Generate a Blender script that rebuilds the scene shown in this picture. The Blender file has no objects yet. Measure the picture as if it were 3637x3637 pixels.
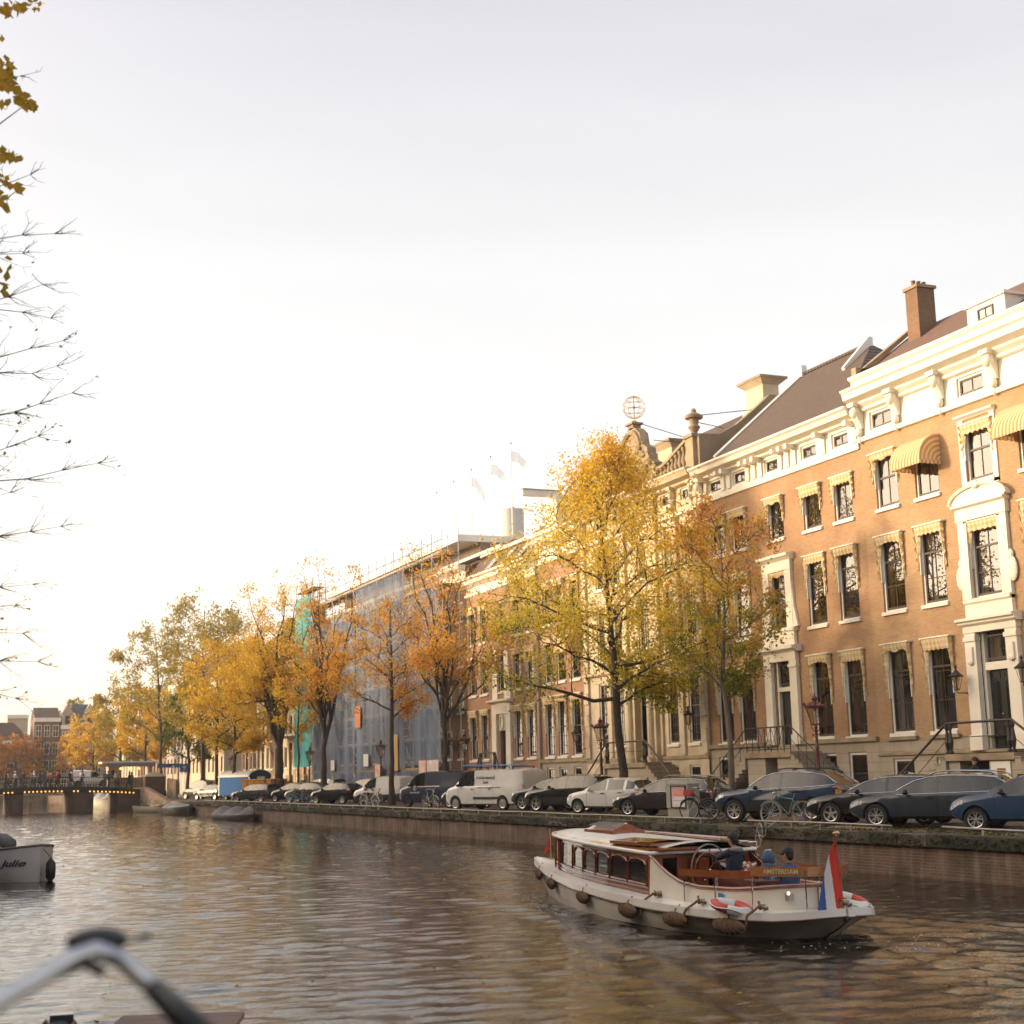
import bpy, bmesh, math, random
import numpy as np
from mathutils import Vector, Matrix
from math import sin, cos, pi, radians, atan2, sqrt

S = bpy.context.scene
COL = S.collection
rnd = random.Random(11)

# ------------------------------------------------------------------ camera
YAW, PITCH, ROLL, CZ = radians(22.7), radians(10.3), radians(1.25), 1.6
fw = Vector((sin(YAW) * cos(PITCH), cos(YAW) * cos(PITCH), sin(PITCH)))
r0 = Vector((cos(YAW), -sin(YAW), 0)); u0 = r0.cross(fw)
rt = r0 * cos(ROLL) - u0 * sin(ROLL); up = r0 * sin(ROLL) + u0 * cos(ROLL)
cd = bpy.data.cameras.new("camera"); cam = bpy.data.objects.new("camera", cd); COL.objects.link(cam)
M = Matrix((rt, up, -fw)).transposed().to_4x4(); M.translation = Vector((0, 0, CZ)); cam.matrix_world = M
cd.sensor_width = cd.sensor_height = 56.0; cd.sensor_fit = 'HORIZONTAL'
cd.lens = 56.0 * 5150 / 3637
cd.clip_end = 3000; cd.clip_start = .1
cd.dof.use_dof = True; cd.dof.focus_distance = 34; cd.dof.aperture_fstop = 2.8
S.camera = cam

# ------------------------------------------------------------------ sky, sun, exposure
SUN_EL, SUN_AZ = radians(10.5), radians(-62)          # azimuth from +Y towards +X
sd = Vector((sin(SUN_AZ) * cos(SUN_EL), cos(SUN_AZ) * cos(SUN_EL), sin(SUN_EL)))
W = bpy.data.worlds.new("World"); S.world = W; W.use_nodes = True
nt = W.node_tree; nt.nodes.clear(); N = nt.nodes.new; Lk = nt.links.new
out = N("ShaderNodeOutputWorld")
sky = N("ShaderNodeTexSky"); sky.sky_type = 'NISHITA'; sky.sun_disc = False
sky.sun_elevation = SUN_EL; sky.sun_rotation = SUN_AZ; sky.air_density = 1.2; sky.dust_density = 4; sky.ozone_density = 1.0
bg1 = N("ShaderNodeBackground"); bg1.inputs[1].default_value = .05; Lk(sky.outputs[0], bg1.inputs[0])
# thin bright high cloud in front of the clear sky
tc = N("ShaderNodeTexCoord"); sep = N("ShaderNodeSeparateXYZ"); Lk(tc.outputs['Generated'], sep.inputs[0])
ramp = N("ShaderNodeValToRGB"); Lk(sep.outputs[2], ramp.inputs[0])
e = ramp.color_ramp.elements
e[0].position = 0.0; e[0].color = (1.15, .92, .72, 1)
e[1].position = 1.0; e[1].color = (.36, .42, .54, 1)
for p, c in ((.05, (1.05, .90, .73)), (.12, (1.08, .98, .87)), (.20, (.90, .85, .815)), (.28, (.78, .755, .74)), (.36, (.68, .66, .655)), (.5, (.575, .552, .578))):
    q = e.new(p); q.color = (*c, 1)
mp = N("ShaderNodeMapping"); mp.inputs['Scale'].default_value = (1.2, 1.2, 7); Lk(tc.outputs['Generated'], mp.inputs[0])
nz = N("ShaderNodeTexNoise"); nz.inputs['Scale'].default_value = 1.6; nz.inputs['Detail'].default_value = 5; Lk(mp.outputs[0], nz.inputs[0])
mr = N("ShaderNodeMapRange"); mr.inputs[1].default_value = .3; mr.inputs[2].default_value = .7
mr.inputs[3].default_value = .95; mr.inputs[4].default_value = 1.045; Lk(nz.outputs[0], mr.inputs[0])
mul = N("ShaderNodeVectorMath"); mul.operation = 'SCALE'; Lk(ramp.outputs[0], mul.inputs[0]); Lk(mr.outputs[0], mul.inputs['Scale'])
bg2 = N("ShaderNodeBackground"); bg2.inputs[1].default_value = 1.0; Lk(mul.outputs[0], bg2.inputs[0])
# bright haze round the low sun
dot = N("ShaderNodeVectorMath"); dot.operation = 'DOT_PRODUCT'; Lk(tc.outputs['Generated'], dot.inputs[0]); dot.inputs[1].default_value = sd
mx = N("ShaderNodeMath"); mx.operation = 'MAXIMUM'; Lk(dot.outputs['Value'], mx.inputs[0]); mx.inputs[1].default_value = 0
pw = N("ShaderNodeMath"); pw.operation = 'POWER'; Lk(mx.outputs[0], pw.inputs[0]); pw.inputs[1].default_value = 6
bg3 = N("ShaderNodeBackground"); bg3.inputs[0].default_value = (1, .76, .50, 1)
ms = N("ShaderNodeMath"); ms.operation = 'MULTIPLY'; Lk(pw.outputs[0], ms.inputs[0]); ms.inputs[1].default_value = 5.0; Lk(ms.outputs[0], bg3.inputs[1])
a1 = N("ShaderNodeAddShader"); a2 = N("ShaderNodeAddShader")
Lk(bg1.outputs[0], a1.inputs[0]); Lk(bg2.outputs[0], a1.inputs[1]); Lk(a1.outputs[0], a2.inputs[0]); Lk(bg3.outputs[0], a2.inputs[1])
Lk(a2.outputs[0], out.inputs[0])
W.cycles.sampling_method = 'MANUAL'; W.cycles.sample_map_resolution = 512

sl = bpy.data.lights.new("sun", 'SUN'); sun = bpy.data.objects.new("sun", sl); COL.objects.link(sun)
sl.energy = 3.9; sl.angle = radians(6); sl.color = (1, .74, .46)
sun.rotation_euler = sd.to_track_quat('Z', 'Y').to_euler()
S.view_settings.view_transform = 'Standard'; S.view_settings.look = 'None'
S.view_settings.exposure = 0.31; S.view_settings.gamma = 1
C = S.cycles
C.use_denoising = True; C.max_bounces = 6; C.diffuse_bounces = 3; C.glossy_bounces = 3; C.transmission_bounces = 4
C.transparent_max_bounces = 12; C.caustics_reflective = False; C.caustics_refractive = False
C.sample_clamp_indirect = 4; C.use_adaptive_sampling = True; C.adaptive_threshold = .02
C.volume_bounces = 0; C.volume_step_rate = 4

# ------------------------------------------------------------------ materials
MAT = {}
def newmat(name):
    m = bpy.data.materials.new(name); m.use_nodes = True; m.node_tree.nodes.clear()
    return m, m.node_tree.nodes.new, m.node_tree.links.new

def mat(name, col, rough=.7, var=.12, vs=2.5, metal=0, bump=0, bs=25, coat=0, spec=.5, stretch=None, col2=None, em=0, alpha=1):
    if name in MAT: return MAT[name]
    m, N, L = newmat(name)
    o = N("ShaderNodeOutputMaterial"); b = N("ShaderNodeBsdfPrincipled"); L(b.outputs[0], o.inputs[0])
    tc = N("ShaderNodeTexCoord"); n = N("ShaderNodeTexNoise"); n.inputs['Scale'].default_value = vs; n.inputs['Detail'].default_value = 5
    if stretch:
        mp = N("ShaderNodeMapping"); mp.inputs['Scale'].default_value = stretch; L(tc.outputs['Object'], mp.inputs[0]); L(mp.outputs[0], n.inputs[0])
    else: L(tc.outputs['Object'], n.inputs[0])
    r = N("ShaderNodeMapRange"); r.inputs[1].default_value = .3; r.inputs[2].default_value = .7; L(n.outputs[0], r.inputs[0])
    mix = N("ShaderNodeMix"); mix.data_type = 'RGBA'; L(r.outputs[0], mix.inputs[0])
    c2 = col2 or tuple(min(1, c * (1 + var)) for c in col); c1 = col if col2 else tuple(c * (1 - var) for c in col)
    mix.inputs[6].default_value = (*c1, 1); mix.inputs[7].default_value = (*c2, 1)
    L(mix.outputs[2], b.inputs['Base Color'])
    b.inputs['Roughness'].default_value = rough; b.inputs['Metallic'].default_value = metal
    b.inputs['Coat Weight'].default_value = coat; b.inputs['Coat Roughness'].default_value = .04
    b.inputs['Specular IOR Level'].default_value = spec; b.inputs['Alpha'].default_value = alpha
    if em: L(mix.outputs[2], b.inputs['Emission Color']); b.inputs['Emission Strength'].default_value = em
    if bump:
        n2 = N("ShaderNodeTexNoise"); n2.inputs['Scale'].default_value = bs; n2.inputs['Detail'].default_value = 4; L(tc.outputs['Object'], n2.inputs[0])
        bp = N("ShaderNodeBump"); bp.inputs['Strength'].default_value = bump; bp.inputs['Distance'].default_value = .02
        L(n2.outputs[0], bp.inputs['Height']); L(bp.outputs[0], b.inputs['Normal'])
    MAT[name] = m; return m

def brick(name, c1, c2, mortar, bw=.22, bh=.066, ms=.011, stain=(.6, .5, .42), stainamt=.25, rough=.85, off=.5, vs=.5, bump=.35, streak=0):
    if name in MAT: return MAT[name]
    m, N, L = newmat(name)
    o = N("ShaderNodeOutputMaterial"); b = N("ShaderNodeBsdfPrincipled"); L(b.outputs[0], o.inputs[0])
    tc = N("ShaderNodeTexCoord"); s = N("ShaderNodeSeparateXYZ"); L(tc.outputs['Object'], s.inputs[0])
    ad = N("ShaderNodeMath"); L(s.outputs[0], ad.inputs[0]); L(s.outputs[1], ad.inputs[1])
    cb = N("ShaderNodeCombineXYZ"); L(ad.outputs[0], cb.inputs[0]); L(s.outputs[2], cb.inputs[1])
    t = N("ShaderNodeTexBrick"); L(cb.outputs[0], t.inputs[0]); t.offset = off
    t.inputs['Scale'].default_value = 1; t.inputs['Brick Width'].default_value = bw; t.inputs['Row Height'].default_value = bh
    t.inputs['Mortar Size'].default_value = ms; t.inputs['Mortar Smooth'].default_value = .3; t.inputs['Bias'].default_value = -.2
    t.inputs['Color1'].default_value = (*c1, 1); t.inputs['Color2'].default_value = (*c2, 1); t.inputs['Mortar'].default_value = (*mortar, 1)
    n = N("ShaderNodeTexNoise"); n.inputs['Scale'].default_value = vs; n.inputs['Detail'].default_value = 6; L(tc.outputs['Object'], n.inputs[0])
    r = N("ShaderNodeMapRange"); r.inputs[1].default_value = .42; r.inputs[2].default_value = .75; r.inputs[4].default_value = stainamt * 2; L(n.outputs[0], r.inputs[0])
    mx = N("ShaderNodeMix"); mx.data_type = 'RGBA'; mx.blend_type = 'MULTIPLY'; L(r.outputs[0], mx.inputs[0]); L(t.outputs[0], mx.inputs[6]); mx.inputs[7].default_value = (*stain, 1)
    n3 = N("ShaderNodeTexNoise"); n3.inputs['Scale'].default_value = vs * 4.3; n3.inputs['Detail'].default_value = 4; mp3 = N("ShaderNodeMapping"); mp3.inputs['Scale'].default_value = (1, 1, .18 if streak else .8); L(tc.outputs['Object'], mp3.inputs[0]); L(mp3.outputs[0], n3.inputs[0])
    r3 = N("ShaderNodeMapRange"); r3.inputs[1].default_value = .52 if streak else .45; r3.inputs[2].default_value = .74; r3.inputs[4].default_value = streak or .22; L(n3.outputs[0], r3.inputs[0])
    m3 = N("ShaderNodeMix"); m3.data_type = 'RGBA'; L(r3.outputs[0], m3.inputs[0]); L(mx.outputs[2], m3.inputs[6]); m3.inputs[7].default_value = (*([.30, .27, .23] if streak else [c * .78 for c in c2]), 1)
    L(m3.outputs[2], b.inputs['Base Color']); b.inputs['Roughness'].default_value = rough
    bp = N("ShaderNodeBump"); bp.inputs['Strength'].default_value = bump; bp.inputs['Distance'].default_value = .01; bp.invert = True
    L(t.outputs['Fac'], bp.inputs['Height']); L(bp.outputs[0], b.inputs['Normal'])
    MAT[name] = m; return m

def glassmat(name, tint=(.55, .55, .55), f0=.17):
    m, N, L = newmat(name)
    o = N("ShaderNodeOutputMaterial"); t = N("ShaderNodeBsdfTransparent"); t.inputs[0].default_value = (*tint, 1)
    g = N("ShaderNodeBsdfGlossy"); g.inputs['Roughness'].default_value = .015; g.inputs[0].default_value = (.95, .95, .95, 1)
    ge = N("ShaderNodeNewGeometry"); dt = N("ShaderNodeVectorMath"); dt.operation = 'DOT_PRODUCT'; L(ge.outputs['Normal'], dt.inputs[0]); L(ge.outputs['Incoming'], dt.inputs[1])
    ab = N("ShaderNodeMath"); ab.operation = 'ABSOLUTE'; L(dt.outputs['Value'], ab.inputs[0]); om = N("ShaderNodeMath"); om.operation = 'SUBTRACT'; om.inputs[0].default_value = 1; L(ab.outputs[0], om.inputs[1])
    p5 = N("ShaderNodeMath"); p5.operation = 'POWER'; L(om.outputs[0], p5.inputs[0]); p5.inputs[1].default_value = 4; f = N("ShaderNodeMath"); f.operation = 'MULTIPLY_ADD'; L(p5.outputs[0], f.inputs[0]); f.inputs[1].default_value = 1 - f0; f.inputs[2].default_value = f0
    tc = N("ShaderNodeTexCoord"); n = N("ShaderNodeTexNoise"); n.inputs['Scale'].default_value = 1.3; L(tc.outputs['Object'], n.inputs[0])
    bp = N("ShaderNodeBump"); bp.inputs['Strength'].default_value = .05; bp.inputs['Distance'].default_value = .01; L(n.outputs[0], bp.inputs['Height'])
    L(bp.outputs[0], g.inputs['Normal'])
    x = N("ShaderNodeMixShader"); L(f.outputs[0], x.inputs[0]); L(t.outputs[0], x.inputs[1]); L(g.outputs[0], x.inputs[2]); L(x.outputs[0], o.inputs[0])
    MAT[name] = m; return m

def leafmat(name, cols, vs=.22, grad=(0, 0, 0), gofs=0., spread=.55, trans=.45):
    """cols: list of (pos, colour) over a factor made of per-leaf chance, clump noise and a slow drift through the crown"""
    m, N, L = newmat(name)
    o = N("ShaderNodeOutputMaterial"); g = N("ShaderNodeNewGeometry"); tc = N("ShaderNodeTexCoord")
    n = N("ShaderNodeTexNoise"); n.inputs['Scale'].default_value = vs * 4; n.inputs['Detail'].default_value = 3; L(tc.outputs['Object'], n.inputs[0])
    r = N("ShaderNodeMapRange"); r.inputs[1].default_value = .3; r.inputs[2].default_value = .7; L(n.outputs[0], r.inputs[0])
    a = N("ShaderNodeMath"); a.operation = 'MULTIPLY'; L(g.outputs['Random Per Island'], a.inputs[0]); a.inputs[1].default_value = spread
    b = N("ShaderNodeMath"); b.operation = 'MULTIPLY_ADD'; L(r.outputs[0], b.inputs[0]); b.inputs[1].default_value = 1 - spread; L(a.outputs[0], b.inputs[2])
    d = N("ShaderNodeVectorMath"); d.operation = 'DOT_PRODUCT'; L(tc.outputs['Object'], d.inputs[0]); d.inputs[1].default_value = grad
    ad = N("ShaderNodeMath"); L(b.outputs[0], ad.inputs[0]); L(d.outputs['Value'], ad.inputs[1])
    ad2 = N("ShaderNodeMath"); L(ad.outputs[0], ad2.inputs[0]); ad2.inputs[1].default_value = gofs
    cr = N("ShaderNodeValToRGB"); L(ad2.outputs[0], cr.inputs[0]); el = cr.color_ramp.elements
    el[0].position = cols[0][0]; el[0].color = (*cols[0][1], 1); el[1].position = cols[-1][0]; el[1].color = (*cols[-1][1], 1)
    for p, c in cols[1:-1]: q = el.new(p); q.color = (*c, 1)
    df = N("ShaderNodeBsdfDiffuse"); tr = N("ShaderNodeBsdfTranslucent"); L(cr.outputs[0], df.inputs[0]); L(cr.outputs[0], tr.inputs[0])
    x = N("ShaderNodeMixShader"); x.inputs[0].default_value = trans; L(df.outputs[0], x.inputs[1]); L(tr.outputs[0], x.inputs[2]); L(x.outputs[0], o.inputs[0])
    MAT[name] = m; return m

def checkmat(name, c1, c2, size=.13, vertical_only=False):
    """woven stripes: gingham on drapes, plain stripes on the opened awnings"""
    m, N, L = newmat(name)
    o = N("ShaderNodeOutputMaterial"); b = N("ShaderNodeBsdfPrincipled"); b.inputs['Roughness'].default_value = .9
    tc = N("ShaderNodeTexCoord"); s = N("ShaderNodeSeparateXYZ"); L(tc.outputs['Object'], s.inputs[0])
    ad = N("ShaderNodeMath"); L(s.outputs[0], ad.inputs[0]); L(s.outputs[1], ad.inputs[1])
    def stripe(src):
        q = N("ShaderNodeMath"); q.operation = 'MULTIPLY'; L(src, q.inputs[0]); q.inputs[1].default_value = pi / size
        w = N("ShaderNodeMath"); w.operation = 'SINE'; L(q.outputs[0], w.inputs[0])
        k = N("ShaderNodeMapRange"); k.inputs[1].default_value = -.15; k.inputs[2].default_value = .15; L(w.outputs[0], k.inputs[0]); return k.outputs[0]
    a = stripe(ad.outputs[0])
    if vertical_only: f = a
    else:
        z = stripe(s.outputs[2]); h = N("ShaderNodeMath"); L(a, h.inputs[0]); L(z, h.inputs[1])
        k = N("ShaderNodeMath"); k.operation = 'MULTIPLY'; L(h.outputs[0], k.inputs[0]); k.inputs[1].default_value = .5; f = k.outputs[0]
    mx = N("ShaderNodeMix"); mx.data_type = 'RGBA'; L(f, mx.inputs[0]); mx.inputs[6].default_value = (*c1, 1); mx.inputs[7].default_value = (*c2, 1)
    L(mx.outputs[2], b.inputs['Base Color'])
    tr = N("ShaderNodeBsdfTranslucent"); L(mx.outputs[2], tr.inputs[0]); x = N("ShaderNodeMixShader"); x.inputs[0].default_value = .2
    L(b.outputs[0], x.inputs[1]); L(tr.outputs[0], x.inputs[2]); L(x.outputs[0], o.inputs[0])
    MAT[name] = m; return m

# ------------------------------------------------------------------ mesh helpers
class MB:
    def __init__(s): s.v = []; s.f = []; s.m = []; s.mats = []; s.T = None
    def mi(s, m):
        if m not in s.mats: s.mats.append(m)
        return s.mats.index(m)
    def add(s, vs, fs, m):
        k = len(s.v); i = s.mi(m)
        if s.T is not None: vs = [s.T @ Vector(p) for p in vs]
        s.v.extend([tuple(p) for p in vs])
        for f in fs: s.f.append([k + q for q in f]); s.m.append(i)
        return s
    def box(s, x0, x1, y0, y1, z0, z1, m):
        if x0 > x1: x0, x1 = x1, x0
        if y0 > y1: y0, y1 = y1, y0
        if z0 > z1: z0, z1 = z1, z0
        return s.add([(x0, y0, z0), (x1, y0, z0), (x1, y1, z0), (x0, y1, z0), (x0, y0, z1), (x1, y0, z1), (x1, y1, z1), (x0, y1, z1)],
              [(3, 2, 1, 0), (4, 5, 6, 7), (0, 1, 5, 4), (1, 2, 6, 5), (2, 3, 7, 6), (3, 0, 4, 7)], m)
    def quad(s, a, b, c, d, m): return s.add([a, b, c, d], [(0, 1, 2, 3)], m)
    def poly(s, pts, m): return s.add(pts, [tuple(range(len(pts)))], m)
    def tube(s, pts, r, m, n=6, closed=False, cap=True):
        P = [Vector(p) for p in pts]; K = len(P); rr = r if isinstance(r, (list, tuple)) else [r] * K
        vs = []; prev = None
        for i, p in enumerate(P):
            if closed: t = (P[(i + 1) % K] - P[i - 1])
            else: t = (P[min(i + 1, K - 1)] - P[max(i - 1, 0)])
            if t.length < 1e-9: t = Vector((0, 0, 1))
            t.normalize()
            if prev is None:
                a = Vector((0, 0, 1)) if abs(t.z) < .9 else Vector((1, 0, 0)); a = (a - t * a.dot(t)).normalized()
            else: a = (prev - t * prev.dot(t)).normalized()
            prev = a; b = t.cross(a)
            for j in range(n):
                q = 2 * pi * j / n; vs.append(p + (a * cos(q) + b * sin(q)) * rr[i])
        fs = []
        for i in range(K if closed else K - 1):
            for j in range(n):
                i2 = (i + 1) % K; fs.append((i * n + j, i * n + (j + 1) % n, i2 * n + (j + 1) % n, i2 * n + j))
        if cap and not closed: fs.append(tuple(range(n))[::-1]); fs.append(tuple((K - 1) * n + j for j in range(n)))
        return s.add(vs, fs, m)
    def lathe(s, prof, c, m, n=12, axis='z', cap=True):
        """prof: list of (radius, height) along the axis"""
        vs = []; c = Vector(c)
        for r, h in prof:
            for j in range(n):
                q = 2 * pi * j / n; a, b = r * cos(q), r * sin(q)
                vs.append(c + Vector((a, b, h) if axis == 'z' else ((a, h, b) if axis == 'y' else (h, a, b))))
        K = len(prof); fs = [(i * n + j, i * n + (j + 1) % n, (i + 1) * n + (j + 1) % n, (i + 1) * n + j) for i in range(K - 1) for j in range(n)]
        if cap: fs.append(tuple(range(n))[::-1]); fs.append(tuple((K - 1) * n + j for j in range(n)))
        return s.add(vs, fs, m)
    def ball(s, c, r, m, n=10, k=6):
        rx, ry, rz = r if isinstance(r, (tuple, list)) else (r, r, r)
        vs = [(c[0], c[1], c[2] - rz)]
        for i in range(1, k):
            a = -pi / 2 + pi * i / k
            for j in range(n): q = 2 * pi * j / n; vs.append((c[0] + rx * cos(a) * cos(q), c[1] + ry * cos(a) * sin(q), c[2] + rz * sin(a)))
        vs.append((c[0], c[1], c[2] + rz)); fs = []
        for j in range(n): fs.append((0, 1 + (j + 1) % n, 1 + j)); fs.append((len(vs) - 1, 1 + (k - 2) * n + j, 1 + (k - 2) * n + (j + 1) % n))
        for i in range(k - 2):
            for j in range(n): fs.append((1 + i * n + j, 1 + i * n + (j + 1) % n, 1 + (i + 1) * n + (j + 1) % n, 1 + (i + 1) * n + j))
        return s.add(vs, fs, m)
    def prism(s, pts, lo, hi, m, axis='y'):
        """pts: closed 2D outline; axis y -> (x,z) outline, axis x -> (y,z), axis z -> (x,y)"""
        def P(p, t): return (p[0], t, p[1]) if axis == 'y' else ((t, p[0], p[1]) if axis == 'x' else (p[0], p[1], t))
        n = len(pts); vs = [P(p, lo) for p in pts] + [P(p, hi) for p in pts]
        fs = [(i, (i + 1) % n, n + (i + 1) % n, n + i) for i in range(n)] + [tuple(range(n))[::-1], tuple(range(n, 2 * n))]
        return s.add(vs, fs, m)
    def grid(s, rows, m, close=False):
        """rows of points, all the same length"""
        n = len(rows[0]); vs = [p for r in rows for p in r]
        fs = [(i * n + j, i * n + (j + 1) % n, (i + 1) * n + (j + 1) % n, (i + 1) * n + j) for i in range(len(rows) - 1) for j in range(n if close else n - 1)]
        return s.add(vs, fs, m)
    def mesh(s, name, smooth=False, org=(0, 0, 0)):
        me = bpy.data.meshes.new(name)
        o = Vector(org); me.from_pydata([tuple(Vector(p) - o) for p in s.v], [], s.f)
        for m in s.mats: me.materials.append(m)
        me.polygons.foreach_set('material_index', s.m)
        bm = bmesh.new(); bm.from_mesh(me); bmesh.ops.recalc_face_normals(bm, faces=bm.faces); bm.to_mesh(me); bm.free()
        if smooth:
            me.polygons.foreach_set('use_smooth', [True] * len(me.polygons))
            if smooth is not True: me.set_sharp_from_angle(angle=radians(smooth))
        me.update(); return me
    def build(s, name, parent=None, smooth=False, world=True):
        org = WL[parent.name] if (parent is not None and world) else (0, 0, 0)
        return link(name, s.mesh(name, smooth, org), parent)

WL = {}                                   # world location of things that hold world-authored parts
def link(name, me, parent=None, loc=(0, 0, 0), rot=None):
    o = bpy.data.objects.new(name, me); COL.objects.link(o); o.location = loc
    if rot: o.rotation_euler = rot
    if parent is not None:
        o.parent = parent
        WL[o.name] = WL.get(parent.name, Vector((0, 0, 0))) + Vector(loc)
    else: WL[o.name] = Vector(loc)
    return o
def tag(o, label=None, cat=None, group=None, kind=None):
    if label: o['label'] = label
    if cat: o['category'] = cat
    if group: o['group'] = group
    if kind: o['kind'] = kind
    return o
def thing(name, label, cat, loc=(0, 0, 0), rz=0, group=None):
    o = bpy.data.objects.new(name, None); COL.objects.link(o); o.location = loc; o.rotation_euler = (0, 0, rz)
    o.empty_display_size = .3; WL[o.name] = Vector(loc)
    return tag(o, label, cat, group)
def structure(name, mb, smooth=False): return tag(mb.build(name, None, smooth), kind='structure')
def copy_tree(o, parent=None, loc=None, rz=None):
    c = o.copy(); COL.objects.link(c)
    if parent is not None: c.parent = parent
    if loc is not None: c.location = loc; WL[c.name] = Vector(loc)
    if rz is not None: c.rotation_euler = (0, 0, rz)
    for ch in list(o.children): copy_tree(ch, c)
    return c
def text_mb(txt, size, m, shear=0, bold=0.0, extr=.004):
    cu = bpy.data.curves.new("lettering", 'FONT'); cu.body = txt; cu.size = size; cu.extrude = extr; cu.align_x = 'CENTER'; cu.align_y = 'CENTER'
    cu.shear = shear; cu.offset = bold; cu.resolution_u = 3
    t = bpy.data.objects.new("lettering", cu); COL.objects.link(t); bpy.context.view_layer.update()
    me = bpy.data.meshes.new_from_object(t.evaluated_get(bpy.context.evaluated_depsgraph_get()))
    bpy.data.objects.remove(t); bpy.data.curves.remove(cu)
    mb = MB(); mb.add([tuple(v.co) for v in me.vertices], [tuple(p.vertices) for p in me.polygons], m); bpy.data.meshes.remove(me); return mb
def lerp(a, b, t): return a + (b - a) * t
def interp(x, pts):
    if x <= pts[0][0]: return pts[0][1]
    for (a, b), (c, d) in zip(pts, pts[1:]):
        if x <= c: return b + (d - b) * (x - a) / (c - a)
    return pts[-1][1]
# ------------------------------------------------------------------ shared materials
WHITE = mat('white_paint', (.78, .73, .62), .5, .06, 1.5)
WHITE2 = mat('clean_white_paint', (.76, .73, .66), .45, .05, 2)
STONE = mat('pale_sandstone', (.55, .46, .33), .8, .16, 1.3, bump=.3)
STONE_D = mat('weathered_sandstone', (.30, .23, .15), .85, .3, 1.5, bump=.5, bs=10)
HARD = brick('plinth_stone', (.42, .36, .28), (.35, .30, .235), (.26, .22, .17), bw=.95, bh=.36, ms=.012, stainamt=.3)
BR1 = brick('ochre_brick', (.46, .275, .135), (.35, .195, .09), (.44, .32, .20), stainamt=.2, ms=.014)
BR2 = brick('orange_brick', (.42, .24, .12), (.31, .165, .08), (.40, .28, .175), stainamt=.22, ms=.014)
BR4 = brick('red_orange_brick', (.39, .205, .12), (.32, .155, .09), (.34, .24, .16), stainamt=.14)
BRD = brick('dark_brown_brick', (.20, .11, .075), (.15, .08, .055), (.2, .16, .12), stainamt=.2)
BRQ = brick('quay_brick', (.17, .085, .055), (.10, .055, .04), (.15, .115, .09), bw=.24, bh=.075, ms=.016, stain=(.25, .27, .17), stainamt=.5, vs=.8, bump=.7, streak=.4)
BRCH = brick('chimney_brick', (.22, .125, .065), (.16, .085, .045), (.2, .14, .09), stainamt=.25)
DARK = mat('black_green_paint', (.018, .018, .016), .3, .2, 4, coat=.3)
IRON = mat('black_iron', (.02, .017, .015), .45, .2, 5)
MAROON = mat('maroon_iron', (.085, .018, .014), .45, .2, 5)
SASH = mat('dark_brown_sash', (.045, .03, .022), .4, .15, 3)
GLASS = glassmat('window_glass')
GLASSC = glassmat('car_glass', (.14, .16, .17), .075)
DRAPE = checkmat('gingham_awning_fabric', (.76, .68, .50), (.68, .46, .18), .10)
STRIPE = checkmat('striped_awning_fabric', (.74, .64, .46), (.66, .33, .09), .085, True)
CURT_R = mat('red_curtain', (.22, .04, .025), .9, .25, 1, stretch=(1, 8, .5))
CURT_W = mat('cream_curtain', (.40, .33, .24), .9, .2, 1, stretch=(1, 8, .5))
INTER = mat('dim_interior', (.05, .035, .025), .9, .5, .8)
METAL = mat('galvanised_steel', (.42, .41, .40), .35, .12, 4, metal=.8)
CHROME = mat('chrome', (.7, .68, .65), .12, .05, 3, metal=1)
RUBBER = mat('tyre_rubber', (.012, .012, .012), .8, .2, 8)
BLACK = mat('black_plastic', (.012, .012, .013), .5, .2, 5)
ZINC = mat('zinc_sheet', (.34, .34, .33), .5, .1, 1.2)
SKIN = mat('skin', (.40, .22, .15), .55, .08, 8)
BARK = mat('bark', (.055, .040, .028), .9, .35, 6, bump=.8, bs=14, stretch=(1, 1, .35))
BARKP = mat('pale_bark', (.13, .10, .07), .9, .35, 5, bump=.6, bs=14, stretch=(1, 1, .35))

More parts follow.
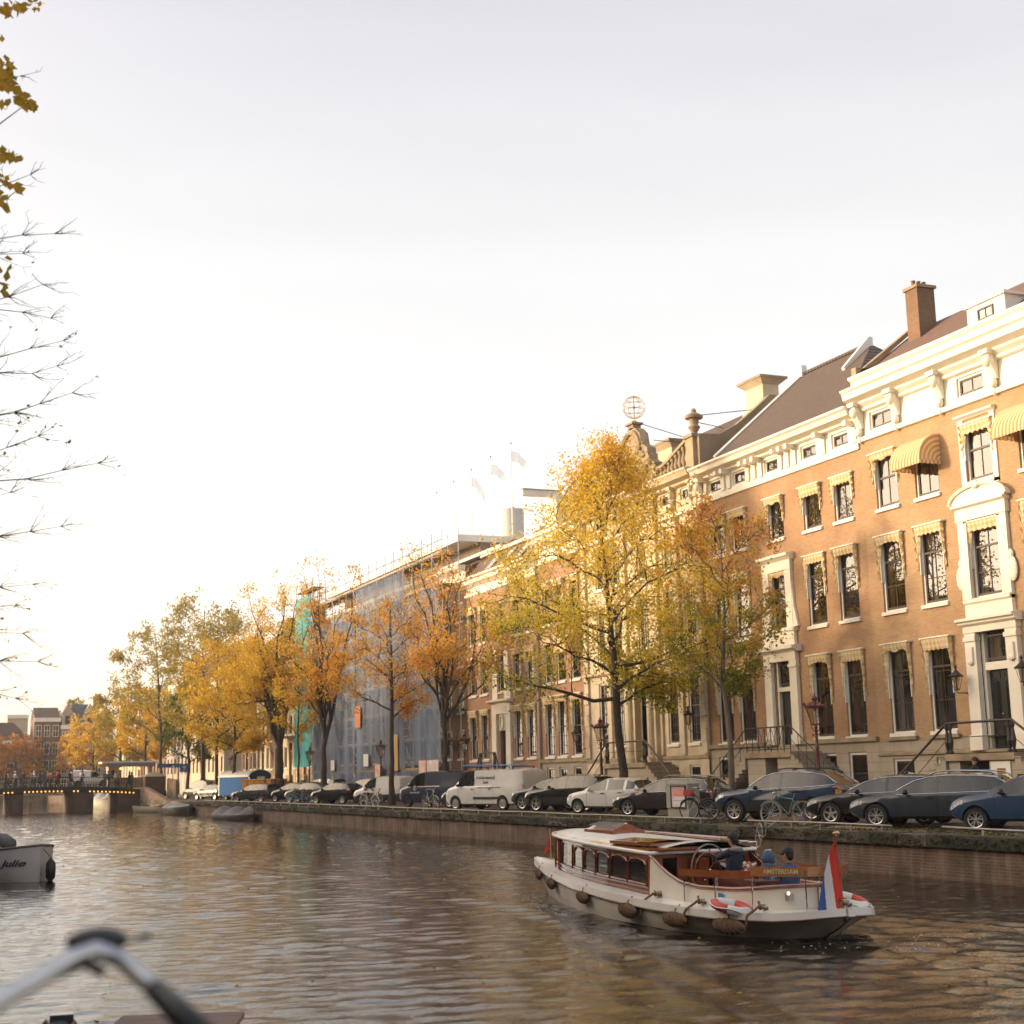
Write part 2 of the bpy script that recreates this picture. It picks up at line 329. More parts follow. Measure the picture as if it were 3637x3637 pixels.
def tile(name, c1, c2, sx=.24, sz=.3):
    m, N, L = newmat(name)
    o = N("ShaderNodeOutputMaterial"); b = N("ShaderNodeBsdfPrincipled"); L(b.outputs[0], o.inputs[0]); b.inputs['Roughness'].default_value = .75
    tc = N("ShaderNodeTexCoord"); s = N("ShaderNodeSeparateXYZ"); L(tc.outputs['Object'], s.inputs[0])
    def wave(src, period):
        q = N("ShaderNodeMath"); q.operation = 'MULTIPLY'; L(src, q.inputs[0]); q.inputs[1].default_value = 2 * pi / period
        w = N("ShaderNodeMath"); w.operation = 'SINE'; L(q.outputs[0], w.inputs[0]); return w.outputs[0]
    def saw(src, period):
        q = N("ShaderNodeMath"); q.operation = 'DIVIDE'; L(src, q.inputs[0]); q.inputs[1].default_value = period
        w = N("ShaderNodeMath"); w.operation = 'FRACT'; L(q.outputs[0], w.inputs[0]); return w.outputs[0]
    a = wave(s.outputs[1], sx); z = saw(s.outputs[2], sz)
    h = N("ShaderNodeMath"); h.operation = 'MULTIPLY_ADD'; L(a, h.inputs[0]); h.inputs[1].default_value = .5; L(z, h.inputs[2])
    n = N("ShaderNodeTexNoise"); n.inputs['Scale'].default_value = 5; L(tc.outputs['Object'], n.inputs[0])
    f = N("ShaderNodeMath"); f.operation = 'MULTIPLY_ADD'; L(a, f.inputs[0]); f.inputs[1].default_value = .3; L(n.outputs[0], f.inputs[2])
    mx = N("ShaderNodeMix"); mx.data_type = 'RGBA'; L(f.outputs[0], mx.inputs[0]); mx.inputs[6].default_value = (*c1, 1); mx.inputs[7].default_value = (*c2, 1); L(mx.outputs[2], b.inputs['Base Color'])
    bp = N("ShaderNodeBump"); bp.inputs['Strength'].default_value = .9; bp.inputs['Distance'].default_value = .05; L(h.outputs[0], bp.inputs['Height']); L(bp.outputs[0], b.inputs['Normal'])
    MAT[name] = m; return m
TILE_D = tile('dark_pantiles', (.055, .04, .032), (.15, .105, .08))
TILE_R = tile('red_brown_pantiles', (.08, .048, .038), (.22, .135, .10), .3)
TILE_B = tile('brown_slates', (.10, .06, .045), (.18, .115, .085), .3, .2)

# ------------------------------------------------------------------ ground, quay, water
WZ = -1.05; QX = 22.95; FX = 33.5; NQ = .58
PAVE = brick('street_clinkers', (.15, .12, .10), (.11, .085, .07), (.07, .06, .05), bw=.2, bh=.1, ms=.012, stainamt=.3, vs=.4)
def flatbrick(name, c1, c2):   # pavers lie in the xy plane
    m = brick(name, c1, c2, (.07, .06, .05), bw=.21, bh=.07, ms=.01, stainamt=.3, vs=.3)
    nt = m.node_tree; tb = [n for n in nt.nodes if n.type == 'TEX_BRICK'][0]; tcn = [n for n in nt.nodes if n.type == 'TEX_COORD'][0]
    nt.links.new(tcn.outputs['Object'], tb.inputs[0]); return m
ROADM = flatbrick('road_clinkers', (.13, .095, .075), (.10, .075, .06))
SIDEM = flatbrick('pavement_bricks', (.20, .15, .12), (.15, .115, .09))
EARTH = mat('quay_earth', (.12, .09, .06), .95, .3, 2.5, bump=.6, col2=(.09, .085, .045))
MOSS = mat('mossy_coping', (.065, .052, .036), .9, .3, 1.6, bump=.35, bs=12, col2=(.038, .040, .020))
COPE = mat('stone_coping', (.11, .088, .066), .85, .25, 1.2, bump=.4)

b = MB(); b.quad((-400, -300, -3.2), (600, -300, -3.2), (600, 1200, -3.2), (-400, 1200, -3.2), mat('canal_bed', (.02, .018, .012), .9)); structure('ground', b)
b = MB()
for x0, x1, y0, y1 in ((QX + 1.0, 200, -60, 157), (23.4, 200, 157.001, 420), (-160, NQ - .3, -60, 262), (-160, 23.4, 262.001, 420)):
    b.quad((x0, y0, -.02), (x1, y0, -.02), (x1, y1, -.02), (x0, y1, -.02), EARTH)
structure('terrain', b)
b = MB(); b.quad((25.2, -60, .012), (31.2, -60, .012), (31.2, 262, .012), (25.2, 262, .012), ROADM); structure('street', b)
b = MB(); b.box(31.2, FX + .02, -60, 262, -.05, .13, SIDEM); b.box(31.08, 31.2, -60, 262, -.05, .14, COPE); structure('pavement', b)
b = MB(); b.quad((QX + .45, -60, 0), (25.2, -60, .004), (25.2, 157, .004), (QX + .45, 157, 0), EARTH); structure('quay_verge', b)

def quay_wall(name, label, x, y0, y1, side, top=0.0):
    """side +1: the wall's face looks towards -x"""
    t = thing(name, label, 'quay wall', (x, (y0 + y1) / 2, WZ))
    b = MB()
    n = int((y1 - y0) / 1.5); rows = []
    for i in range(n + 1):
        y = lerp(y0, y1, i / n); j = rnd.uniform(-.015, .015)
        rows.append([(x + side * .06 * k / 4 * -1 + side * .06 + j * (k > 0), y, lerp(top - .28, WZ - .8, k / 4)) for k in range(5)])
    b.grid(rows, BRQ); b.build('brick_face', t)
    c = MB(); y = y0
    while y < y1 - .1:
        l = min(rnd.uniform(1.1, 1.9), y1 - y); d = rnd.uniform(-.02, .02); h = rnd.uniform(-.012, .012)
        c.box(x - side * .07 + d, x + side * .46, y + .006, y + l - .006, top - .30, top - .004 + h, MOSS if rnd.random() < .7 else COPE); y += l
    c.build('coping', t)
    return t
quay_wall('quay_wall', 'long brick quay wall under the parked cars with a mossy stone coping', QX, -20, 157, 1)
quay_wall('quay_wall', 'near quay wall under the foreground bicycle', NQ, -20, 262, -1)
# ragged moss and weeds hanging over the far coping and grass tufts on the verge
def tufts(name, label, spots, hmin, hmax, m, n=7, wid=.012):
    r = random.Random(5); vs = []; fs = []
    for (x, y, z, dr) in spots:
        for i in range(n):
            a = r.uniform(0, 2 * pi); l = r.uniform(hmin, hmax); px, py = x + r.gauss(0, .04), y + r.gauss(0, .05)
            k = len(vs); w = wid * r.uniform(.6, 1.6); lean = r.uniform(.1, .7) * l
            vs += [(px - w * sin(a), py + w * cos(a), z), (px + w * sin(a), py - w * cos(a), z), (px + lean * cos(a) - dr * l * .5, py + lean * sin(a), z + l * (1 - 1.5 * (dr > 0)))]
            fs.append((k, k + 1, k + 2))
    me = bpy.data.meshes.new(name); me.from_pydata(vs, [], fs); me.materials.append(m)
    return tag(link(name, me), label, 'grass', kind='stuff')
GRASS = leafmat('grass_blades', [(0, (.035, .045, .015)), (.45, (.07, .075, .025)), (.7, (.12, .09, .04)), (1, (.17, .12, .06))], trans=.3)
r_ = random.Random(3)
tufts('grass', 'short grass and weeds along the quay verge', [(r_.uniform(QX + .35, QX + 2.1), y, 0, 0) for y in [r_.uniform(24, 120) for _ in range(3600)]], .02, .08, GRASS)
tufts('moss', 'moss and weeds hanging over the quay coping', [(QX - .075, y, r_.uniform(-.28, .0), 1) for y in [22 + (r_.random() ** 1.5) * 110 for _ in range(2600)]], .03, .13, mat('dark_moss', (.03, .032, .014), .95, .4, 3), 6, .016)
LEAFG = leafmat('fallen_leaves_colour', [(0, (.20, .09, .025)), (.5, (.42, .25, .04)), (1, (.5, .36, .07))], trans=.1)
def leaf_litter(name, label, n, fn, s, m):
    r = random.Random(9); vs = []; fs = []
    for i in range(n):
        x, y, z = fn(r); a = r.uniform(0, 2 * pi); q = s * r.uniform(.6, 1.3); k = len(vs)
        for j in range(4):
            t = a + j * pi / 2; vs.append((x + q * cos(t), y + q * sin(t) * 1.1, z + r.uniform(.004, .02)))
        fs.append((k, k + 1, k + 2, k + 3))
    me = bpy.data.meshes.new(name); me.from_pydata(vs, [], fs); me.materials.append(m); return tag(link(name, me), label, 'fallen leaves', kind='stuff')
leaf_litter('fallen_leaves', 'yellow leaves lying on the quay verge and street', 5200, lambda r: (r.uniform(QX + .1, 31), 24 + r.random() ** 1.4 * 120, .015), .045, LEAFG)
leaf_litter('floating_leaves', 'a few yellow leaves floating on the canal', 420, lambda r: (r.uniform(2, 22.6), 15 + r.random() ** 1.5 * 70, WZ + .012), .035, LEAFG)

# water: ripples and the boat's wake are real waves in the mesh
def water():
    m, N, L = newmat('canal_water')
    o = N("ShaderNodeOutputMaterial"); b = N("ShaderNodeBsdfPrincipled"); L(b.outputs[0], o.inputs[0])
    b.inputs['Roughness'].default_value = .01; b.inputs['IOR'].default_value = 1.34
    tc = N("ShaderNodeTexCoord")
    nc = N("ShaderNodeTexNoise"); nc.inputs['Scale'].default_value = .3; L(tc.outputs['Object'], nc.inputs[0])
    mx = N("ShaderNodeMix"); mx.data_type = 'RGBA'; L(nc.outputs[0], mx.inputs[0]); mx.inputs[6].default_value = (.014, .009, .005, 1); mx.inputs[7].default_value = (.022, .015, .009, 1); L(mx.outputs[2], b.inputs['Base Color'])
    mp = N("ShaderNodeMapping"); mp.inputs['Rotation'].default_value = (0, 0, radians(18)); mp.inputs['Scale'].default_value = (.55, 1, 1); L(tc.outputs['Object'], mp.inputs[0])
    n1 = N("ShaderNodeTexNoise"); n1.inputs['Scale'].default_value = 5.2; n1.inputs['Detail'].default_value = 4; n1.inputs['Roughness'].default_value = .6; L(mp.outputs[0], n1.inputs[0])
    n2 = N("ShaderNodeTexNoise"); n2.inputs['Scale'].default_value = 19; n2.inputs['Detail'].default_value = 3; L(mp.outputs[0], n2.inputs[0])
    b1 = N("ShaderNodeBump"); b1.inputs['Strength'].default_value = 1; b1.inputs['Distance'].default_value = .014; L(n1.outputs[0], b1.inputs['Height'])
    b2 = N("ShaderNodeBump"); b2.inputs['Strength'].default_value = 1; b2.inputs['Distance'].default_value = .0035; L(n2.outputs[0], b2.inputs['Height']); L(b1.outputs[0], b2.inputs['Normal'])
    L(b2.outputs[0], b.inputs['Normal'])
    x0, x1, y0, y1, st = NQ - .1, QX + .15, 12, 157, .115
    nx = int((x1 - x0) / st); yl = [y0]
    while yl[-1] < y1: yl.append(yl[-1] + max(.10, .10 * (yl[-1] / 42) ** 1.5))
    yl[-1] = y1; ny = len(yl)
    X, Y = np.meshgrid(np.linspace(x0, x1, nx), np.array(yl)); Z = np.zeros_like(X); r = np.random.RandomState(4)
    for i in range(34):
        lam = .28 * (3.6 ** r.rand()); a = radians(72) + r.randn() * .62; k = 2 * pi / lam
        Z += .0024 * lam ** .75 * np.sin(k * (X * cos(a) + Y * sin(a)) + r.rand() * 6.3 + .8 * np.sin(X * .3 + i) + .6 * np.sin(Y * .21 + 2 * i))
    # wake of the salon boat: diverging crests behind the stern (towards the camera right) and along its sides
    bx, by = 13.6, 29.5
    d = by - Y; lat = X - bx; dl = np.clip(d, 0, 60); arm = np.abs(lat) - (.55 + .30 * dl)
    env = np.exp(-(arm / .9) ** 2) * np.clip(d / 2, 0, 1) * np.exp(-dl / 22)
    Z += .034 * env * np.sin(2 * pi * arm / .8 + d * .9)
    inner = np.exp(-(lat / (1.2 + .16 * np.clip(20 - Y, 0, 20))) ** 2) * (Y < 20.5) * np.exp(-np.clip(20 - Y, 0, 30) / 12)
    Z += .022 * inner * (np.sin(9 * Y + 2 * np.sin(4 * X)) + np.sin(7 * X + 5 * Y))
    side = np.exp(-((np.abs(lat) - 2.0) / .5) ** 2) * (Y > 19) * (Y < 31)
    Z += .022 * side * np.sin(6.5 * Y + 4 * X)
    ed = np.minimum.reduce([(X - x0) / .5, (x1 - X) / .5, (Y - y0) / 2, (y1 - Y) / 6, np.ones_like(X)]); Z *= np.clip(ed, 0, 1)
    V = np.stack([X, Y, Z + WZ], -1).reshape(-1, 3); idx = np.arange(nx * ny).reshape(ny, nx)
    F = np.stack([idx[:-1, :-1], idx[:-1, 1:], idx[1:, 1:], idx[1:, :-1]], -1).reshape(-1, 4)
    k = len(V)
    ex = [(x0, -20, WZ), (x1, -20, WZ), (x1, y0, WZ), (x0, y0, WZ), (x0, y1, WZ), (x1, y1, WZ), (x1, 420, WZ), (x0, 420, WZ), (x0, 262, WZ)]
    me = bpy.data.meshes.new('canal_water'); me.from_pydata([tuple(v) for v in V] + ex, [], [tuple(f) for f in F] + [(k, k + 1, k + 2, k + 3), (k + 4, k + 5, k + 6, k + 7)])
    me.polygons.foreach_set('use_smooth', [True] * len(me.polygons)); me.materials.append(m)
    tag(link('canal_water', me), kind='structure')
water()
# foam along the hull and in the propeller wash
FOAM = mat('foam', (.62, .60, .56), .6, .1)
r_ = random.Random(21); b = MB()
for i in range(230):
    if i < 150: y = r_.uniform(26, 31.2); x = 13.6 - interp(y, [(19, .9), (24, 1.75), (28, 1.3), (31.2, .15)]) - abs(r_.gauss(0, .28)) - .05
    else: y = 20 - abs(r_.gauss(0, 2.2)); x = 13.8 + r_.gauss(0, .9)
    q = r_.uniform(.006, .024); b.add([(x - q, y, WZ + .03), (x, y - q * .8, WZ + .034), (x + q, y, WZ + .03), (x, y + q, WZ + .036)], [(0, 1, 2, 3)], FOAM)
tag(b.build('foam'), 'flecks of white foam around the salon boat hull', 'foam', kind='stuff')
# ------------------------------------------------------------------ windows, canopies, doors
WM = {}
def window_meshes(w, h, rail, nx, ny, sash):
    k = (round(w, 2), round(h, 2), rail, nx, ny, sash.name)
    if k in WM: return WM[k]
    a = w / 2
    f = MB(); t = .085
    f.box(.07, .2, -a, -a + t, 0, h, WHITE2); f.box(.07, .2, a - t, a, 0, h, WHITE2); f.box(.07, .2, -a + t, a - t, h - t, h, WHITE2); f.box(.07, .2, -a + t, a - t, 0, t * .7, WHITE2)
    s = MB(); b, c, z0, z1 = .055, .03, t * .7, h - t; y0, y1 = -a + t, a - t
    s.box(.10, .155, y0, y0 + b, z0, z1, sash); s.box(.10, .155, y1 - b, y1, z0, z1, sash)
    s.box(.10, .155, y0 + b, y1 - b, z0, z0 + .09, sash); s.box(.10, .155, y0 + b, y1 - b, z1 - b, z1, sash)
    zr = z0 + (z1 - z0) * rail if rail else None
    if zr: s.box(.095, .165, y0 + b, y1 - b, zr - .035, zr + .035, sash)
    for i in range(1, nx): y = lerp(y0, y1, i / nx); s.box(.115, .15, y - c / 2, y + c / 2, z0 + .09, z1 - b, sash)
    for j in range(1, ny):
        z = lerp(z0, z1, j / ny)
        if zr and abs(z - zr) < .12: continue
        s.box(.116, .149, y0 + b, y1 - b, z - c / 2, z + c / 2, sash)
    g = MB(); g.quad((.135, y0 + .02, z0 + .02), (.135, y1 - .02, z0 + .02), (.135, y1 - .02, z1 - .02), (.135, y0 + .02, z1 - .02), GLASS)
    sl = MB(); sl.box(-.09, .10, -a - .06, a + .06, -.13, -.003, WHITE2)
    WM[k] = (s.mesh('window'), g.mesh('pane'), f.mesh('frame'), sl.mesh('sill')); return WM[k]
def curtain_mesh(w, h, m, cover):
    k = ('cur', round(w, 1), round(h, 1), m.name, cover)
    if k not in WM:
        b = MB()
        for sgn in (-1, 1):
            rows = []
            for j in range(5):
                z = h * j / 4; pts = []
                for i in range(15):
                    u = i / 14; y = sgn * (w / 2 - .03 - u * w * cover * (1 - .25 * sin(pi * j / 4))); pts.append((.30 + .035 * sin(u * 20), y, z + .02))
                rows.append(pts)
            b.grid(rows, m)
        WM[k] = b.mesh('curtain', True)
    return WM[k]
def drape_mesh(w, h, deep, seed, full=.55):
    k = ('dr', round(w, 2), round(h, 2), deep, seed, full)
    if k in WM: return WM[k]
    b = MB(); a = w / 2 + .07; r = random.Random(seed); drop = .27 + .12 * r.random(); ph = r.random() * 6
    top = h + .05; rows = []                                    # front swag with a scalloped hem
    for j in range(5):
        t = j / 4; pts = []
        for i in range(33):
            u = i / 32; y = lerp(-a, a, u); sag = drop * (1 - .35 * abs(sin(u * pi * (1 + seed % 2)) * (seed % 3 == 0))) + .05 * abs(sin(u * pi * 6))
            pts.append((-deep * (1 - .25 * t) - .025 * sin(u * 38 + ph) * t, y, top - t * sag))
        rows.append(pts)
    b.grid(rows, DRAPE)
    for sgn in (-1, 1):                                         # side drapes hang from the hood and taper down the guide boards
        L = h * full * (1 + .1 * r.random()); rows = []
        for j in range(13):
            t = j / 12; d = deep * (1 - t) ** .8 * .9 + .05; z = top - t * L; e = .036 * sin(t * 26 + ph)
            rows.append([(-d - e, sgn * (a + .01 + e), z), (-d * .5, sgn * (a + .035 - e), z), (-.01, sgn * (a + .01), z)])
        b.grid(rows, DRAPE)
        rows = []
        for j in range(13):                                     # the inner fall over the window's edge
            t = j / 12; wd = .24 * (1 - t) ** 1.1 + .02; z = top - .1 - t * L * .95; e = .02 * sin(t * 24 + ph)
            rows.append([(-.07 - deep * .35 * (1 - t) + e, sgn * a, z), (-.05 - deep * .45 * (1 - t) - e, sgn * (a - wd * .5), z - .02), (-.02 - deep * .2 * (1 - t), sgn * (a - wd), z)])
        b.grid(rows, DRAPE)
    me = b.mesh('awning'); hb = MB(); hb.box(-deep - .03, 0, -a - .09, a + .09, h + .052, h + .10, WHITE)
    for sgn in (-1, 1): hb.box(-.05, .21, sgn * (w / 2 - .001), sgn * (w / 2 - .035), h * .40, h - .002, WHITE2)
    WM[k] = (me, hb.mesh('awning_rail')); return WM[k]
def dome_mesh(w, out, drop):
    k = ('dome', w, out, drop)
    if k in WM: return WM[k]
    b = MB(); a = w / 2; rows = []; K = 9
    for j in range(K):
        t = j / (K - 1) * pi / 2; rows.append([(-out * sin(t) * (1 - .0), lerp(-a, a, i / 16), -drop * (1 - cos(t))) for i in range(17)])
    b.grid(rows, STRIPE)
    for sgn in (-1, 1):
        p = [(-out * sin(j / (K - 1) * pi / 2), sgn * a, -drop * (1 - cos(j / (K - 1) * pi / 2))) for j in range(K)]
        b.grid([[(0, sgn * a, -drop * j / (K - 1)) for j in range(K)], p], STRIPE_S)
    pts = [(-out, lerp(-a, a, i / 24)) for i in range(25)]
    b.grid([[(x, y, -drop) for x, y in pts], [(x, y, -drop - .13 - .035 * abs(sin(i * pi / 2.0))) for i, (x, y) in enumerate(pts)]], STRIPE)
    for sgn in (-1, 1):
        q = [(-out * i / 8, sgn * a) for i in range(9)]
        b.grid([[(x, y, -drop) for x, y in q], [(x, y, -drop - .13 - .035 * (i % 2)) for i, (x, y) in enumerate(q)]], STRIPE)
    WM[k] = b.mesh('awning'); return WM[k]
def ringmat(name, c1, c2, size):
    m, N, L = newmat(name); o = N("ShaderNodeOutputMaterial"); b = N("ShaderNodeBsdfPrincipled"); b.inputs['Roughness'].default_value = .9; L(b.outputs[0], o.inputs[0])
    tc = N("ShaderNodeTexCoord"); v = N("ShaderNodeVectorMath"); v.operation = 'MULTIPLY'; L(tc.outputs['Object'], v.inputs[0]); v.inputs[1].default_value = (1, 0, 1)
    sh = N("ShaderNodeVectorMath"); sh.operation = 'ADD'; L(v.outputs[0], sh.inputs[0]); sh.inputs[1].default_value = (0, 0, 1.0)
    l = N("ShaderNodeVectorMath"); l.operation = 'LENGTH'; L(sh.outputs[0], l.inputs[0])
    q = N("ShaderNodeMath"); q.operation = 'MULTIPLY'; L(l.outputs['Value'], q.inputs[0]); q.inputs[1].default_value = pi / size
    w = N("ShaderNodeMath"); w.operation = 'SINE'; L(q.outputs[0], w.inputs[0])
    k = N("ShaderNodeMapRange"); k.inputs[1].default_value = -.2; k.inputs[2].default_value = .2; L(w.outputs[0], k.inputs[0])
    mx = N("ShaderNodeMix"); mx.data_type = 'RGBA'; L(k.outputs[0], mx.inputs[0]); mx.inputs[6].default_value = (*c1, 1); mx.inputs[7].default_value = (*c2, 1); L(mx.outputs[2], b.inputs['Base Color'])
    MAT[name] = m; return m
STRIPE_S = ringmat('striped_awning_side', (.74, .64, .46), (.66, .33, .09), .085)

STRIPE_S = ringmat('striped_awning_side', (.74, .64, .46), (.66, .33, .09), .085)
def window(par, X, yc, z0, w, h, rail=.60, nx=2, ny=1, sash=None, canopy=None, curtain=None, sill=True, seed=0, plain=False):
    org = WL[par.name]; loc = Vector((X, yc, z0)) - org
    s, g, f, sl = window_meshes(w, h, rail, nx, ny, sash or SASH)
    o = link('window', s, par, loc)
    link('pane', g, o)
    if not plain:
        link('frame', f, o)
        if sill: link('sill', sl, o)
    if curtain is not None: link('curtain', curtain_mesh(w, h, curtain[0], curtain[1]), o)
    if canopy == 'drape':
        d, hb = drape_mesh(w, h, (.11, .17, .13, .20)[(seed * 7 + int(yc * 3)) % 4], (seed + int(yc)) % 5); link('awning', d, o); link('awning_rail', hb, o)
    elif canopy == 'dome':
        link('awning', dome_mesh(w + .35, .95, .98), par, loc + Vector((0, 0, h + .06)))
    return o

def facade(mb, X, y0, y1, z0, z1, holes, m, depth=.22, rm=None):
    ys = sorted({y0, y1, *[q for h in holes for q in h[:2] if y0 < q < y1]}); zs = sorted({z0, z1, *[q for h in holes for q in h[2:] if z0 < q < z1]})
    for a, b_ in zip(ys, ys[1:]):
        for c, d in zip(zs, zs[1:]):
            ym, zm = (a + b_) / 2, (c + d) / 2
            if any(h[0] < ym < h[1] and h[2] < zm < h[3] for h in holes): continue
            mb.quad((X, a, c), (X, b_, c), (X, b_, d), (X, a, d), m)
    for a, b_, c, d in holes:
        if c < z0 or d > z1: continue
        q = X + depth; r = rm or m
        mb.quad((X, a, c), (q, a, c), (q, a, d), (X, a, d), r); mb.quad((X, b_, c), (q, b_, c), (q, b_, d), (X, b_, d), r)
        mb.quad((X, a, c), (X, b_, c), (q, b_, c), (q, a, c), r); mb.quad((X, a, d), (X, b_, d), (q, b_, d), (q, a, d), r)
def hull(mb, X, Xb, y0, y1, z1, m, z0=0):
    """sides, back and a lid so that rooms stay dark"""
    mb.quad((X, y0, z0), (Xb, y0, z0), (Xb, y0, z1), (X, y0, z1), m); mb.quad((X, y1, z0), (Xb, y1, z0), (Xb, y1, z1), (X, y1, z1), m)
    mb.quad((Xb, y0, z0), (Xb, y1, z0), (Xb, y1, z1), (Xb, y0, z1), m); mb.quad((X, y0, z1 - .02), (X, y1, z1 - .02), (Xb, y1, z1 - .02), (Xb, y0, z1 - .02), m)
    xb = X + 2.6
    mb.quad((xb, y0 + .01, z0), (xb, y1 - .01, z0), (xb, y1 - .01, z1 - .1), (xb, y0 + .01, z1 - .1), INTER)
def moulding(mb, X, y0, y1, prof, m):
    """prof: (outward, z) points from bottom to top, extruded along the facade; ends closed"""
    pts = [(X - o, z) for o, z in prof]; pts = [(X + .05, prof[0][1])] + pts + [(X + .05, prof[-1][1])]
    mb.prism(pts, y0, y1, m, 'y')
def panel_door(par, X, y0, y1, z0, z1, m=None, double=False, lights=False):
    m = m or DARK; b = MB(); b.box(X + .2, X + .26, y0, y1, z0, z1, m)
    n = 2 if double else 1; wy = (y1 - y0) / n
    for i in range(n):
        a = y0 + i * wy
        for (za, zb) in ((.08, .30), (.34, .62), (.66, .94)) if not lights else ((.06, .30), (.90, .97)):
            A, B = lerp(z0, z1, za), lerp(z0, z1, zb)
            for (p, q, r, s_) in ((a + .09, a + wy - .09, A, A + .03), (a + .09, a + wy - .09, B - .03, B), (a + .09, a + .12, A, B), (a + wy - .12, a + wy - .09, A, B)): b.box(X + .18, X + .20, p, q, r, s_, m)
    d = b.build('door', par)
    if lights:
        g = MB()
        for i in range(n):
            a = y0 + i * wy; g.quad((X + .194, a + .14, lerp(z0, z1, .34)), (X + .194, a + wy - .14, lerp(z0, z1, .34)), (X + .194, a + wy - .14, lerp(z0, z1, .86)), (X + .194, a + .14, lerp(z0, z1, .86)), GLASS)
            for k in range(5): y = lerp(a + .16, a + wy - .16, k / 4); g.tube([(X + .185, y, lerp(z0, z1, .35)), (X + .185, y, lerp(z0, z1, .85))], .012, IRON, 4)
        g.build('door_light', d)
    h = MB(); h.ball((X + .15, y0 + (.08 if not double else wy + .05), lerp(z0, z1, .45)), .035, CHROME, 8, 5); h.build('door_handle', d)
    return d
def mansard(mb, X, y0, y1, z0, Xr, zr, m, Xb, gable=None):
    mb.quad((X, y0, z0), (X, y1, z0), (Xr, y1, zr), (Xr, y0, zr), m); mb.quad((Xr, y0, zr), (Xr, y1, zr), (Xb, y1, z0), (Xb, y0, z0), m)
    g = gable or m; mb.poly([(X, y0, z0), (Xr, y0, zr), (Xb, y0, z0)], g); mb.poly([(X, y1, z0), (Xr, y1, zr), (Xb, y1, z0)], g)
def baluster(b, x, y, z0, z1, m, r=.06):
    h = z1 - z0; b.lathe([(r * 1.1, 0), (r * 1.1, h * .08), (r * .6, h * .12), (r * 1.2, h * .38), (r * .55, h * .78), (r, h * .86), (r, h)], (x, y, z0), m, 8)
def stoop(par, y0, y1, z, xo, left=True, right=True, style='baluster', nst=None, door=None, st=None):
    """raised landing in front of a door with flights running down along the facade"""
    st = st or HARD; b = MB(); nst = nst or max(4, int(z / .19)); run = .27
    b.box(xo, FX - .003, y0, y1, z - .22, z, STONE_D)
    if door:
        a, c = door
        b.box(xo + .12, FX - .004, y0 + .06, a, .10, z - .221, st); b.box(xo + .12, FX - .004, c, y1 - .06, .10, z - .221, st)
    else: b.box(xo + .12, FX - .004, y0 + .06, y1 - .06, .10, z - .221, st)
    for sgn, on, ye in ((1, left, y1), (-1, right, y0)):
        if not on: continue
        for i in range(nst):
            zt = z - (i + 1) * (z - .13) / (nst + 1); ya = ye + sgn * i * run; yb = ye + sgn * (i + 1) * run
            b.box(xo + .02, FX - .005, ya, yb, max(.1, zt - .5), zt, st); b.box(xo - .01, FX - .006, ya - sgn * .001, yb + sgn * .03, zt, zt + .045, STONE_D)
    b.build('steps', par)
    r = MB(); x = xo + .1; H = .98
    posts = [y0 + .08, y1 - .08]
    if style == 'baluster':
        for y in posts:
            for d in (-.17, .0) if y > (y0 + y1) / 2 else (0, .17): baluster(r, x, y + d, z, z + H, IRON, .075)
        r.tube([(x, posts[0], z + H + .03), (x, posts[1], z + H + .03)], .042, IRON, 8); r.tube([(x, posts[0], z + H * .55), (x, posts[1], z + H * .55)], .014, IRON, 5)
    else:
        r.tube([(x, posts[0], z + H), (x, posts[1], z + H)], .028, IRON, 6); r.tube([(x, posts[0], z + .1), (x, posts[1], z + .1)], .018, IRON, 5)
        n = int((posts[1] - posts[0]) / .42)
        for i in range(n + 1):
            y = lerp(*posts, i / n); r.tube([(x, y, z), (x, y, z + H)], .02, IRON, 5)
            if i < n:
                y2 = lerp(*posts, (i + 1) / n); r.tube([(x, y, z + .1), (x, y2, z + H)], .011, IRON, 4); r.tube([(x, y2, z + .1), (x, y, z + H)], .011, IRON, 4)
        ym = (posts[0] + posts[1]) / 2
        for k in range(9): q = pi * k / 8; r.tube([(x, ym, z + .12), (x, ym + .42 * cos(q), z + .12 + .42 * sin(q))], .012, IRON, 4)
    for sgn, on, ye in ((1, left, posts[1]), (-1, right, posts[0])):
        if not on: continue
        L = nst * run; zb = .15; tr = .042 if style == 'baluster' else .026
        r.tube([(x, ye, z + H + .02), (x, ye + sgn * L, zb + H + .15)], tr, IRON, 7); r.tube([(x, ye, z + H * .5), (x, ye + sgn * L, zb + H * .5)], .013, IRON, 5)
        r.tube([(x, ye + sgn * L, .13), (x, ye + sgn * L, zb + H + .15)], .04, IRON, 7); r.ball((x, ye + sgn * L, zb + H + .22), .075, IRON, 8, 6)
        if style != 'baluster':
            for i in range(1, 6): t = i / 6; r.tube([(x, ye + sgn * L * t, lerp(z, .15, t)), (x, ye + sgn * L * t, lerp(z + H, zb + H + .13, t))], .014, IRON, 4)
    r.build('railing', par)
def console(b, X, y, z1, m, w=.44, h=1.0, o=.5):
    b.box(X - o, X, y - w / 2, y + w / 2, z1 - .16, z1, m)
    b.ball((X - o * .55, y, z1 - .36), (o * .42, w * .5, .24), m, 10, 8)
    b.prism([(X - .02, z1 - .16), (X - o * .8, z1 - .16), (X - o * .75, z1 - .45), (X - o * .35, z1 - h * .8), (X - .12, z1 - h), (X - .02, z1 - h)], y - w * .36, y + w * .36, m, 'y')
    b.ball((X - .14, y, z1 - h - .12), (.13, w * .38, .20), m, 8, 6); b.ball((X - .1, y, z1 - h - .42), (.08, w * .2, .16), m, 8, 6)

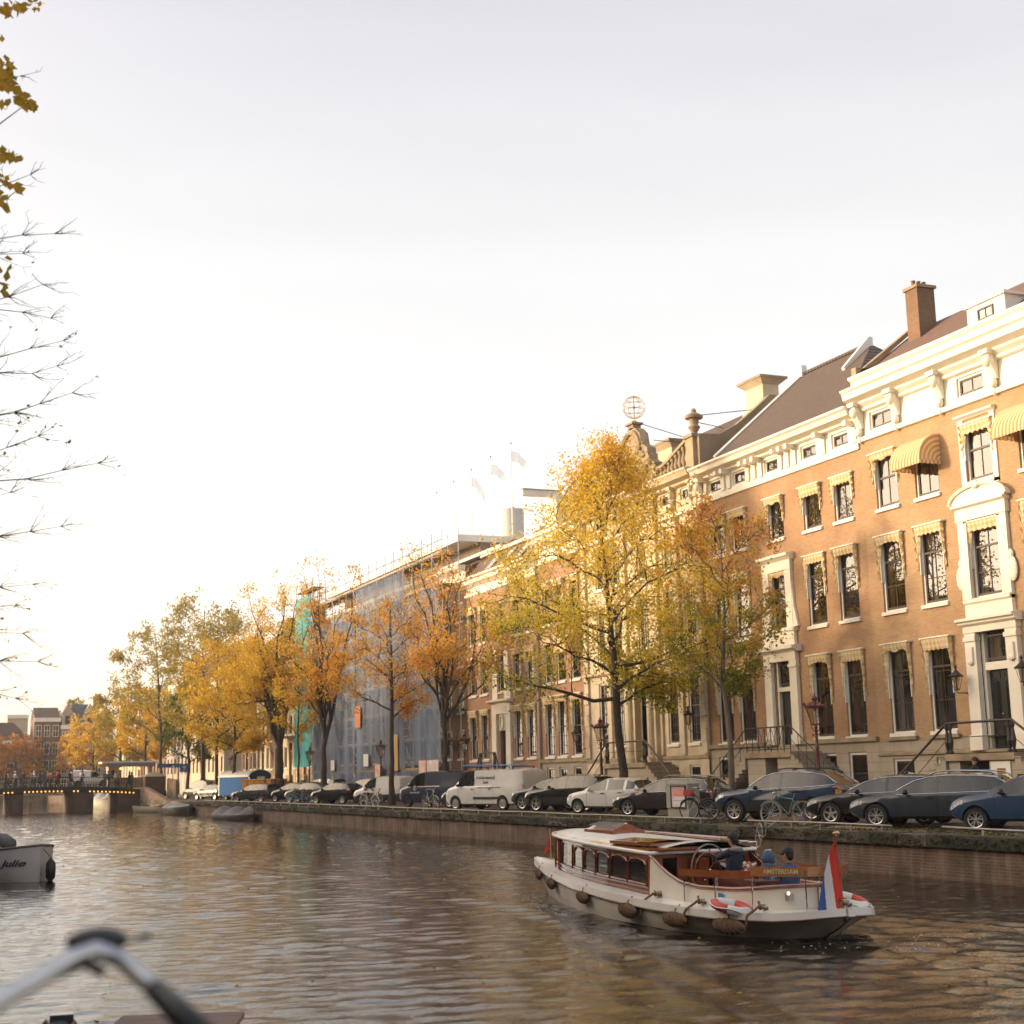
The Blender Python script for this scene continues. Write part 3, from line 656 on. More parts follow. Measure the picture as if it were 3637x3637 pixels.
# ------------------------------------------------------------------ the ochre brick mansion, nearest house
XB = 46
h1 = thing('town_house', 'nearest ochre brick canal house with carved white cornice and two opened striped awnings', 'house', (FX, 38, 0))
cols = [43.7, 41.4, 36.0, 33.7]; holes = []
for y in cols: holes += [(y - .66, y + .66, 2.82, 6.0), (y - .66, y + .66, 7.27, 10.05), (y - .66, y + .66, 11.16, 13.2)]
holes += [(37.9, 39.25, 11.2, 13.15), (37.85, 39.35, 7.2, 9.75), (37.8, 39.3, 2.07, 6.05)]
b = MB(); facade(b, FX, 30, 45.17, 2.55, 13.93, holes + [], BR1); facade(b, FX, 30, 45.17, 13.93, 16.3, [(38.1, 39.45, 14.25, 14.95), (43.15, 44.5, 14.25, 14.95), (33, 34.4, 14.25, 14.95)], WHITE, .15)
hull(b, FX, XB, 30, 45.17, 16.3, BRD); b.build('wall', h1)
b = MB(); ph = [(43.15, 44.35, .75, 1.9), (40.6, 41.9, .75, 1.9), (35.5, 36.7, .75, 1.9), (39.5, 40.6, .1, 1.72), (37.8, 39.3, 2.0, 2.55)]
facade(b, FX - .06, 30, 45.17, .05, 2.55, ph, HARD, .28); moulding(b, FX - .055, 30, 45.16, [(.0, 2.0), (.1, 2.03), (.1, 2.1), (.0, 2.13)], STONE_D)
for y in cols: b.box(FX - .16, FX, y - .85, y + .85, 2.56, 2.68, STONE_D)
b.build('plinth', h1)
for i, y in enumerate(cols):
    cu = (CURT_W, (.18, .36, .28, .3)[i])
    window(h1, FX, y, 2.82, 1.32, 3.18, .72, 2, 3, canopy='drape', curtain=(CURT_W, (.42, .25, .48, .33)[i]), seed=i)
    window(h1, FX, y, 7.27, 1.32, 2.78, .68, 2, 3, canopy='drape', curtain=cu, seed=i + 2)
    window(h1, FX, y, 11.16, 1.32, 2.04, .58, 2, 1, canopy='dome' if i in (1, 2) else 'drape', curtain=(CURT_W, .2), seed=i)
window(h1, FX, 38.575, 11.2, 1.35, 1.95, .58, 2, 1, canopy='drape', curtain=(CURT_W, .25), seed=1)
window(h1, FX, 38.6, 7.2, 1.5, 2.55, .70, 2, 3, canopy='drape', curtain=(CURT_W, .22), seed=3)
for y, z in ((43.75, .75), (41.25, .75), (36.1, .75)): window(h1, FX - .06, y, z, 1.2 if y != 41.25 else 1.3, 1.15, 0, 2, 2, sill=False)
for y in (38.775, 43.825, 33.7): window(h1, FX, y, 14.25, 1.35, .7, 0, 2, 1, sill=False)
b = MB()                                                                       # carved portal and window surround
for y in (37.55, 39.55): b.box(FX - .2, FX, y - .27, y + .27, 2.1, 6.02, WHITE); b.box(FX - .26, FX, y - .31, y + .31, 2.1, 2.6, WHITE); b.box(FX - .25, FX, y - .30, y + .30, 5.75, 5.9, WHITE); b.box(FX - .27, FX - .2, y - .14, y + .14, 5.0, 5.55, WHITE); b.ball((FX - .25, y, 5.05), (.06, .13, .12), WHITE, 8, 6)
b.box(FX - .22, FX, 37.25, 39.85, 6.03, 6.26, WHITE); moulding(b, FX, 37.15, 39.95, [(.25, 6.26), (.34, 6.32), (.34, 6.38), (.46, 6.42), (.46, 6.5), (.2, 6.56)], WHITE)
b.box(FX - .16, FX, 37.4, 39.7, 6.56, 7.12, WHITE); moulding(b, FX, 37.4, 39.7, [(.18, 7.0), (.24, 7.05), (.24, 7.14), (.1, 7.18)], WHITE)
for sg, y in ((-1, 37.62), (1, 39.58)):
    b.box(FX - .14, FX, y - .22, y + .22, 7.18, 9.9, WHITE)
    b.ball((FX - .08, y + sg * .3, 7.95), (.08, .22, .42), WHITE, 10, 8); b.ball((FX - .08, y + sg * .22, 8.45), (.07, .16, .18), WHITE, 8, 6)
b.box(FX - .18, FX, 37.35, 39.85, 9.88, 10.3, WHITE); moulding(b, FX, 37.3, 39.9, [(.2, 10.3), (.32, 10.36), (.32, 10.44), (.12, 10.47)], WHITE)
arc = [(37.2, 10.46), (40.0, 10.46)] + [(38.6 + 1.4 * cos(t), 10.46 + .52 * sin(t)) for t in [pi * k / 14 for k in range(1, 14)]]
b.prism([arc[0]] + [arc[1]] + arc[2:], FX - .22, FX, WHITE, 'x')
b.tube([(FX - .26, 38.6 + 1.42 * cos(pi * k / 14), 10.48 + .54 * sin(pi * k / 14)) for k in range(15)], .065, WHITE, 6); b.ball((FX - .25, 38.6, 11.02), (.12, .2, .16), WHITE, 8, 6)
for a in ((37.66, 37.9), (39.25, 39.5)): b.box(FX - .05, FX, a[0], a[1], 11.0, 13.4, WHITE)
b.box(FX - .05, FX, 37.66, 39.5, 10.98, 11.12, WHITE); moulding(b, FX, 37.6, 39.56, [(.05, 13.4), (.1, 13.44), (.2, 13.5), (.2, 13.56), (.05, 13.6)], WHITE)
b.build('portal', h1)
panel_door(h1, FX, 37.95, 39.15, 2.08, 4.72, double=True, lights=True)
b = MB(); b.box(FX + .05, FX + .22, 37.8, 37.95, 2.07, 6.05, WHITE); b.box(FX + .05, FX + .22, 39.15, 39.3, 2.07, 6.05, WHITE); b.box(FX + .02, FX + .22, 37.95, 39.15, 4.74, 5.0, WHITE); b.build('door_frame', h1)
window(h1, FX, 38.55, 5.0, 1.2, 1.0, 0, 1, 1, curtain=(CURT_W, .5), plain=True)
b = MB()                                                                       # main cornice
moulding(b, FX, 30, 45.2, [(.04, 13.9), (.12, 13.92), (.12, 14.08), (.04, 14.12)], WHITE)
moulding(b, FX, 30, 45.25, [(.06, 15.05), (.14, 15.1), (.14, 15.2), (.3, 15.34), (.3, 15.42), (.62, 15.55), (.66, 15.78), (.74, 15.86), (.74, 15.94), (.1, 15.98)], WHITE)
b.box(FX - .3, FX + .3, 30, 45.1, 15.98, 16.42, WHITE); moulding(b, FX, 30, 45.12, [(.34, 16.3), (.42, 16.36), (.42, 16.46), (.1, 16.5)], WHITE)
b.build('cornice', h1)
for y in (45.0, 42.75, 40.25, 37.45, 35.0): b = MB(); console(b, FX, y, 15.42, WHITE); b.build('console', h1, smooth=50)
b = MB(); mansard(b, FX + .1, 30, 45.15, 16.5, 36.6, 18.75, TILE_R, XB, BRCH); rf = b.build('roof', h1)
b = MB(); b.prism([(FX - .1, 16.3), (36.5, 18.8), (36.5, 18.98), (FX - .1, 16.6)], 45.0, 45.28, STONE_D, 'y'); b.box(FX - .1, FX + .8, 45.0, 45.3, 16.2, 16.9, STONE_D); b.build('gable_coping', rf)
b = MB(); b.box(35.5, 36.3, 43.6, 44.35, 17.3, 19.95, BRCH); b.box(35.43, 36.37, 43.53, 44.42, 19.95, 20.07, STONE_D); b.box(35.46, 36.34, 43.56, 44.39, 17.2, 17.75, ZINC)
for k in range(3): b.lathe([(.09, 0), (.075, .22), (.1, .25)], (35.65 + .25 * k, 44.0, 20.07), BRCH, 8)
b.tube([(35.47, 43.58, 17.5), (35.47, 43.58, 19.95)], .03, BRD, 5); b.build('chimney', rf)
b = MB(); b.box(33.75, 35.6, 37.0, 38.9, 16.45, 17.35, WHITE2); b.box(33.65, 35.7, 36.9, 39.0, 17.35, 17.45, WHITE2); dm = b.build('dormer', rf)
window(h1, 33.6, 37.95, 16.65, .95, .6, 0, 2, 1, plain=True)
stoop(h1, 36.2, 39.5, 1.98, 31.85, True, True, door=(37.5, 38.9))
b = MB(); b.box(31.93, 31.96, 36.5, 37.4, .5, 1.72, WHITE2); b.box(31.915, 31.93, 36.72, 37.1, 1.15, 1.5, mat('brass_plate', (.35, .19, .05), .4, .2, 6, metal=.6)); b.build('sign_board', h1)
# ------------------------------------------------------------------ second house
h2 = thing('town_house', 'orange brick canal house with big dark tiled roof and a row of small attic windows', 'house', (FX, 51.3, 0))
cols = [46.5, 48.65, 54.3, 56.1]; holes = []
for y in cols: holes += [(y - .62, y + .62, 2.8, 6.0), (y - .62, y + .62, 7.25, 10.03), (y - .62, y + .62, 11.15, 12.86)]
holes += [(50.72, 51.95, 2.35, 6.0), (50.72, 51.95, 7.35, 9.75), (50.75, 51.9, 11.15, 12.86)]
b = MB(); facade(b, FX + .02, 45.17, 57.48, 2.6, 13.7, holes, BR2)
att = [46.5, 48.68, 51.45, 54.05, 56.2]
facade(b, FX + .02, 45.17, 57.48, 13.7, 15.3, [(y - .56, y + .56, 14.07, 14.66) for y in att], WHITE, .15); hull(b, FX + .02, XB, 45.175, 57.475, 15.3, BRD); b.build('wall', h2)
b = MB(); facade(b, FX - .04, 45.2, 57.48, .05, 2.6, [(45.95, 47.1, .12, 2.2), (47.9, 49.05, .12, 2.2), (50.4, 51.4, .12, 2.0), (53.8, 54.9, .4, 2.1), (55.7, 56.8, .12, 2.2)], HARD, .25)
b.box(FX - .16, FX + .02, 45.2, 50.25, 2.58, 2.74, STONE_D); b.box(FX - .16, FX + .02, 52.9, 57.48, 2.58, 2.74, STONE_D); b.build('plinth', h2)
for i, y in enumerate(cols):
    window(h2, FX + .02, y, 2.8, 1.24, 3.2, .74, 1, 1, canopy='drape', curtain=(CURT_R, .3), seed=i + 1)
    window(h2, FX + .02, y, 7.25, 1.24, 2.78, .74, 1, 1, canopy='drape', curtain=(CURT_R, .3), seed=i)
    window(h2, FX + .02, y, 11.15, 1.24, 1.71, .0, 2, 1, canopy='drape', curtain=(CURT_R if i < 2 else CURT_W, .22), seed=i + 3)
window(h2, FX + .02, 51.335, 7.35, 1.23, 2.4, .72, 1, 1, canopy='drape', curtain=(CURT_W, .2), seed=2)
window(h2, FX + .02, 51.325, 11.15, 1.15, 1.71, 0, 2, 1, canopy='drape', curtain=(CURT_W, .2), seed=2)
for y in att: window(h2, FX + .02, y, 14.07, 1.12, .59, 0, 2, 1, sill=False, seed=0)
for y in (46.525, 48.475, 56.25): window(h2, FX - .04, y, .3, 1.15, 1.88, .6, 1, 1, sill=False)
b = MB()
for y in (50.42, 52.3): b.box(FX - .16, FX, y - .26, y + .26, 2.6, 6.0, WHITE); b.box(FX - .21, FX, y - .3, y + .3, 2.6, 3.0, WHITE); b.box(FX - .21, FX, y - .29, y + .29, 5.72, 5.85, WHITE)
b.box(FX - .18, FX, 50.16, 52.56, 6.0, 6.35, WHITE); moulding(b, FX, 49.95, 52.8, [(.2, 6.35), (.3, 6.42), (.46, 6.46), (.46, 6.58), (.15, 6.64)], WHITE)
b.box(FX - .14, FX, 50.2, 52.55, 6.62, 7.3, WHITE); moulding(b, FX, 50.12, 52.65, [(.15, 7.18), (.22, 7.22), (.22, 7.32), (.1, 7.36)], WHITE)
for sg, y in ((-1, 50.5), (1, 52.17)):
    b.box(FX - .12, FX + .02, y - .22, y + .22, 7.36, 9.8, WHITE)
    b.prism([(y, 7.36), (y + sg * .55, 7.36), (y + sg * .5, 7.55), (y + sg * .32, 8.2), (y + sg * .24, 9.2), (y, 9.6)], FX - .1, FX + .02, WHITE, 'x')
b.box(FX - .14, FX + .02, 50.25, 52.4, 9.75, 10.15, WHITE); moulding(b, FX, 50.15, 52.5, [(.14, 10.15), (.26, 10.25), (.36, 10.3), (.36, 10.42), (.1, 10.46)], WHITE)
b.build('portal', h2)
panel_door(h2, FX, 50.86, 51.82, 2.4, 4.75)
b = MB(); b.box(FX + .05, FX + .22, 50.72, 50.86, 2.35, 6.0, WHITE); b.box(FX + .05, FX + .22, 51.82, 51.95, 2.35, 6.0, WHITE); b.box(FX + .04, FX + .22, 50.86, 51.82, 4.78, 4.96, WHITE); b.build('door_frame', h2)
window(h2, FX, 51.34, 4.97, .96, 1.0, 0, 1, 1, plain=True)
b = MB(); moulding(b, FX, 45.2, 57.5, [(.0, 13.68), (.07, 13.7), (.07, 13.95), (.0, 13.98)], WHITE)
moulding(b, FX, 45.2, 57.45, [(.04, 14.78), (.16, 14.84), (.16, 14.92), (.5, 15.02), (.56, 15.2), (.66, 15.28), (.66, 15.36), (.1, 15.42)], WHITE)
for y in [45.5 + .52 * i for i in range(24)]:
    if min(abs(y - a) for a in att) > .60: b.box(FX - .46, FX, y - .1, y + .1, 14.66, 14.86, WHITE); b.box(FX - .06, FX, y - .14, y + .14, 14.0, 14.7, WHITE)
b.build('cornice', h2)
b = MB(); console(b, FX, 57.3, 14.9, WHITE, .4, 1.0, .4); b.build('console', h2, smooth=50)
b = MB(); x0, z0 = FX - .5, 15.42; xr, zr = 38, 19.72
b.quad((x0, 45.3, z0), (x0, 55.2, z0), (xr, 55.2, zr), (xr, 50.0, zr), TILE_D); b.poly([(x0, 45.3, z0), (xr, 50.0, zr), (42.5, 45.3, z0)], TILE_D); b.quad((xr, 50, zr), (xr, 55.2, zr), (42.5, 55.2, z0), (42.5, 45.3, z0), TILE_D); b.poly([(x0, 55.2, z0), (xr, 55.2, zr), (42.5, 55.2, z0)], BRD)
rf = b.build('roof', h2)
b = MB(); b.tube([(x0, 55.2, z0 + .05), (xr, 55.2, zr + .05)], .09, WHITE2, 5); b.tube([(xr, 55.2, zr + .05), (xr, 50, zr + .05)], .1, TILE_D, 6); b.box(37.8, 38.1, 55.05, 55.35, 19.6, 20.15, WHITE2)
b.prism([(36.5, 18.3), (38.0, 19.6), (38.0, 20.0), (37.8, 20.0), (36.4, 18.5)], 49.85, 50.05, WHITE2, 'y'); b.build('ridge_trim', rf)
stoop(h2, 48.9, 52.3, 2.3, 32.0, True, True, 'fan', door=(50.0, 50.9))
# ------------------------------------------------------------------ baroque stone mansion
h3 = thing('mansion', 'sandstone mansion with balustraded attic, carved crest and golden wire globe on top', 'mansion', (FX, 63.8, 0))
b = MB(); cl = [58.75, 60.75, 66.3, 68.15]; holes = []
for y in cl: holes += [(y - .5, y + .5, 2.9, 6.2), (y - .5, y + .5, 7.3, 10.2), (y - .5, y + .5, 11.1, 13.0), (y - .45, y + .45, 14.22, 14.8)]
holes += [(62.95, 63.9, 2.1, 6.3), (62.9, 63.95, 7.6, 10.2), (62.95, 63.9, 11.1, 13.0)]
facade(b, FX - .08, 57.48, 70.2, 2.2, 15.3, holes, STONE, .3); hull(b, FX - .08, XB, 57.5, 70.18, 15.3, STONE_D); b.build('wall', h3)
b = MB(); facade(b, FX - .14, 57.5, 70.2, .05, 2.2, [(58.3, 59.3, 1.0, 1.9), (60.3, 61.3, 1.0, 1.9), (65.8, 66.8, 1.0, 1.9), (67.6, 68.6, 1.0, 1.9)], STONE, .3); b.box(FX - .2, FX, 57.5, 70.2, 2.18, 2.34, STONE_D); b.build('plinth', h3)
for i, y in enumerate(cl):
    window(h3, FX - .08, y, 2.9, 1.0, 3.3, .52, 4, 8); window(h3, FX - .08, y, 7.3, 1.0, 2.9, .5, 4, 7); window(h3, FX - .08, y, 11.1, 1.0, 1.9, .5, 3, 4); window(h3, FX - .08, y, 14.22, .9, .58, 0, 2, 1, sill=False)
    window(h3, FX - .14, y + .05 if i < 2 else y, 1.0, 1.0, .9, 0, 2, 2, sill=False)
window(h3, FX - .08, 63.425, 7.6, 1.05, 2.6, .5, 4, 6); window(h3, FX - .08, 63.425, 11.1, .95, 1.9, .5, 3, 4); window(h3, FX - .08, 63.425, 4.75, .95, 1.5, 0, 2, 1, plain=True)
panel_door(h3, FX - .08, 62.97, 63.88, 2.35, 4.7)
b = MB()
for y in (57.75, 69.95):
    for k in range(23): z = 2.4 + k * .56; b.box(FX - .2 - .03 * (k % 2), FX, y - .24, y + .24, z, z + .53, STONE)
for y in (59.75, 61.85, 65.2, 67.25):
    b.box(FX - .22, FX, y - .2, y + .2, 7.0, 13.2, STONE); b.box(FX - .28, FX, y - .27, y + .27, 13.2, 13.5, STONE); b.box(FX - .28, FX, y - .26, y + .26, 6.75, 7.0, STONE)
    b.box(FX - .2, FX, y - .2, y + .2, 2.4, 6.6, STONE)
for y in (62.35, 64.5): b.lathe([(.28, 0), (.28, .2), (.2, .3), (.2, 3.6), (.28, 3.75), (.3, 3.95)], (FX - .42, y, 2.1), STONE, 12); b.box(FX - .4, FX, y - .42, y + .42, 2.1, 6.1, STONE)
b.box(FX - .72, FX, 61.9, 64.95, 6.05, 6.35, STONE); arc = [(62.1, 6.35), (64.75, 6.35)] + [(63.42 + 1.3 * cos(pi * k / 12), 6.35 + 1.15 * sin(pi * k / 12)) for k in range(1, 12)]
b.prism(arc, FX - .35, FX, STONE, 'x'); b.tube([(FX - .42, 63.42 + 1.3 * cos(pi * k / 12), 6.35 + 1.15 * sin(pi * k / 12)) for k in range(13)], .12, STONE_D, 6)
moulding(b, FX, 57.5, 70.2, [(.2, 6.58), (.3, 6.64), (.3, 6.74), (.1, 6.78)], STONE); b.build('portal_and_pilasters', h3)
b = MB(); moulding(b, FX, 57.5, 70.25, [(.1, 13.5), (.22, 13.56), (.22, 13.7), (.1, 13.76)], WHITE); moulding(b, FX, 57.5, 70.3, [(.12, 14.86), (.3, 14.95), (.3, 15.05), (.62, 15.15), (.7, 15.35), (.78, 15.42), (.78, 15.5), (.1, 15.54)], STONE)
for y in (57.9, 59.8, 61.7, 65.2, 67.2, 69.8): console(b, FX - .08, y, 15.0, STONE, .3, .7, .35)
b.build('cornice', h3, smooth=45)
b = MB()                                                                       # swooping balustrade with corner piers
for y in (57.95, 69.6): b.box(FX - .2, FX + .45, y - .35, y + .35, 15.54, 17.0, STONE_D); b.box(FX - .28, FX + .52, y - .43, y + .43, 17.0, 17.15, STONE_D); b.build('pier', h3); b = MB()
for ya, yb in ((58.3, 61.6), (66.2, 69.25)):
    outer_first = ya < 63
    def ztop(y): t = (y - ya) / (yb - ya); t = t if outer_first else 1 - t; return lerp(16.95, 16.15, min(1, t * 1.3)) if True else 0
    n = 12
    b.grid([[(FX - .15, lerp(ya, yb, i / n), ztop(lerp(ya, yb, i / n)) + .16) for i in range(n + 1)], [(FX - .15, lerp(ya, yb, i / n), ztop(lerp(ya, yb, i / n))) for i in range(n + 1)], [(FX + .22, lerp(ya, yb, i / n), ztop(lerp(ya, yb, i / n))) for i in range(n + 1)], [(FX + .22, lerp(ya, yb, i / n), ztop(lerp(ya, yb, i / n)) + .16) for i in range(n + 1)], [(FX - .15, lerp(ya, yb, i / n), ztop(lerp(ya, yb, i / n)) + .16) for i in range(n + 1)]], STONE_D)
    b.box(FX - .15, FX + .22, ya, yb, 15.54, 15.7, STONE_D)
    for i in range(9): y = lerp(ya, yb, (i + .5) / 9); baluster(b, FX + .03, y, 15.7, ztop(y), STONE_D, .14)
    b.build('balustrade', h3, smooth=45); b = MB()
b = MB(); out = [(61.3, 15.5), (66.4, 15.5), (66.2, 16.6), (65.6, 16.9), (65.5, 17.5), (64.9, 17.8), (64.75, 18.4), (64.3, 18.75), (63.9, 18.85), (63.4, 18.75), (62.95, 18.4), (62.8, 17.8), (62.2, 17.5), (62.1, 16.9), (61.5, 16.6)]
b.prism(out, FX - .15, FX + .35, STONE_D, 'x'); b.tube([(FX - .2, 63.85 + .95 * cos(pi * k / 10), 17.5 + 1.1 * sin(pi * k / 10)) for k in range(11)], .13, STONE_D, 6)
r_ = random.Random(8)
for i in range(34):
    y = r_.uniform(61.6, 66.1); z = r_.uniform(15.7, min(18.4, 17.9 - abs(y - 63.85) * .55)); b.ball((FX - .2, y, z), (r_.uniform(.08, .2), r_.uniform(.1, .28), r_.uniform(.1, .26)), STONE_D, 8, 6)
b.box(FX - .15, FX + .3, 63.6, 64.2, 18.75, 19.0, STONE_D); b.box(FX - .25, FX + .4, 63.5, 64.3, 19.0, 19.1, STONE_D); b.build('crest', h3, smooth=45)
for y in (57.95, 69.6):
    b = MB(); b.lathe([(.2, 0), (.14, .12), (.3, .38), (.2, .5), (.24, .75), (.42, .8), (.44, .92), (.3, 1.0), (.12, 1.1), (.14, 1.2), (.05, 1.3)], (FX + .12, y, 17.15), STONE_D, 12); b.build('vase', h3, smooth=45)
GOLD = mat('gilded_iron', (.75, .52, .2), .35, .1, 3, metal=.7)
b = MB(); c = Vector((FX + .1, 63.9, 19.95)); rg = .58
for k in range(6): a = pi * k / 6; b.tube([c + Vector((rg * cos(t) * cos(a), rg * cos(t) * sin(a), rg * sin(t))) for t in [2 * pi * j / 24 for j in range(24)]], .011, GOLD, 4, closed=True)
for zz in (-.4, -.15, .15, .4): q = sqrt(rg * rg - zz * zz); b.tube([c + Vector((q * cos(t), q * sin(t), zz)) for t in [2 * pi * j / 24 for j in range(24)]], .014, GOLD, 4, closed=True)
b.tube([c - Vector((0, 0, .85)), c + Vector((0, 0, .72))], .025, GOLD, 5); b.ball(c, .07, IRON); b.lathe([(.3, 0), (.2, .1), (.05, .2)], c - Vector((0, 0, .87)), GOLD, 10); b.build('wire_globe', h3)
b = MB()
for (p, q) in (((FX + .15, 63.9, 19.2), (36.2, 63, 18.3)), ((FX + .2, 57.95, 18.1), (36.8, 57.8, 18.6)), ((FX + .2, 69.6, 18.0), (36.5, 69.3, 18.2)), ((FX + .3, 62.3, 17.9), (35.0, 59.8, 17.2)), ((FX + .2, 57.95, 17.8), (35.2, 57.9, 17.6))): b.tube([p, q], .02, IRON, 4)
b.build('stay_rod', h3)
b = MB(); b.prism([(FX, 15.4), (FX, 17.1), (34.6, 17.15), (35.6, 17.7), (36.6, 18.5), (37.5, 19.3), (39.2, 19.3), (42, 15.4)], 57.35, 57.75, mat('rendered_wall', (.27, .21, .14), .9, .25, .8, bump=.3), 'y')
mansard(b, FX + .6, 57.7, 70.1, 15.5, 38.2, 19.2, TILE_D, 43); b.build('roof', h3)
for (x, y, z, zt) in ((37.9, 58.6, 18.7, 20.3), (36.9, 66.0, 16.9, 18.75)):
    b = MB(); b.add([(x - .6, y - 1.0, z), (x + .6, y - 1.0, z), (x + .6, y + 1.0, z), (x - .6, y + 1.0, z), (x - .45, y - .75, z + .5), (x + .45, y - .75, z + .5), (x + .45, y + .75, z + .5), (x - .45, y + .75, z + .5), (x - .45, y - .75, zt - .35), (x + .45, y - .75, zt - .35), (x + .45, y + .75, zt - .35), (x - .45, y + .75, zt - .35), (x - .75, y - 1.05, zt - .08), (x + .75, y - 1.05, zt - .08), (x + .75, y + 1.05, zt - .08), (x - .75, y + 1.05, zt - .08)],
        [(a + i, a + (i + 1) % 4, a + 4 + (i + 1) % 4, a + 4 + i) for a in (0, 4, 8) for i in range(4)] + [(3, 2, 1, 0)], STONE); b.box(x - .78, x + .78, y - 1.08, y + 1.08, zt - .08, zt + .04, STONE_D); b.build('chimney', h3)
stoop(h3, 61.0, 65.3, 2.07, 31.95, True, True, 'baluster')
# ------------------------------------------------------------------ fourth house with hoist dormer
h4 = thing('town_house', 'narrow orange brick house with a white hoist-beam dormer above a bracketed cornice', 'house', (FX, 73.4, 0))
cl = [71.65, 73.55, 75.25]; holes = []
for y in cl: holes += [(y - .6, y + .6, 2.6, 5.85), (y - .6, y + .6, 6.7, 9.2), (y - .6, y + .6, 10.0, 12.3)]
b = MB(); facade(b, FX + .03, 70.2, 76.55, 2.3, 13.5, holes, BR4); b.quad((FX + .03, 70.2, 13.5), (FX + .03, 76.55, 13.5), (FX + .03, 76.55, 14.9), (FX + .03, 70.2, 14.9), WHITE); hull(b, FX + .03, XB, 70.21, 76.54, 14.9, BRD); b.build('wall', h4)
b = MB(); facade(b, FX - .03, 70.22, 76.55, .05, 2.3, [(y - .5, y + .5, .3, 2.0) for y in cl], HARD, .25); b.box(FX - .12, FX + .03, 70.22, 76.55, 2.26, 2.44, STONE_D); b.build('plinth', h4)
for i, y in enumerate(cl):
    window(h4, FX + .03, y, 2.6, 1.2, 3.25, .5, 3, 6, canopy='drape', seed=i); window(h4, FX + .03, y, 6.7, 1.2, 2.5, .5, 3, 4, canopy='dome' if i == 0 else 'drape', seed=i); window(h4, FX + .03, y, 10.0, 1.2, 2.3, .5, 3, 4, canopy='drape', seed=i)
    window(h4, FX - .03, y, .3, 1.0, 1.7, 0, 2, 2, sill=False)
b = MB(); moulding(b, FX, 70.25, 76.6, [(.05, 14.3), (.12, 14.36), (.12, 14.5), (.5, 14.75), (.55, 14.95), (.68, 15.03), (.68, 15.15), (.1, 15.2)], WHITE)
for k in range(11): y = 70.5 + .57 * k; b.box(FX - .45, FX, y - .09, y + .09, 14.5, 14.76, WHITE)
moulding(b, FX, 70.25, 76.55, [(.0, 13.5), (.08, 13.54), (.08, 13.66), (0, 13.7)], WHITE); b.build('cornice', h4)
b = MB(); mansard(b, FX + .2, 70.25, 76.5, 15.2, 38, 17.2, TILE_D, 43); b.build('roof', h4)
b = MB(); arc = [(72.75, 15.15), (74.35, 15.15), (74.35, 16.5)] + [(73.55 + .8 * cos(pi * k / 10), 16.5 + .75 * sin(pi * k / 10)) for k in range(1, 10)] + [(72.75, 16.5)]
b.prism(arc, FX - .35, FX - .05, WHITE2, 'x'); b.prism(arc, FX - .05, FX + 3.2, ZINC, 'x'); b.box(FX - 2.1, FX, 73.4, 73.7, 17.05, 17.4, WHITE2); b.box(FX - 2.15, FX + .3, 73.35, 73.75, 17.4, 17.46, ZINC); b.build('dormer', h4)
window(h4, FX - .42, 73.55, 15.3, .8, 1.5, .5, 2, 4, plain=True)
# ------------------------------------------------------------------ fifth house: white portal, brown mansard
h5 = thing('town_house', 'wide orange brick house with tall white door surround and slated mansard with skylights', 'house', (FX, 82.3, 0))
cl = [87.1, 85.15, 79.75, 77.8]; holes = []
for y in cl: holes += [(y - .62, y + .62, 2.6, 5.6), (y - .62, y + .62, 6.65, 8.95), (y - .62, y + .62, 9.9, 12.2)]
holes += [(81.75, 82.7, 2.0, 5.3), (81.7, 82.75, 6.65, 8.95), (81.7, 82.75, 9.9, 12.2)]
b = MB(); facade(b, FX, 76.55, 88.2, 2.0, 12.98, holes, BR4); b.quad((FX, 76.55, 12.98), (FX, 88.2, 12.98), (FX, 88.2, 14.1), (FX, 76.55, 14.1), WHITE); hull(b, FX, XB, 76.56, 88.19, 14.1, BR4); b.build('wall', h5)
b = MB(); facade(b, FX - .05, 76.6, 88.2, .05, 2.0, [(y - .5, y + .5, .5, 1.7) for y in cl], HARD, .25); b.build('plinth', h5)
for i, y in enumerate(cl):
    for z, hh in ((2.6, 3.0), (6.65, 2.3), (9.9, 2.3)): window(h5, FX, y, z, 1.24, hh, .5, 3, 5, canopy='drape', seed=i)
    window(h5, FX - .05, y, .5, 1.0, 1.2, 0, 2, 2, sill=False)
window(h5, FX, 82.225, 6.65, 1.05, 2.3, .5, 3, 5); window(h5, FX, 82.225, 9.9, 1.05, 2.3, .5, 3, 5); panel_door(h5, FX, 81.77, 82.68, 2.05, 4.25)
b = MB()
for y in (81.1, 83.35): b.box(FX - .15, FX, y - .36, y + .36, 2.0, 5.9, WHITE)
b.box(FX - .15, FX, 81.4, 83.0, 5.3, 5.95, WHITE); b.box(FX - .06, FX + .1, 81.77, 82.68, 4.3, 5.28, WHITE); b.tube([(FX - .1, 82.22 + .3 * cos(t), 4.8 + .42 * sin(t)) for t in [2 * pi * k / 16 for k in range(16)]], .05, WHITE, 5, closed=True)
moulding(b, FX, 80.55, 84.0, [(.15, 5.95), (.3, 6.02), (.4, 6.05), (.4, 6.14), (.1, 6.2)], WHITE)
for sg, y in ((-1, 81.35), (1, 83.1)): b.box(FX - .12, FX, y - .3, y + .3, 6.2, 9.4, WHITE); b.prism([(y, 6.2), (y + sg * .6, 6.2), (y + sg * .45, 7.4), (y + sg * .3, 9.2), (y, 9.2)], FX - .1, FX, WHITE, 'x')
b.build('portal', h5)
b = MB(); moulding(b, FX, 76.6, 88.25, [(.05, 13.0), (.12, 13.05), (.12, 13.2), (.05, 13.24)], WHITE); moulding(b, FX, 76.6, 88.3, [(.08, 13.62), (.4, 13.8), (.45, 14.0), (.6, 14.08), (.6, 14.2), (.1, 14.26)], WHITE); b.build('cornice', h5)
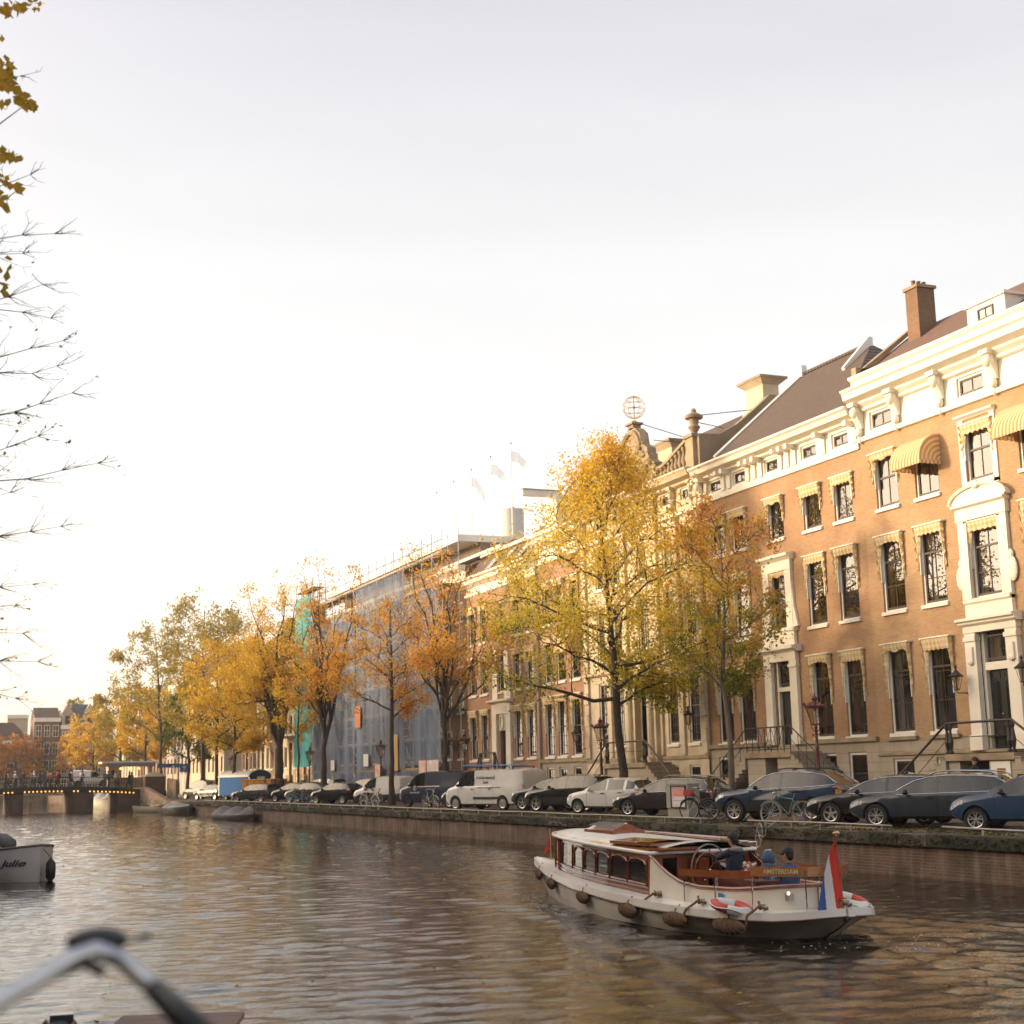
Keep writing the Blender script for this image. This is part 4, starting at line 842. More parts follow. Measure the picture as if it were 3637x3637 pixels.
b = MB(); b.quad((FX - .1, 76.7, 14.24), (FX - .1, 88.1, 14.24), (34.7, 88.1, 15.75), (34.7, 76.7, 15.75), TILE_B); b.poly([(FX - .1, 76.7, 14.2), (34.7, 76.7, 15.75), (37, 76.7, 17.4), (43, 76.7, 14.2)], BR4); b.poly([(FX - .1, 88.1, 14.2), (34.7, 88.1, 15.75), (37, 88.1, 17.2), (43, 88.1, 14.2)], BR4)
b.box(34.5, 43, 76.7, 88.1, 15.75, 15.95, WHITE2); b.quad((34.9, 76.9, 15.95), (34.9, 83, 15.95), (37, 83, 17.2), (37, 76.9, 17.2), TILE_B); rf = b.build('roof', h5)
for y in (79.6, 81.9, 84.3):
    b = MB()
    def rp(yy, zz): return (FX - .1 + (zz - 14.24) / 1.51 * 1.3 - .07, yy, zz + .02)
    b.tube([rp(y - .5, 14.5), rp(y + .5, 14.5), rp(y + .5, 15.4), rp(y - .5, 15.4)], .05, ZINC, 4, closed=True); b.quad(rp(y - .5, 14.5), rp(y + .5, 14.5), rp(y + .5, 15.4), rp(y - .5, 15.4), mat('skylight_glass', (.5, .52, .56), .1, .1, 1)); b.build('skylight', rf)
b = MB(); b.tube([(FX - .1, 76.5, .1), (FX - .1, 76.5, 13.6)], .07, ZINC, 7); b.build('downpipe', h5)
stoop(h5, 80.3, 82.9, 1.95, 32.1, True, True, 'baluster', 4)
tw = thing('water_tank', 'pale round rooftop block rising behind the brick mansard roof', 'roof tower', (44, 105.2, 0))
b = MB(); b.lathe([(.95, 0), (.95, 22.4), (.9, 22.5)], (44, 105.2, 0), mat('pale_cladding', (.52, .49, .44), .6, .06, .6), 24); b.box(43.8, 44.1, 104.9, 105.2, 22.5, 22.7, ZINC); b.build('tower', tw, smooth=50)

def netmat(name, col, alpha, fold=6):
    m, N, L = newmat(name); o = N("ShaderNodeOutputMaterial"); d = N("ShaderNodeBsdfDiffuse"); t = N("ShaderNodeBsdfTransparent"); tr = N("ShaderNodeBsdfTranslucent")
    tc = N("ShaderNodeTexCoord"); mp = N("ShaderNodeMapping"); mp.inputs['Scale'].default_value = (1, 1, .12); L(tc.outputs['Object'], mp.inputs[0])
    n = N("ShaderNodeTexNoise"); n.inputs['Scale'].default_value = 1.2; n.inputs['Detail'].default_value = 5; L(mp.outputs[0], n.inputs[0])
    mx = N("ShaderNodeMix"); mx.data_type = 'RGBA'; L(n.outputs[0], mx.inputs[0]); mx.inputs[6].default_value = (*[c * .6 for c in col], 1); mx.inputs[7].default_value = (*[min(1, c * 1.35) for c in col], 1)
    L(mx.outputs[2], d.inputs[0]); L(mx.outputs[2], tr.inputs[0])
    a = N("ShaderNodeMixShader"); a.inputs[0].default_value = .3; L(d.outputs[0], a.inputs[1]); L(tr.outputs[0], a.inputs[2])
    r = N("ShaderNodeMapRange"); r.inputs[1].default_value = .3; r.inputs[2].default_value = .7; r.inputs[3].default_value = alpha - .15; r.inputs[4].default_value = min(1, alpha + .15); L(n.outputs[0], r.inputs[0])
    x = N("ShaderNodeMixShader"); L(r.outputs[0], x.inputs[0]); L(t.outputs[0], x.inputs[1]); L(a.outputs[0], x.inputs[2]); L(x.outputs[0], o.inputs[0]); MAT[name] = m; return m
# ------------------------------------------------------------------ plainer houses
def row_house(label, y0, y1, H, wm, nb, floors, trim=WHITE, roof=TILE_D, X=FX, flip=False, plinth=HARD, zs=2.4, ww=1.1, canopy=None, ny=3, roofh=3.0, gable=False, name='town_house', hf=.66, sash=None, group=None, attic=0, detail=True):
    """a canal house with nb bays and the given number of storeys; flip: its front looks towards +x"""
    t = thing(name, label, 'house', (X, (y0 + y1) / 2, 0), group=group)
    fh = (H - zs - .9 - attic) / floors; bays = [lerp(y0, y1, (i + .5) / nb) for i in range(nb)]; holes = []; wins = []
    dbay = nb // 2
    for f in range(floors):
        for i, y in enumerate(bays):
            z = zs + .35 + f * fh; h = fh * hf * (1 - .1 * f)
            if f == 0 and i == dbay: z, h = zs - .3, fh * .95
            holes.append((y - ww / 2, y + ww / 2, z, z + h)); wins.append((f, i, y, z, h))
    sx = -1 if flip else 1; Xb = X + sx * 9
    b = MB(); facade(b, X, y0, y1, 0.05, H - .9, holes, wm, .2 * sx)
    b.quad((X, y0, H - .9), (X, y1, H - .9), (X, y1, H), (X, y0, H), trim)
    b.quad((X, y0, 0), (Xb, y0, 0), (Xb, y0, H), (X, y0, H), wm); b.quad((X, y1, 0), (Xb, y1, 0), (Xb, y1, H), (X, y1, H), wm); b.quad((Xb, y0, 0), (Xb, y1, 0), (Xb, y1, H), (Xb, y0, H), wm)
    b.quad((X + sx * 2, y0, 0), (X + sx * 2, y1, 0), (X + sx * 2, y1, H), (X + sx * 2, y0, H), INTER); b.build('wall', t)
    for f, i, y, z, h in wins:
        if f == 0 and i == dbay:
            d = MB(); q = X + sx * .15; d.box(q, q + .05 * sx, y - ww / 2, y + ww / 2, z, z + h * .72, DARK); d.box(q, q + .05 * sx, y - ww / 2, y + ww / 2, z + h * .72, z + h * .76, trim); d.build('door', t)
            s_ = MB()
            for k in range(4): s_.box(X - sx * (.3 + .28 * k), X, y - .8, y + .8, .1, z - k * (z / 4.2), STONE_D)
            s_.build('steps', t); continue
        if flip:
            w_ = MB(); q = X - .12
            w_.box(q - .03, q + .03, y - ww / 2, y - ww / 2 + .09, z, z + h, trim); w_.box(q - .03, q + .03, y + ww / 2 - .09, y + ww / 2, z, z + h, trim); w_.box(q - .03, q + .03, y - ww / 2, y + ww / 2, z + h - .09, z + h, trim)
            w_.box(q - .02, q + .02, y - ww / 2, y + ww / 2, z + h * .5 - .03, z + h * .5 + .03, trim); w_.quad((q, y - ww / 2, z), (q, y + ww / 2, z), (q, y + ww / 2, z + h), (q, y - ww / 2, z + h), GLASS); w_.build('window', t)
        else: window(t, X, y, z, ww, h, .5, 2, ny, sash=sash, canopy=canopy, seed=i + f, plain=not detail)
    if not flip:
        b = MB(); moulding(b, X, y0 + .01, y1 - .01, [(.04, H - .3), (.4, H - .12), (.5, H), (.5, H + .08), (.1, H + .1)], trim); b.build('cornice', t)
    b = MB(); zb = H + .05
    if sx > 0: mansard(b, X + .2, y0 + .05, y1 - .05, zb, X + 4, zb + roofh, roof, Xb, wm)
    else: mansard(b, X - .2, y0 + .05, y1 - .05, zb, X - 4, zb + roofh, roof, Xb, wm)
    rf = b.build('roof', t)
    b = MB(); cy = lerp(y0, y1, .2); b.box(X + sx * 3.4, X + sx * 4.3, cy - .4, cy + .4, zb + roofh * .6, zb + roofh + 1.1, BRCH); b.build('chimney', rf)
    return t
BRN = brick('brown_brick', (.22, .12, .075), (.16, .085, .055), (.2, .16, .12), stainamt=.2)
CREAM = mat('cream_stucco', (.50, .42, .31), .8, .1, .8)
GREYW = mat('grey_stucco', (.36, .31, .27), .8, .12, .8)
# building inside the scaffold
hs = row_house('long brown brick building wrapped in scaffolding and blue netting', 88.25, 121, 15.2, BRN, 14, 4, ww=1.15, roofh=1.2, hf=.62, name='office_building', ny=4, canopy=None, detail=True)
pt = thing('penthouse', 'white flat-roofed rooftop storey on top of the scaffolded building', 'penthouse', (FX, 88, 0))
b = MB(); b.box(FX + .9, 44, 84.2, 96, 15.9, 16.1, WHITE2); b.box(FX - .2, 45, 89.0, 121, 17.0, 17.45, WHITE2); b.build('roof', pt)
b = MB(); b.box(FX + 1.4, 43, 89, 120.5, 15.3, 17.0, mat('brown_glazing', (.16, .11, .07), .3, .4, .5)); b.build('wall', pt)
for k in range(5):
    y = 92 + 3.9 * k; x = 38.5; fp = thing('flagpole', ['first', 'second', 'third', 'fourth', 'fifth'][k] + ' white rooftop flagpole from the right above the penthouse' + (' with a pale flag' if k < 3 else ', bare'), 'flagpole', (x, y, 17.4), group='white flagpoles on the scaffolded building')
    b = MB(); b.tube([(x, y, 17.4), (x, y, 24.6 - .15 * k)], [.05, .03], WHITE2, 8); b.ball((x, y, 24.65 - .15 * k), .08, ZINC, 8, 6); b.build('pole', fp)
    if k < 3:
        rows = []
        for j in range(6): rows.append([(x + i * .15, y - .08 * i + .10 * sin(i * 1.7 + k), 24.1 - .15 * k - .75 * j / 5 - .02 * i * i * (1 if k != 2 else 2.2)) for i in range(7)])
        b = MB(); b.grid(rows, netmat('pale_flag', (.80, .76, .74), .6)); b.build('flag', fp, smooth=True)
# more houses up to the bridge
row_house('narrow orange brick house with tall white windows beside the turquoise sheet', 127.2, 132.2, 13.6, BR2, 3, 3, ww=1.0)
row_house('pale stone house with a balcony, left of the narrow orange house', 132.2, 138, 12.6, CREAM, 3, 3)
row_house('dark brown brick house with slim white windows behind the big forked tree', 138, 143.5, 14.2, BRD, 3, 4, ww=.8)
row_house('cream house behind the blue wagon', 143.5, 149.5, 13.2, CREAM, 3, 3)
row_house('corner house beside the bridge with a brown brick front', 149.5, 156.5, 14.4, BRN, 4, 4)
row_house('long sandstone-coloured block beyond the bridge', 166, 186, 13.5, CREAM, 8, 4, ww=1.0, detail=False)
row_house('grey block further beyond the bridge', 186, 205, 15.2, GREYW, 7, 4, detail=False)
row_house('far brick block on the right bank behind the yellow trees', 205, 232, 14.0, BRN, 9, 4, detail=False)
row_house('last cream block at the canal bend', 232, 262, 13.0, CREAM, 9, 4, detail=False)
for i, (z0, z1) in enumerate(((7.0, 7.1),)):
    bt = thing('balcony', 'iron balcony on the pale stone house', 'balcony', (FX, 135, 5.6)); b = MB(); b.box(FX - 1.0, FX, 133.6, 136.6, 5.5, 5.65, STONE); [b.tube([(FX - .95, 133.65 + .25 * k, 5.65), (FX - .95, 133.65 + .25 * k, 6.5)], .02, IRON, 4) for k in range(12)]; b.tube([(FX - .95, 133.6, 6.5), (FX - .95, 136.6, 6.5)], .03, IRON, 5); b.build('railing', bt)
# far side of the canal behind the camera: the row that shades the water and shows in the windows
rr = random.Random(2); y = -34; ms_ = [BR2, BRD, BRN, CREAM, BR4, GREYW]; i = 0
names = ['near-bank house, ' + s for s in ('first of the row', 'second of the row', 'third of the row', 'fourth of the row', 'fifth of the row', 'sixth of the row', 'seventh of the row', 'eighth of the row', 'ninth of the row', 'tenth of the row', 'eleventh of the row', 'twelfth of the row', 'thirteenth of the row', 'fourteenth of the row', 'fifteenth of the row', 'sixteenth of the row', 'seventeenth of the row', 'eighteenth of the row')]
while y < 150 and i < 16:
    w = rr.uniform(8.5, 13.5); H = rr.uniform(12.5, 16)
    row_house(names[i] + ' behind the photographer', y, y + w, H, ms_[i % 6], 3 if w < 11 else 4, 3, X=-11.5, flip=True, roofh=2.6, group='houses on the near bank'); y += w + (0 if i % 5 else 1.5); i += 1

# ------------------------------------------------------------------ scaffold and netting
NETB = netmat('blue_grey_netting', (.27, .34, .47), .56); NETT = netmat('turquoise_sheeting', (.09, .48, .54), .97)
sc = thing('scaffolding', 'tall steel scaffolding wrapped in blue-grey netting along the brown building', 'scaffolding', (32.5, 105, 0))
b = MB(); ys = [88.4 + 2.05 * k for k in range(17)]; zsx = [2.0 * k for k in range(9)]
for y in ys:
    top = 17.6 if y < 106 or y > 118 else 16.2
    for x in (31.95, 33.1): b.tube([(x, y, .1), (x, y, top)], .035, METAL, 5)
    for z in zsx[1:]: b.tube([(31.95, y, z), (33.1, y, z)], .03, METAL, 4)
b.build('standard', sc)
b = MB()
for z in zsx[1:]:
    for x in (31.93, 33.12): b.tube([(x, 88.3, z), (x, 121.3, z)], .03, METAL, 4)
    b.tube([(31.93, 88.3, z + .95), (31.93, 121.3, z + .95)], .025, METAL, 4)
b.build('ledger', sc)
b = MB(); WOODP = mat('scaffold_planks', (.30, .20, .11), .85, .2, 2)
for z in zsx[1:]:
    b.box(32.0, 33.05, 88.4, 121.2, z + .03, z + .08, WOODP); b.box(31.9, 31.93, 88.4, 121.2, z + .08, z + .25, WOODP if z % 4 else mat('grey_toe_board', (.28, .24, .22), .7))
b.build('walkway', sc)
b = MB()
for k in range(0, 16, 3):
    for j in range(8): b.tube([(31.9, ys[k], zsx[j] + .2), (31.9, ys[min(k + 1, 16)], zsx[j] + 2.1)], .022, METAL, 4)
b.build('brace', sc)
def sheet(name, y0, y1, z0, z1, m, x=31.82, amp=.06):
    b = MB(); ny, nz = int((y1 - y0) / .35) + 2, int((z1 - z0) / .7) + 2; r = random.Random(int(y0 * 10)); ph = [r.uniform(0, 6) for _ in range(5)]
    b.grid([[(x + amp * (sin(2.1 * lerp(y0, y1, i / ny) + ph[0]) + .5 * sin(5.3 * lerp(y0, y1, i / ny) + ph[1] + .4 * j)) * (.4 + .6 * abs(sin(pi * lerp(z0, z1, j / nz) / 2))), lerp(y0, y1, i / ny), lerp(z0, z1, j / nz)) for i in range(ny + 1)] for j in range(nz + 1)], m)
    return b.build(name, sc, smooth=True)
sheet('netting', 88.6, 95.9, 2.4, 13.9, NETB); sheet('netting', 96.0, 107.9, 2.2, 15.9, NETB); sheet('netting', 108, 121.2, 2.0, 14.4, NETB); sheet('netting', 90, 121, .4, 2.1, NETB, 31.86)
tq = thing('protective_sheet', 'bright turquoise sheeting hung full height on a narrow scaffold bay', 'scaffold sheeting', (32.5, 124, 0))
sc_ = sc; sc = tq; sheet('sheet', 121.4, 127.0, 2.7, 17.4, NETT, 31.8, .09); sc = sc_
b = MB()
for y in (121.4, 123.3, 125.2, 127.0):
    for x in (31.95, 33.1): b.tube([(x, y, .1), (x, y, 18.6)], .035, METAL, 5)
for z in [2 * k for k in range(1, 10)]: b.tube([(31.95, 121.4, z), (31.95, 127, z)], .03, METAL, 4); b.box(32.0, 33.05, 121.4, 127, z, z + .05, WOODP)
b.build('frame', tq)
# things fixed to or leaning on the scaffold
def panel(name, label, cat, y0, y1, z0, z1, m, x=31.7, th=.03):
    b = MB(); b.box(x, x + th, y0, y1, z0, z1, m); o = b.build(name); return tag(o, label, cat)
panel('plywood_chute', 'tall pale plywood panel standing against the scaffold', 'plywood panel', 97.3, 99.2, 2.1, 4.6, mat('plywood', (.50, .33, .16), .8, .12, 2))
panel('banner', 'orange banner hanging on the blue netting', 'banner', 106.0, 107.3, 5.4, 7.0, mat('orange_banner', (.42, .12, .04), .7, .1, 2), 31.6)
panel('notice_board', 'white notice sheet on the netting near the turquoise sheet', 'notice', 113.2, 114.2, 2.3, 3.1, mat('notice_white', (.6, .58, .55), .7, .04, 9), 31.6)
panel('notice_board', 'white notice sheet beside the thin tree trunk', 'notice', 104.0, 105.2, 2.5, 3.4, MAT['notice_white'], 31.6)
panel('site_board', 'red and orange picture board at the foot of the scaffold', 'site board', 100.5, 102.0, 1.2, 2.6, mat('red_board', (.55, .12, .05), .6, .5, 3, col2=(.62, .5, .4)), 31.5)
panel('site_board', 'pale picture board at the scaffold corner beside the brick house', 'site board', 88.4, 90.6, 1.2, 2.7, mat('pale_board', (.60, .50, .46), .6, .3, 3), 31.5)
panel('site_board', 'pink picture board next to the pale one on the scaffold', 'site board', 90.8, 92.2, 1.2, 2.7, mat('pink_board', (.62, .28, .22), .6, .4, 3, col2=(.66, .5, .46)), 31.5)
# ------------------------------------------------------------------ trees
YEL, OCH, ORG, RUST, GRN, DGR, OLV = (.80, .58, .10), (.74, .47, .085), (.72, .36, .07), (.52, .22, .06), (.24, .28, .035), (.09, .13, .025), (.42, .34, .08)
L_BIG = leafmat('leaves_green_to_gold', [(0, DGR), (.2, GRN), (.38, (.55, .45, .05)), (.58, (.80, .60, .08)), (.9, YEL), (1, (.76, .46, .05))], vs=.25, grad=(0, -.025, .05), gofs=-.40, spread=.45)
L_GOLD = leafmat('leaves_gold', [(0, OCH), (.35, (.60, .34, .03)), (.75, YEL), (1, (.50, .38, .06))], vs=.2)
L_ORG = leafmat('leaves_orange', [(0, RUST), (.35, ORG), (.75, OCH), (1, YEL)], vs=.2)
L_RUST = leafmat('leaves_rust_orange', [(0, (.22, .07, .015)), (.4, RUST), (.8, ORG), (1, OCH)], vs=.25)
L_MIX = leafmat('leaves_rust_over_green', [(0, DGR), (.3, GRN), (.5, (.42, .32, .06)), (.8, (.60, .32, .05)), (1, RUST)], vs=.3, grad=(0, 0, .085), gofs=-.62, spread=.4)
L_OLV = leafmat('leaves_olive', [(0, (.10, .09, .02)), (.4, OLV), (.8, (.42, .29, .06)), (1, OCH)], vs=.2)
L_DGR = leafmat('leaves_dark_green', [(0, (.02, .035, .01)), (.6, DGR), (1, (.16, .17, .03))], vs=.2)

def leaves_mesh(name, pts, size, m, rs, flat=.0):
    n = len(pts); P = np.asarray(pts)
    a = rs.normal(size=(n, 3)); a[:, 2] -= .35; a /= np.linalg.norm(a, axis=1)[:, None]
    c = rs.normal(size=(n, 3)); b = np.cross(a, c); b /= np.linalg.norm(b, axis=1)[:, None]; nn = np.cross(a, b)
    s = size * rs.uniform(.6, 1.35, (n, 1)); w = s * rs.uniform(.55, .8, (n, 1))
    v = np.stack([P - a * s * .5, P - a * s * .05 + b * w * .5 + nn * s * .08, P + a * s * .55, P - a * s * .05 - b * w * .5 + nn * s * .08], 1).reshape(-1, 3)
    me = bpy.data.meshes.new(name); me.vertices.add(4 * n); me.vertices.foreach_set('co', v.astype(np.float32).ravel())
    me.loops.add(4 * n); me.loops.foreach_set('vertex_index', np.arange(4 * n, dtype=np.int32)); me.polygons.add(n)
    me.polygons.foreach_set('loop_start', np.arange(0, 4 * n, 4, dtype=np.int32)); me.polygons.foreach_set('loop_total', np.full(n, 4, dtype=np.int32))
    me.update(calc_edges=True); me.materials.append(m); me.validate(); return me

def bend(p, q, rs, n=5, wob=.06, up=0.0):
    p, q = np.array(p, float), np.array(q, float); L = np.linalg.norm(q - p); out = []
    o = rs.normal(size=3) * wob * L
    for i in range(n + 1):
        t = i / n; r = p + (q - p) * t + o * sin(pi * t) + np.array([0, 0, up * L * sin(pi * t)]) + rs.normal(size=3) * wob * .25 * L * (0 < i < n); out.append(r)
    return out

def tree(label, x, y, top, bot, r, leaf, n, size, seed, group=None, trunk=.17, fork=None, nl=11, off=(0, 0), bare=.15, cat='tree', bark=None, name='street_tree', dense=1.0, mode='limbs', twig=True, lean=(0, 0), prof=None):
    rs = np.random.RandomState(seed); bark = bark or BARK; cx, cy, cz, rz = off[0], off[1], (top + bot) / 2, (top - bot) / 2
    t = thing(name, label, cat, (x, y, 0), group=group); fork = fork or bot * .8
    b = MB(); cen = np.array([cx, cy, cz]); tips = []
    tt = top - rz * .25 if mode == 'limbs' else fork
    K = 9; tp = [np.array([lean[0] * (i / K) + cx * (i / K) ** 2 + rs.normal() * .05 * (i > 0), lean[1] * (i / K) + cy * (i / K) ** 2 + rs.normal() * .05 * (i > 0), tt * i / K]) for i in range(K + 1)]
    rad = [trunk * (1.25 if i == 0 else 1) * (1 - .82 * (i / K) ** 1.1 if mode == 'limbs' else 1 - .35 * i / K) for i in range(K + 1)]
    b.tube([tuple(p) for p in tp], rad, bark, 9)
    def trunk_at(z): u = min(max(z / tt, 0), 1) * K; i = min(int(u), K - 1); return tp[i] + (tp[i + 1] - tp[i]) * (u - i), rad[i] + (rad[i + 1] - rad[i]) * (u - i)
    limbs = []
    if mode == 'fork':
        for i in range(nl):
            a = 2 * pi * (i + rs.rand() * .5) / nl; sp = rs.uniform(.35, .75)
            e = cen + np.array([r * sp * cos(a), r * sp * sin(a), rz * rs.uniform(.25, .95)]); limbs.append((bend(tp[-1], e, rs, 7, .05, -.0), trunk * rs.uniform(.42, .62)))
        for i in range(nl):
            a = 2 * pi * rs.rand(); lb = limbs[i % nl][0]; s = lb[rs.randint(1, 4)]
            e = cen + np.array([r * .95 * cos(a), r * .95 * sin(a), rz * rs.uniform(-.7, .3)]); limbs.append((bend(s, e, rs, 6, .07, .06), trunk * .3))
    else:
        for i in range(nl):
            f = (i + .5) / nl; z0 = lerp(fork, tt * .93, f ** 1.1); s, rr = trunk_at(z0); a = i * 2.4 + rs.rand() * .7
            zz = lerp(-.75, .9, f); wr = sqrt(max(.05, 1 - zz * zz)) * r
            if prof: zz = lerp(-.9, .92, f); wr = r * interp((zz + 1) / 2, prof)
            e = cen + np.array([wr * cos(a), wr * sin(a), rz * zz]); e[2] = max(e[2], z0 - .8)
            if prof: e[:2] = np.array([cx * (1 - (zz + 1) / 2) + wr * cos(a), cy * (1 - (zz + 1) / 2) + wr * sin(a)])
            limbs.append((bend(s, e, rs, 7, .06, .05), max(.03, rr * rs.uniform(.4, .6))))
    segs = []
    for lb, r0 in limbs:
        k = len(lb); b.tube([tuple(p) for p in lb], [lerp(r0, .012, i / (k - 1)) for i in range(k)], bark, 6); segs.append(lb)
        for j in range(2, k):
            for _ in range(2):
                d = lb[j] - lb[j - 1]; d /= np.linalg.norm(d); q = rs.normal(size=3); q -= d * q.dot(d) * .5; q /= np.linalg.norm(q) + 1e-6
                ln = r * rs.uniform(.22, .5); e = lb[j] + (d * .6 + q * .8 + np.array([0, 0, .25])) * ln
                w = (e - cen) / np.array([r, r, rz]); m_ = np.linalg.norm(w)
                if prof:
                    hf = min(1, max(0, (e[2] - bot) / (top - bot))); pc = np.array([cx * (1 - hf), cy * (1 - hf)]); rr_ = np.linalg.norm(e[:2] - pc); mxr = r * interp(hf, prof) * 1.06
                    if rr_ > mxr: e[:2] = pc + (e[:2] - pc) * mxr / rr_
                    e[2] = min(e[2], top)
                elif m_ > 1.05: e = cen + (e - cen) / m_ * 1.05
                tw = bend(lb[j], e, rs, 4, .08); b.tube([tuple(p) for p in tw], [lerp(max(.012, r0 * .3 * (1 - j / k) + .01), .006, i / 4) for i in range(5)], bark, 4, cap=False); segs.append(tw)
                if twig:
                    for _ in range(3):
                        p = tw[rs.randint(1, 5)]; g = rs.normal(size=3) * .6 + (e - lb[j]) / (ln + .01) * .6; e2 = p + g / np.linalg.norm(g) * ln * .5
                        t2 = [p, (p + e2) / 2 + rs.normal(size=3) * .04, e2]; b.tube([tuple(p) for p in t2], [.008, .006, .004], bark, 3, cap=False); segs.append(t2)
    b.build('trunk', t, world=False, smooth=60)
    # leaves sit in clusters along the finer wood
    fin = segs[len(limbs):] if len(segs) > len(limbs) else segs; pts = []; nc = max(40, int(n / 16)); cl = []
    for i in range(nc):
        sg = fin[rs.randint(len(fin))] if rs.rand() > .12 else segs[rs.randint(len(limbs))]; p = sg[rs.randint(1, len(sg))] if rs.rand() < .8 else sg[-1]
        hh = (p[2] - bot) / (top - bot)
        if rs.rand() < bare * 2.2 * max(0, hh - .45): continue
        cl.append(p + rs.normal(size=3) * .12)
    q = max(1, int(n / max(1, len(cl))))
    for c in cl: pts.append(c + rs.normal(size=(max(1, int(q * rs.uniform(.4, 1.6))), 3)) * np.array([.23, .23, .19]) * (r / 3.2) ** .6 * dense)
    pts = np.concatenate(pts); pts = pts[pts[:, 2] > bot - .8]
    link('crown', leaves_mesh('crown', pts, size, leaf, rs), t)
    return t
TG = 'trees along the far quay'
TX = 27.0
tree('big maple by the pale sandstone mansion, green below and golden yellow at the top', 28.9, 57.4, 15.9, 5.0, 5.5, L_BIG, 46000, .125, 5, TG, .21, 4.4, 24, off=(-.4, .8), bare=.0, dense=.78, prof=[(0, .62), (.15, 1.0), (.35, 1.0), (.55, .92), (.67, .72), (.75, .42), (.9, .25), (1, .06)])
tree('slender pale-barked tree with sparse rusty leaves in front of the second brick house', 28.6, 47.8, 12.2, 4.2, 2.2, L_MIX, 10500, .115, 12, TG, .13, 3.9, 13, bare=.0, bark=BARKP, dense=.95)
tree('thinly leaved rust tree whose bare limbs fork low, beside the scaffold corner', 29.3, 81.0, 14.7, 6.3, 3.7, L_ORG, 6800, .15, 21, TG, .20, 4.7, 6, bare=.25, mode='fork')
tree('slim orange-leaved tree rising beside the white delivery van and bicycles', TX, 83.9, 12.6, 5.3, 3.1, L_ORG, 6200, .15, 33, TG, .18, 5.0, 12, bare=.2)
tree('tall forked orange tree in front of the turquoise sheeting', TX, 99.2, 17.4, 5.0, 3.3, L_ORG, 8800, .165, 41, TG, .24, 4.3, 6, bare=.45, mode='fork')
tree('small young yellow tree between the two big forked trunks', 28.8, 113.6, 11.1, 5.2, 1.8, L_GOLD, 3200, .16, 52, TG, .12, 4.4, 9, bare=0)
tree('massive old tree with a double trunk and dense golden crown above the small black cars', 29.0, 120.6, 18.4, 5.3, 4.7, L_GOLD, 19000, .18, 63, TG, .42, 4.4, 7, bare=.5, mode='fork')
tree('wide dense golden tree behind the blue wagon', TX, 129.2, 14.6, 4.0, 4.3, L_GOLD, 16000, .2, 71, TG, .2, 3.8, 14, bare=.0)
tree('golden tree left of the wide one, over the black cars', TX, 137.3, 17.6, 4.4, 4.2, L_OLV, 11500, .21, 82, TG, .2, 4, 14, bare=.0)
tree('tall thin olive-leaved plane tree showing sky through its top', TX, 144.4, 20.4, 5.0, 4.4, L_OLV, 10500, .22, 93, TG, .22, 4.5, 15, bare=.0)
tree('dark green tree by the end of the quay near the bridge', TX, 152, 11.5, 3.4, 2.6, L_DGR, 5200, .22, 104, TG, .2, 3.4, 12, bare=0)
tree('tall loose olive plane tree leaning over the bridge corner', TX, 169, 20.2, 6.0, 4.6, L_OLV, 10500, .24, 115, TG, .22, 5, 14, bare=.0, off=(-1, 0))
tree('yellow-green tree just beyond the bridge corner', TX, 181, 13.6, 4.2, 3.5, L_GOLD, 6500, .27, 126, TG, .2, 4, 12, bare=0)
tree('green and yellow tree behind the kiosk roof', TX - .4, 200, 15.0, 4.0, 3.9, L_OLV, 6500, .3, 137, TG, .2, 4, 12, bare=0)
tree('bright orange tree behind the white van on the bridge', TX - .8, 226, 12.8, 3.4, 3.6, L_GOLD, 6500, .32, 148, TG, .2, 3.5, 12, bare=0)
FG = 'trees at the canal bend behind the bridge'
tree('rust orange tree at the left edge behind the bridge', 12.6, 266, 10.6, 2.6, 4.2, L_RUST, 6000, .36, 159, FG, .2, 3, 12, bare=0)
tree('broad rust tree beyond the bridge, right of the one at the left edge', 18.0, 266, 10.0, 2.4, 4.0, L_RUST, 6000, .36, 160, FG, .2, 3, 12, bare=0)
tree('leafless brown tree in front of the far stone mansion', 22.8, 266, 11.0, 2.4, 3.2, L_RUST, 500, .25, 161, FG, .2, 3, 16, bare=0)
tree('low orange tree right of the leafless one at the canal bend', 27.5, 262, 10.5, 2.4, 3.0, L_ORG, 5000, .36, 162, FG, .2, 3, 10, bare=0)
tree('pale olive tree rising behind the roof of the far stone mansion', 31.5, 290, 17.8, 8, 4.5, L_OLV, 5000, .4, 163, FG, .2, 6, 10, bare=0)

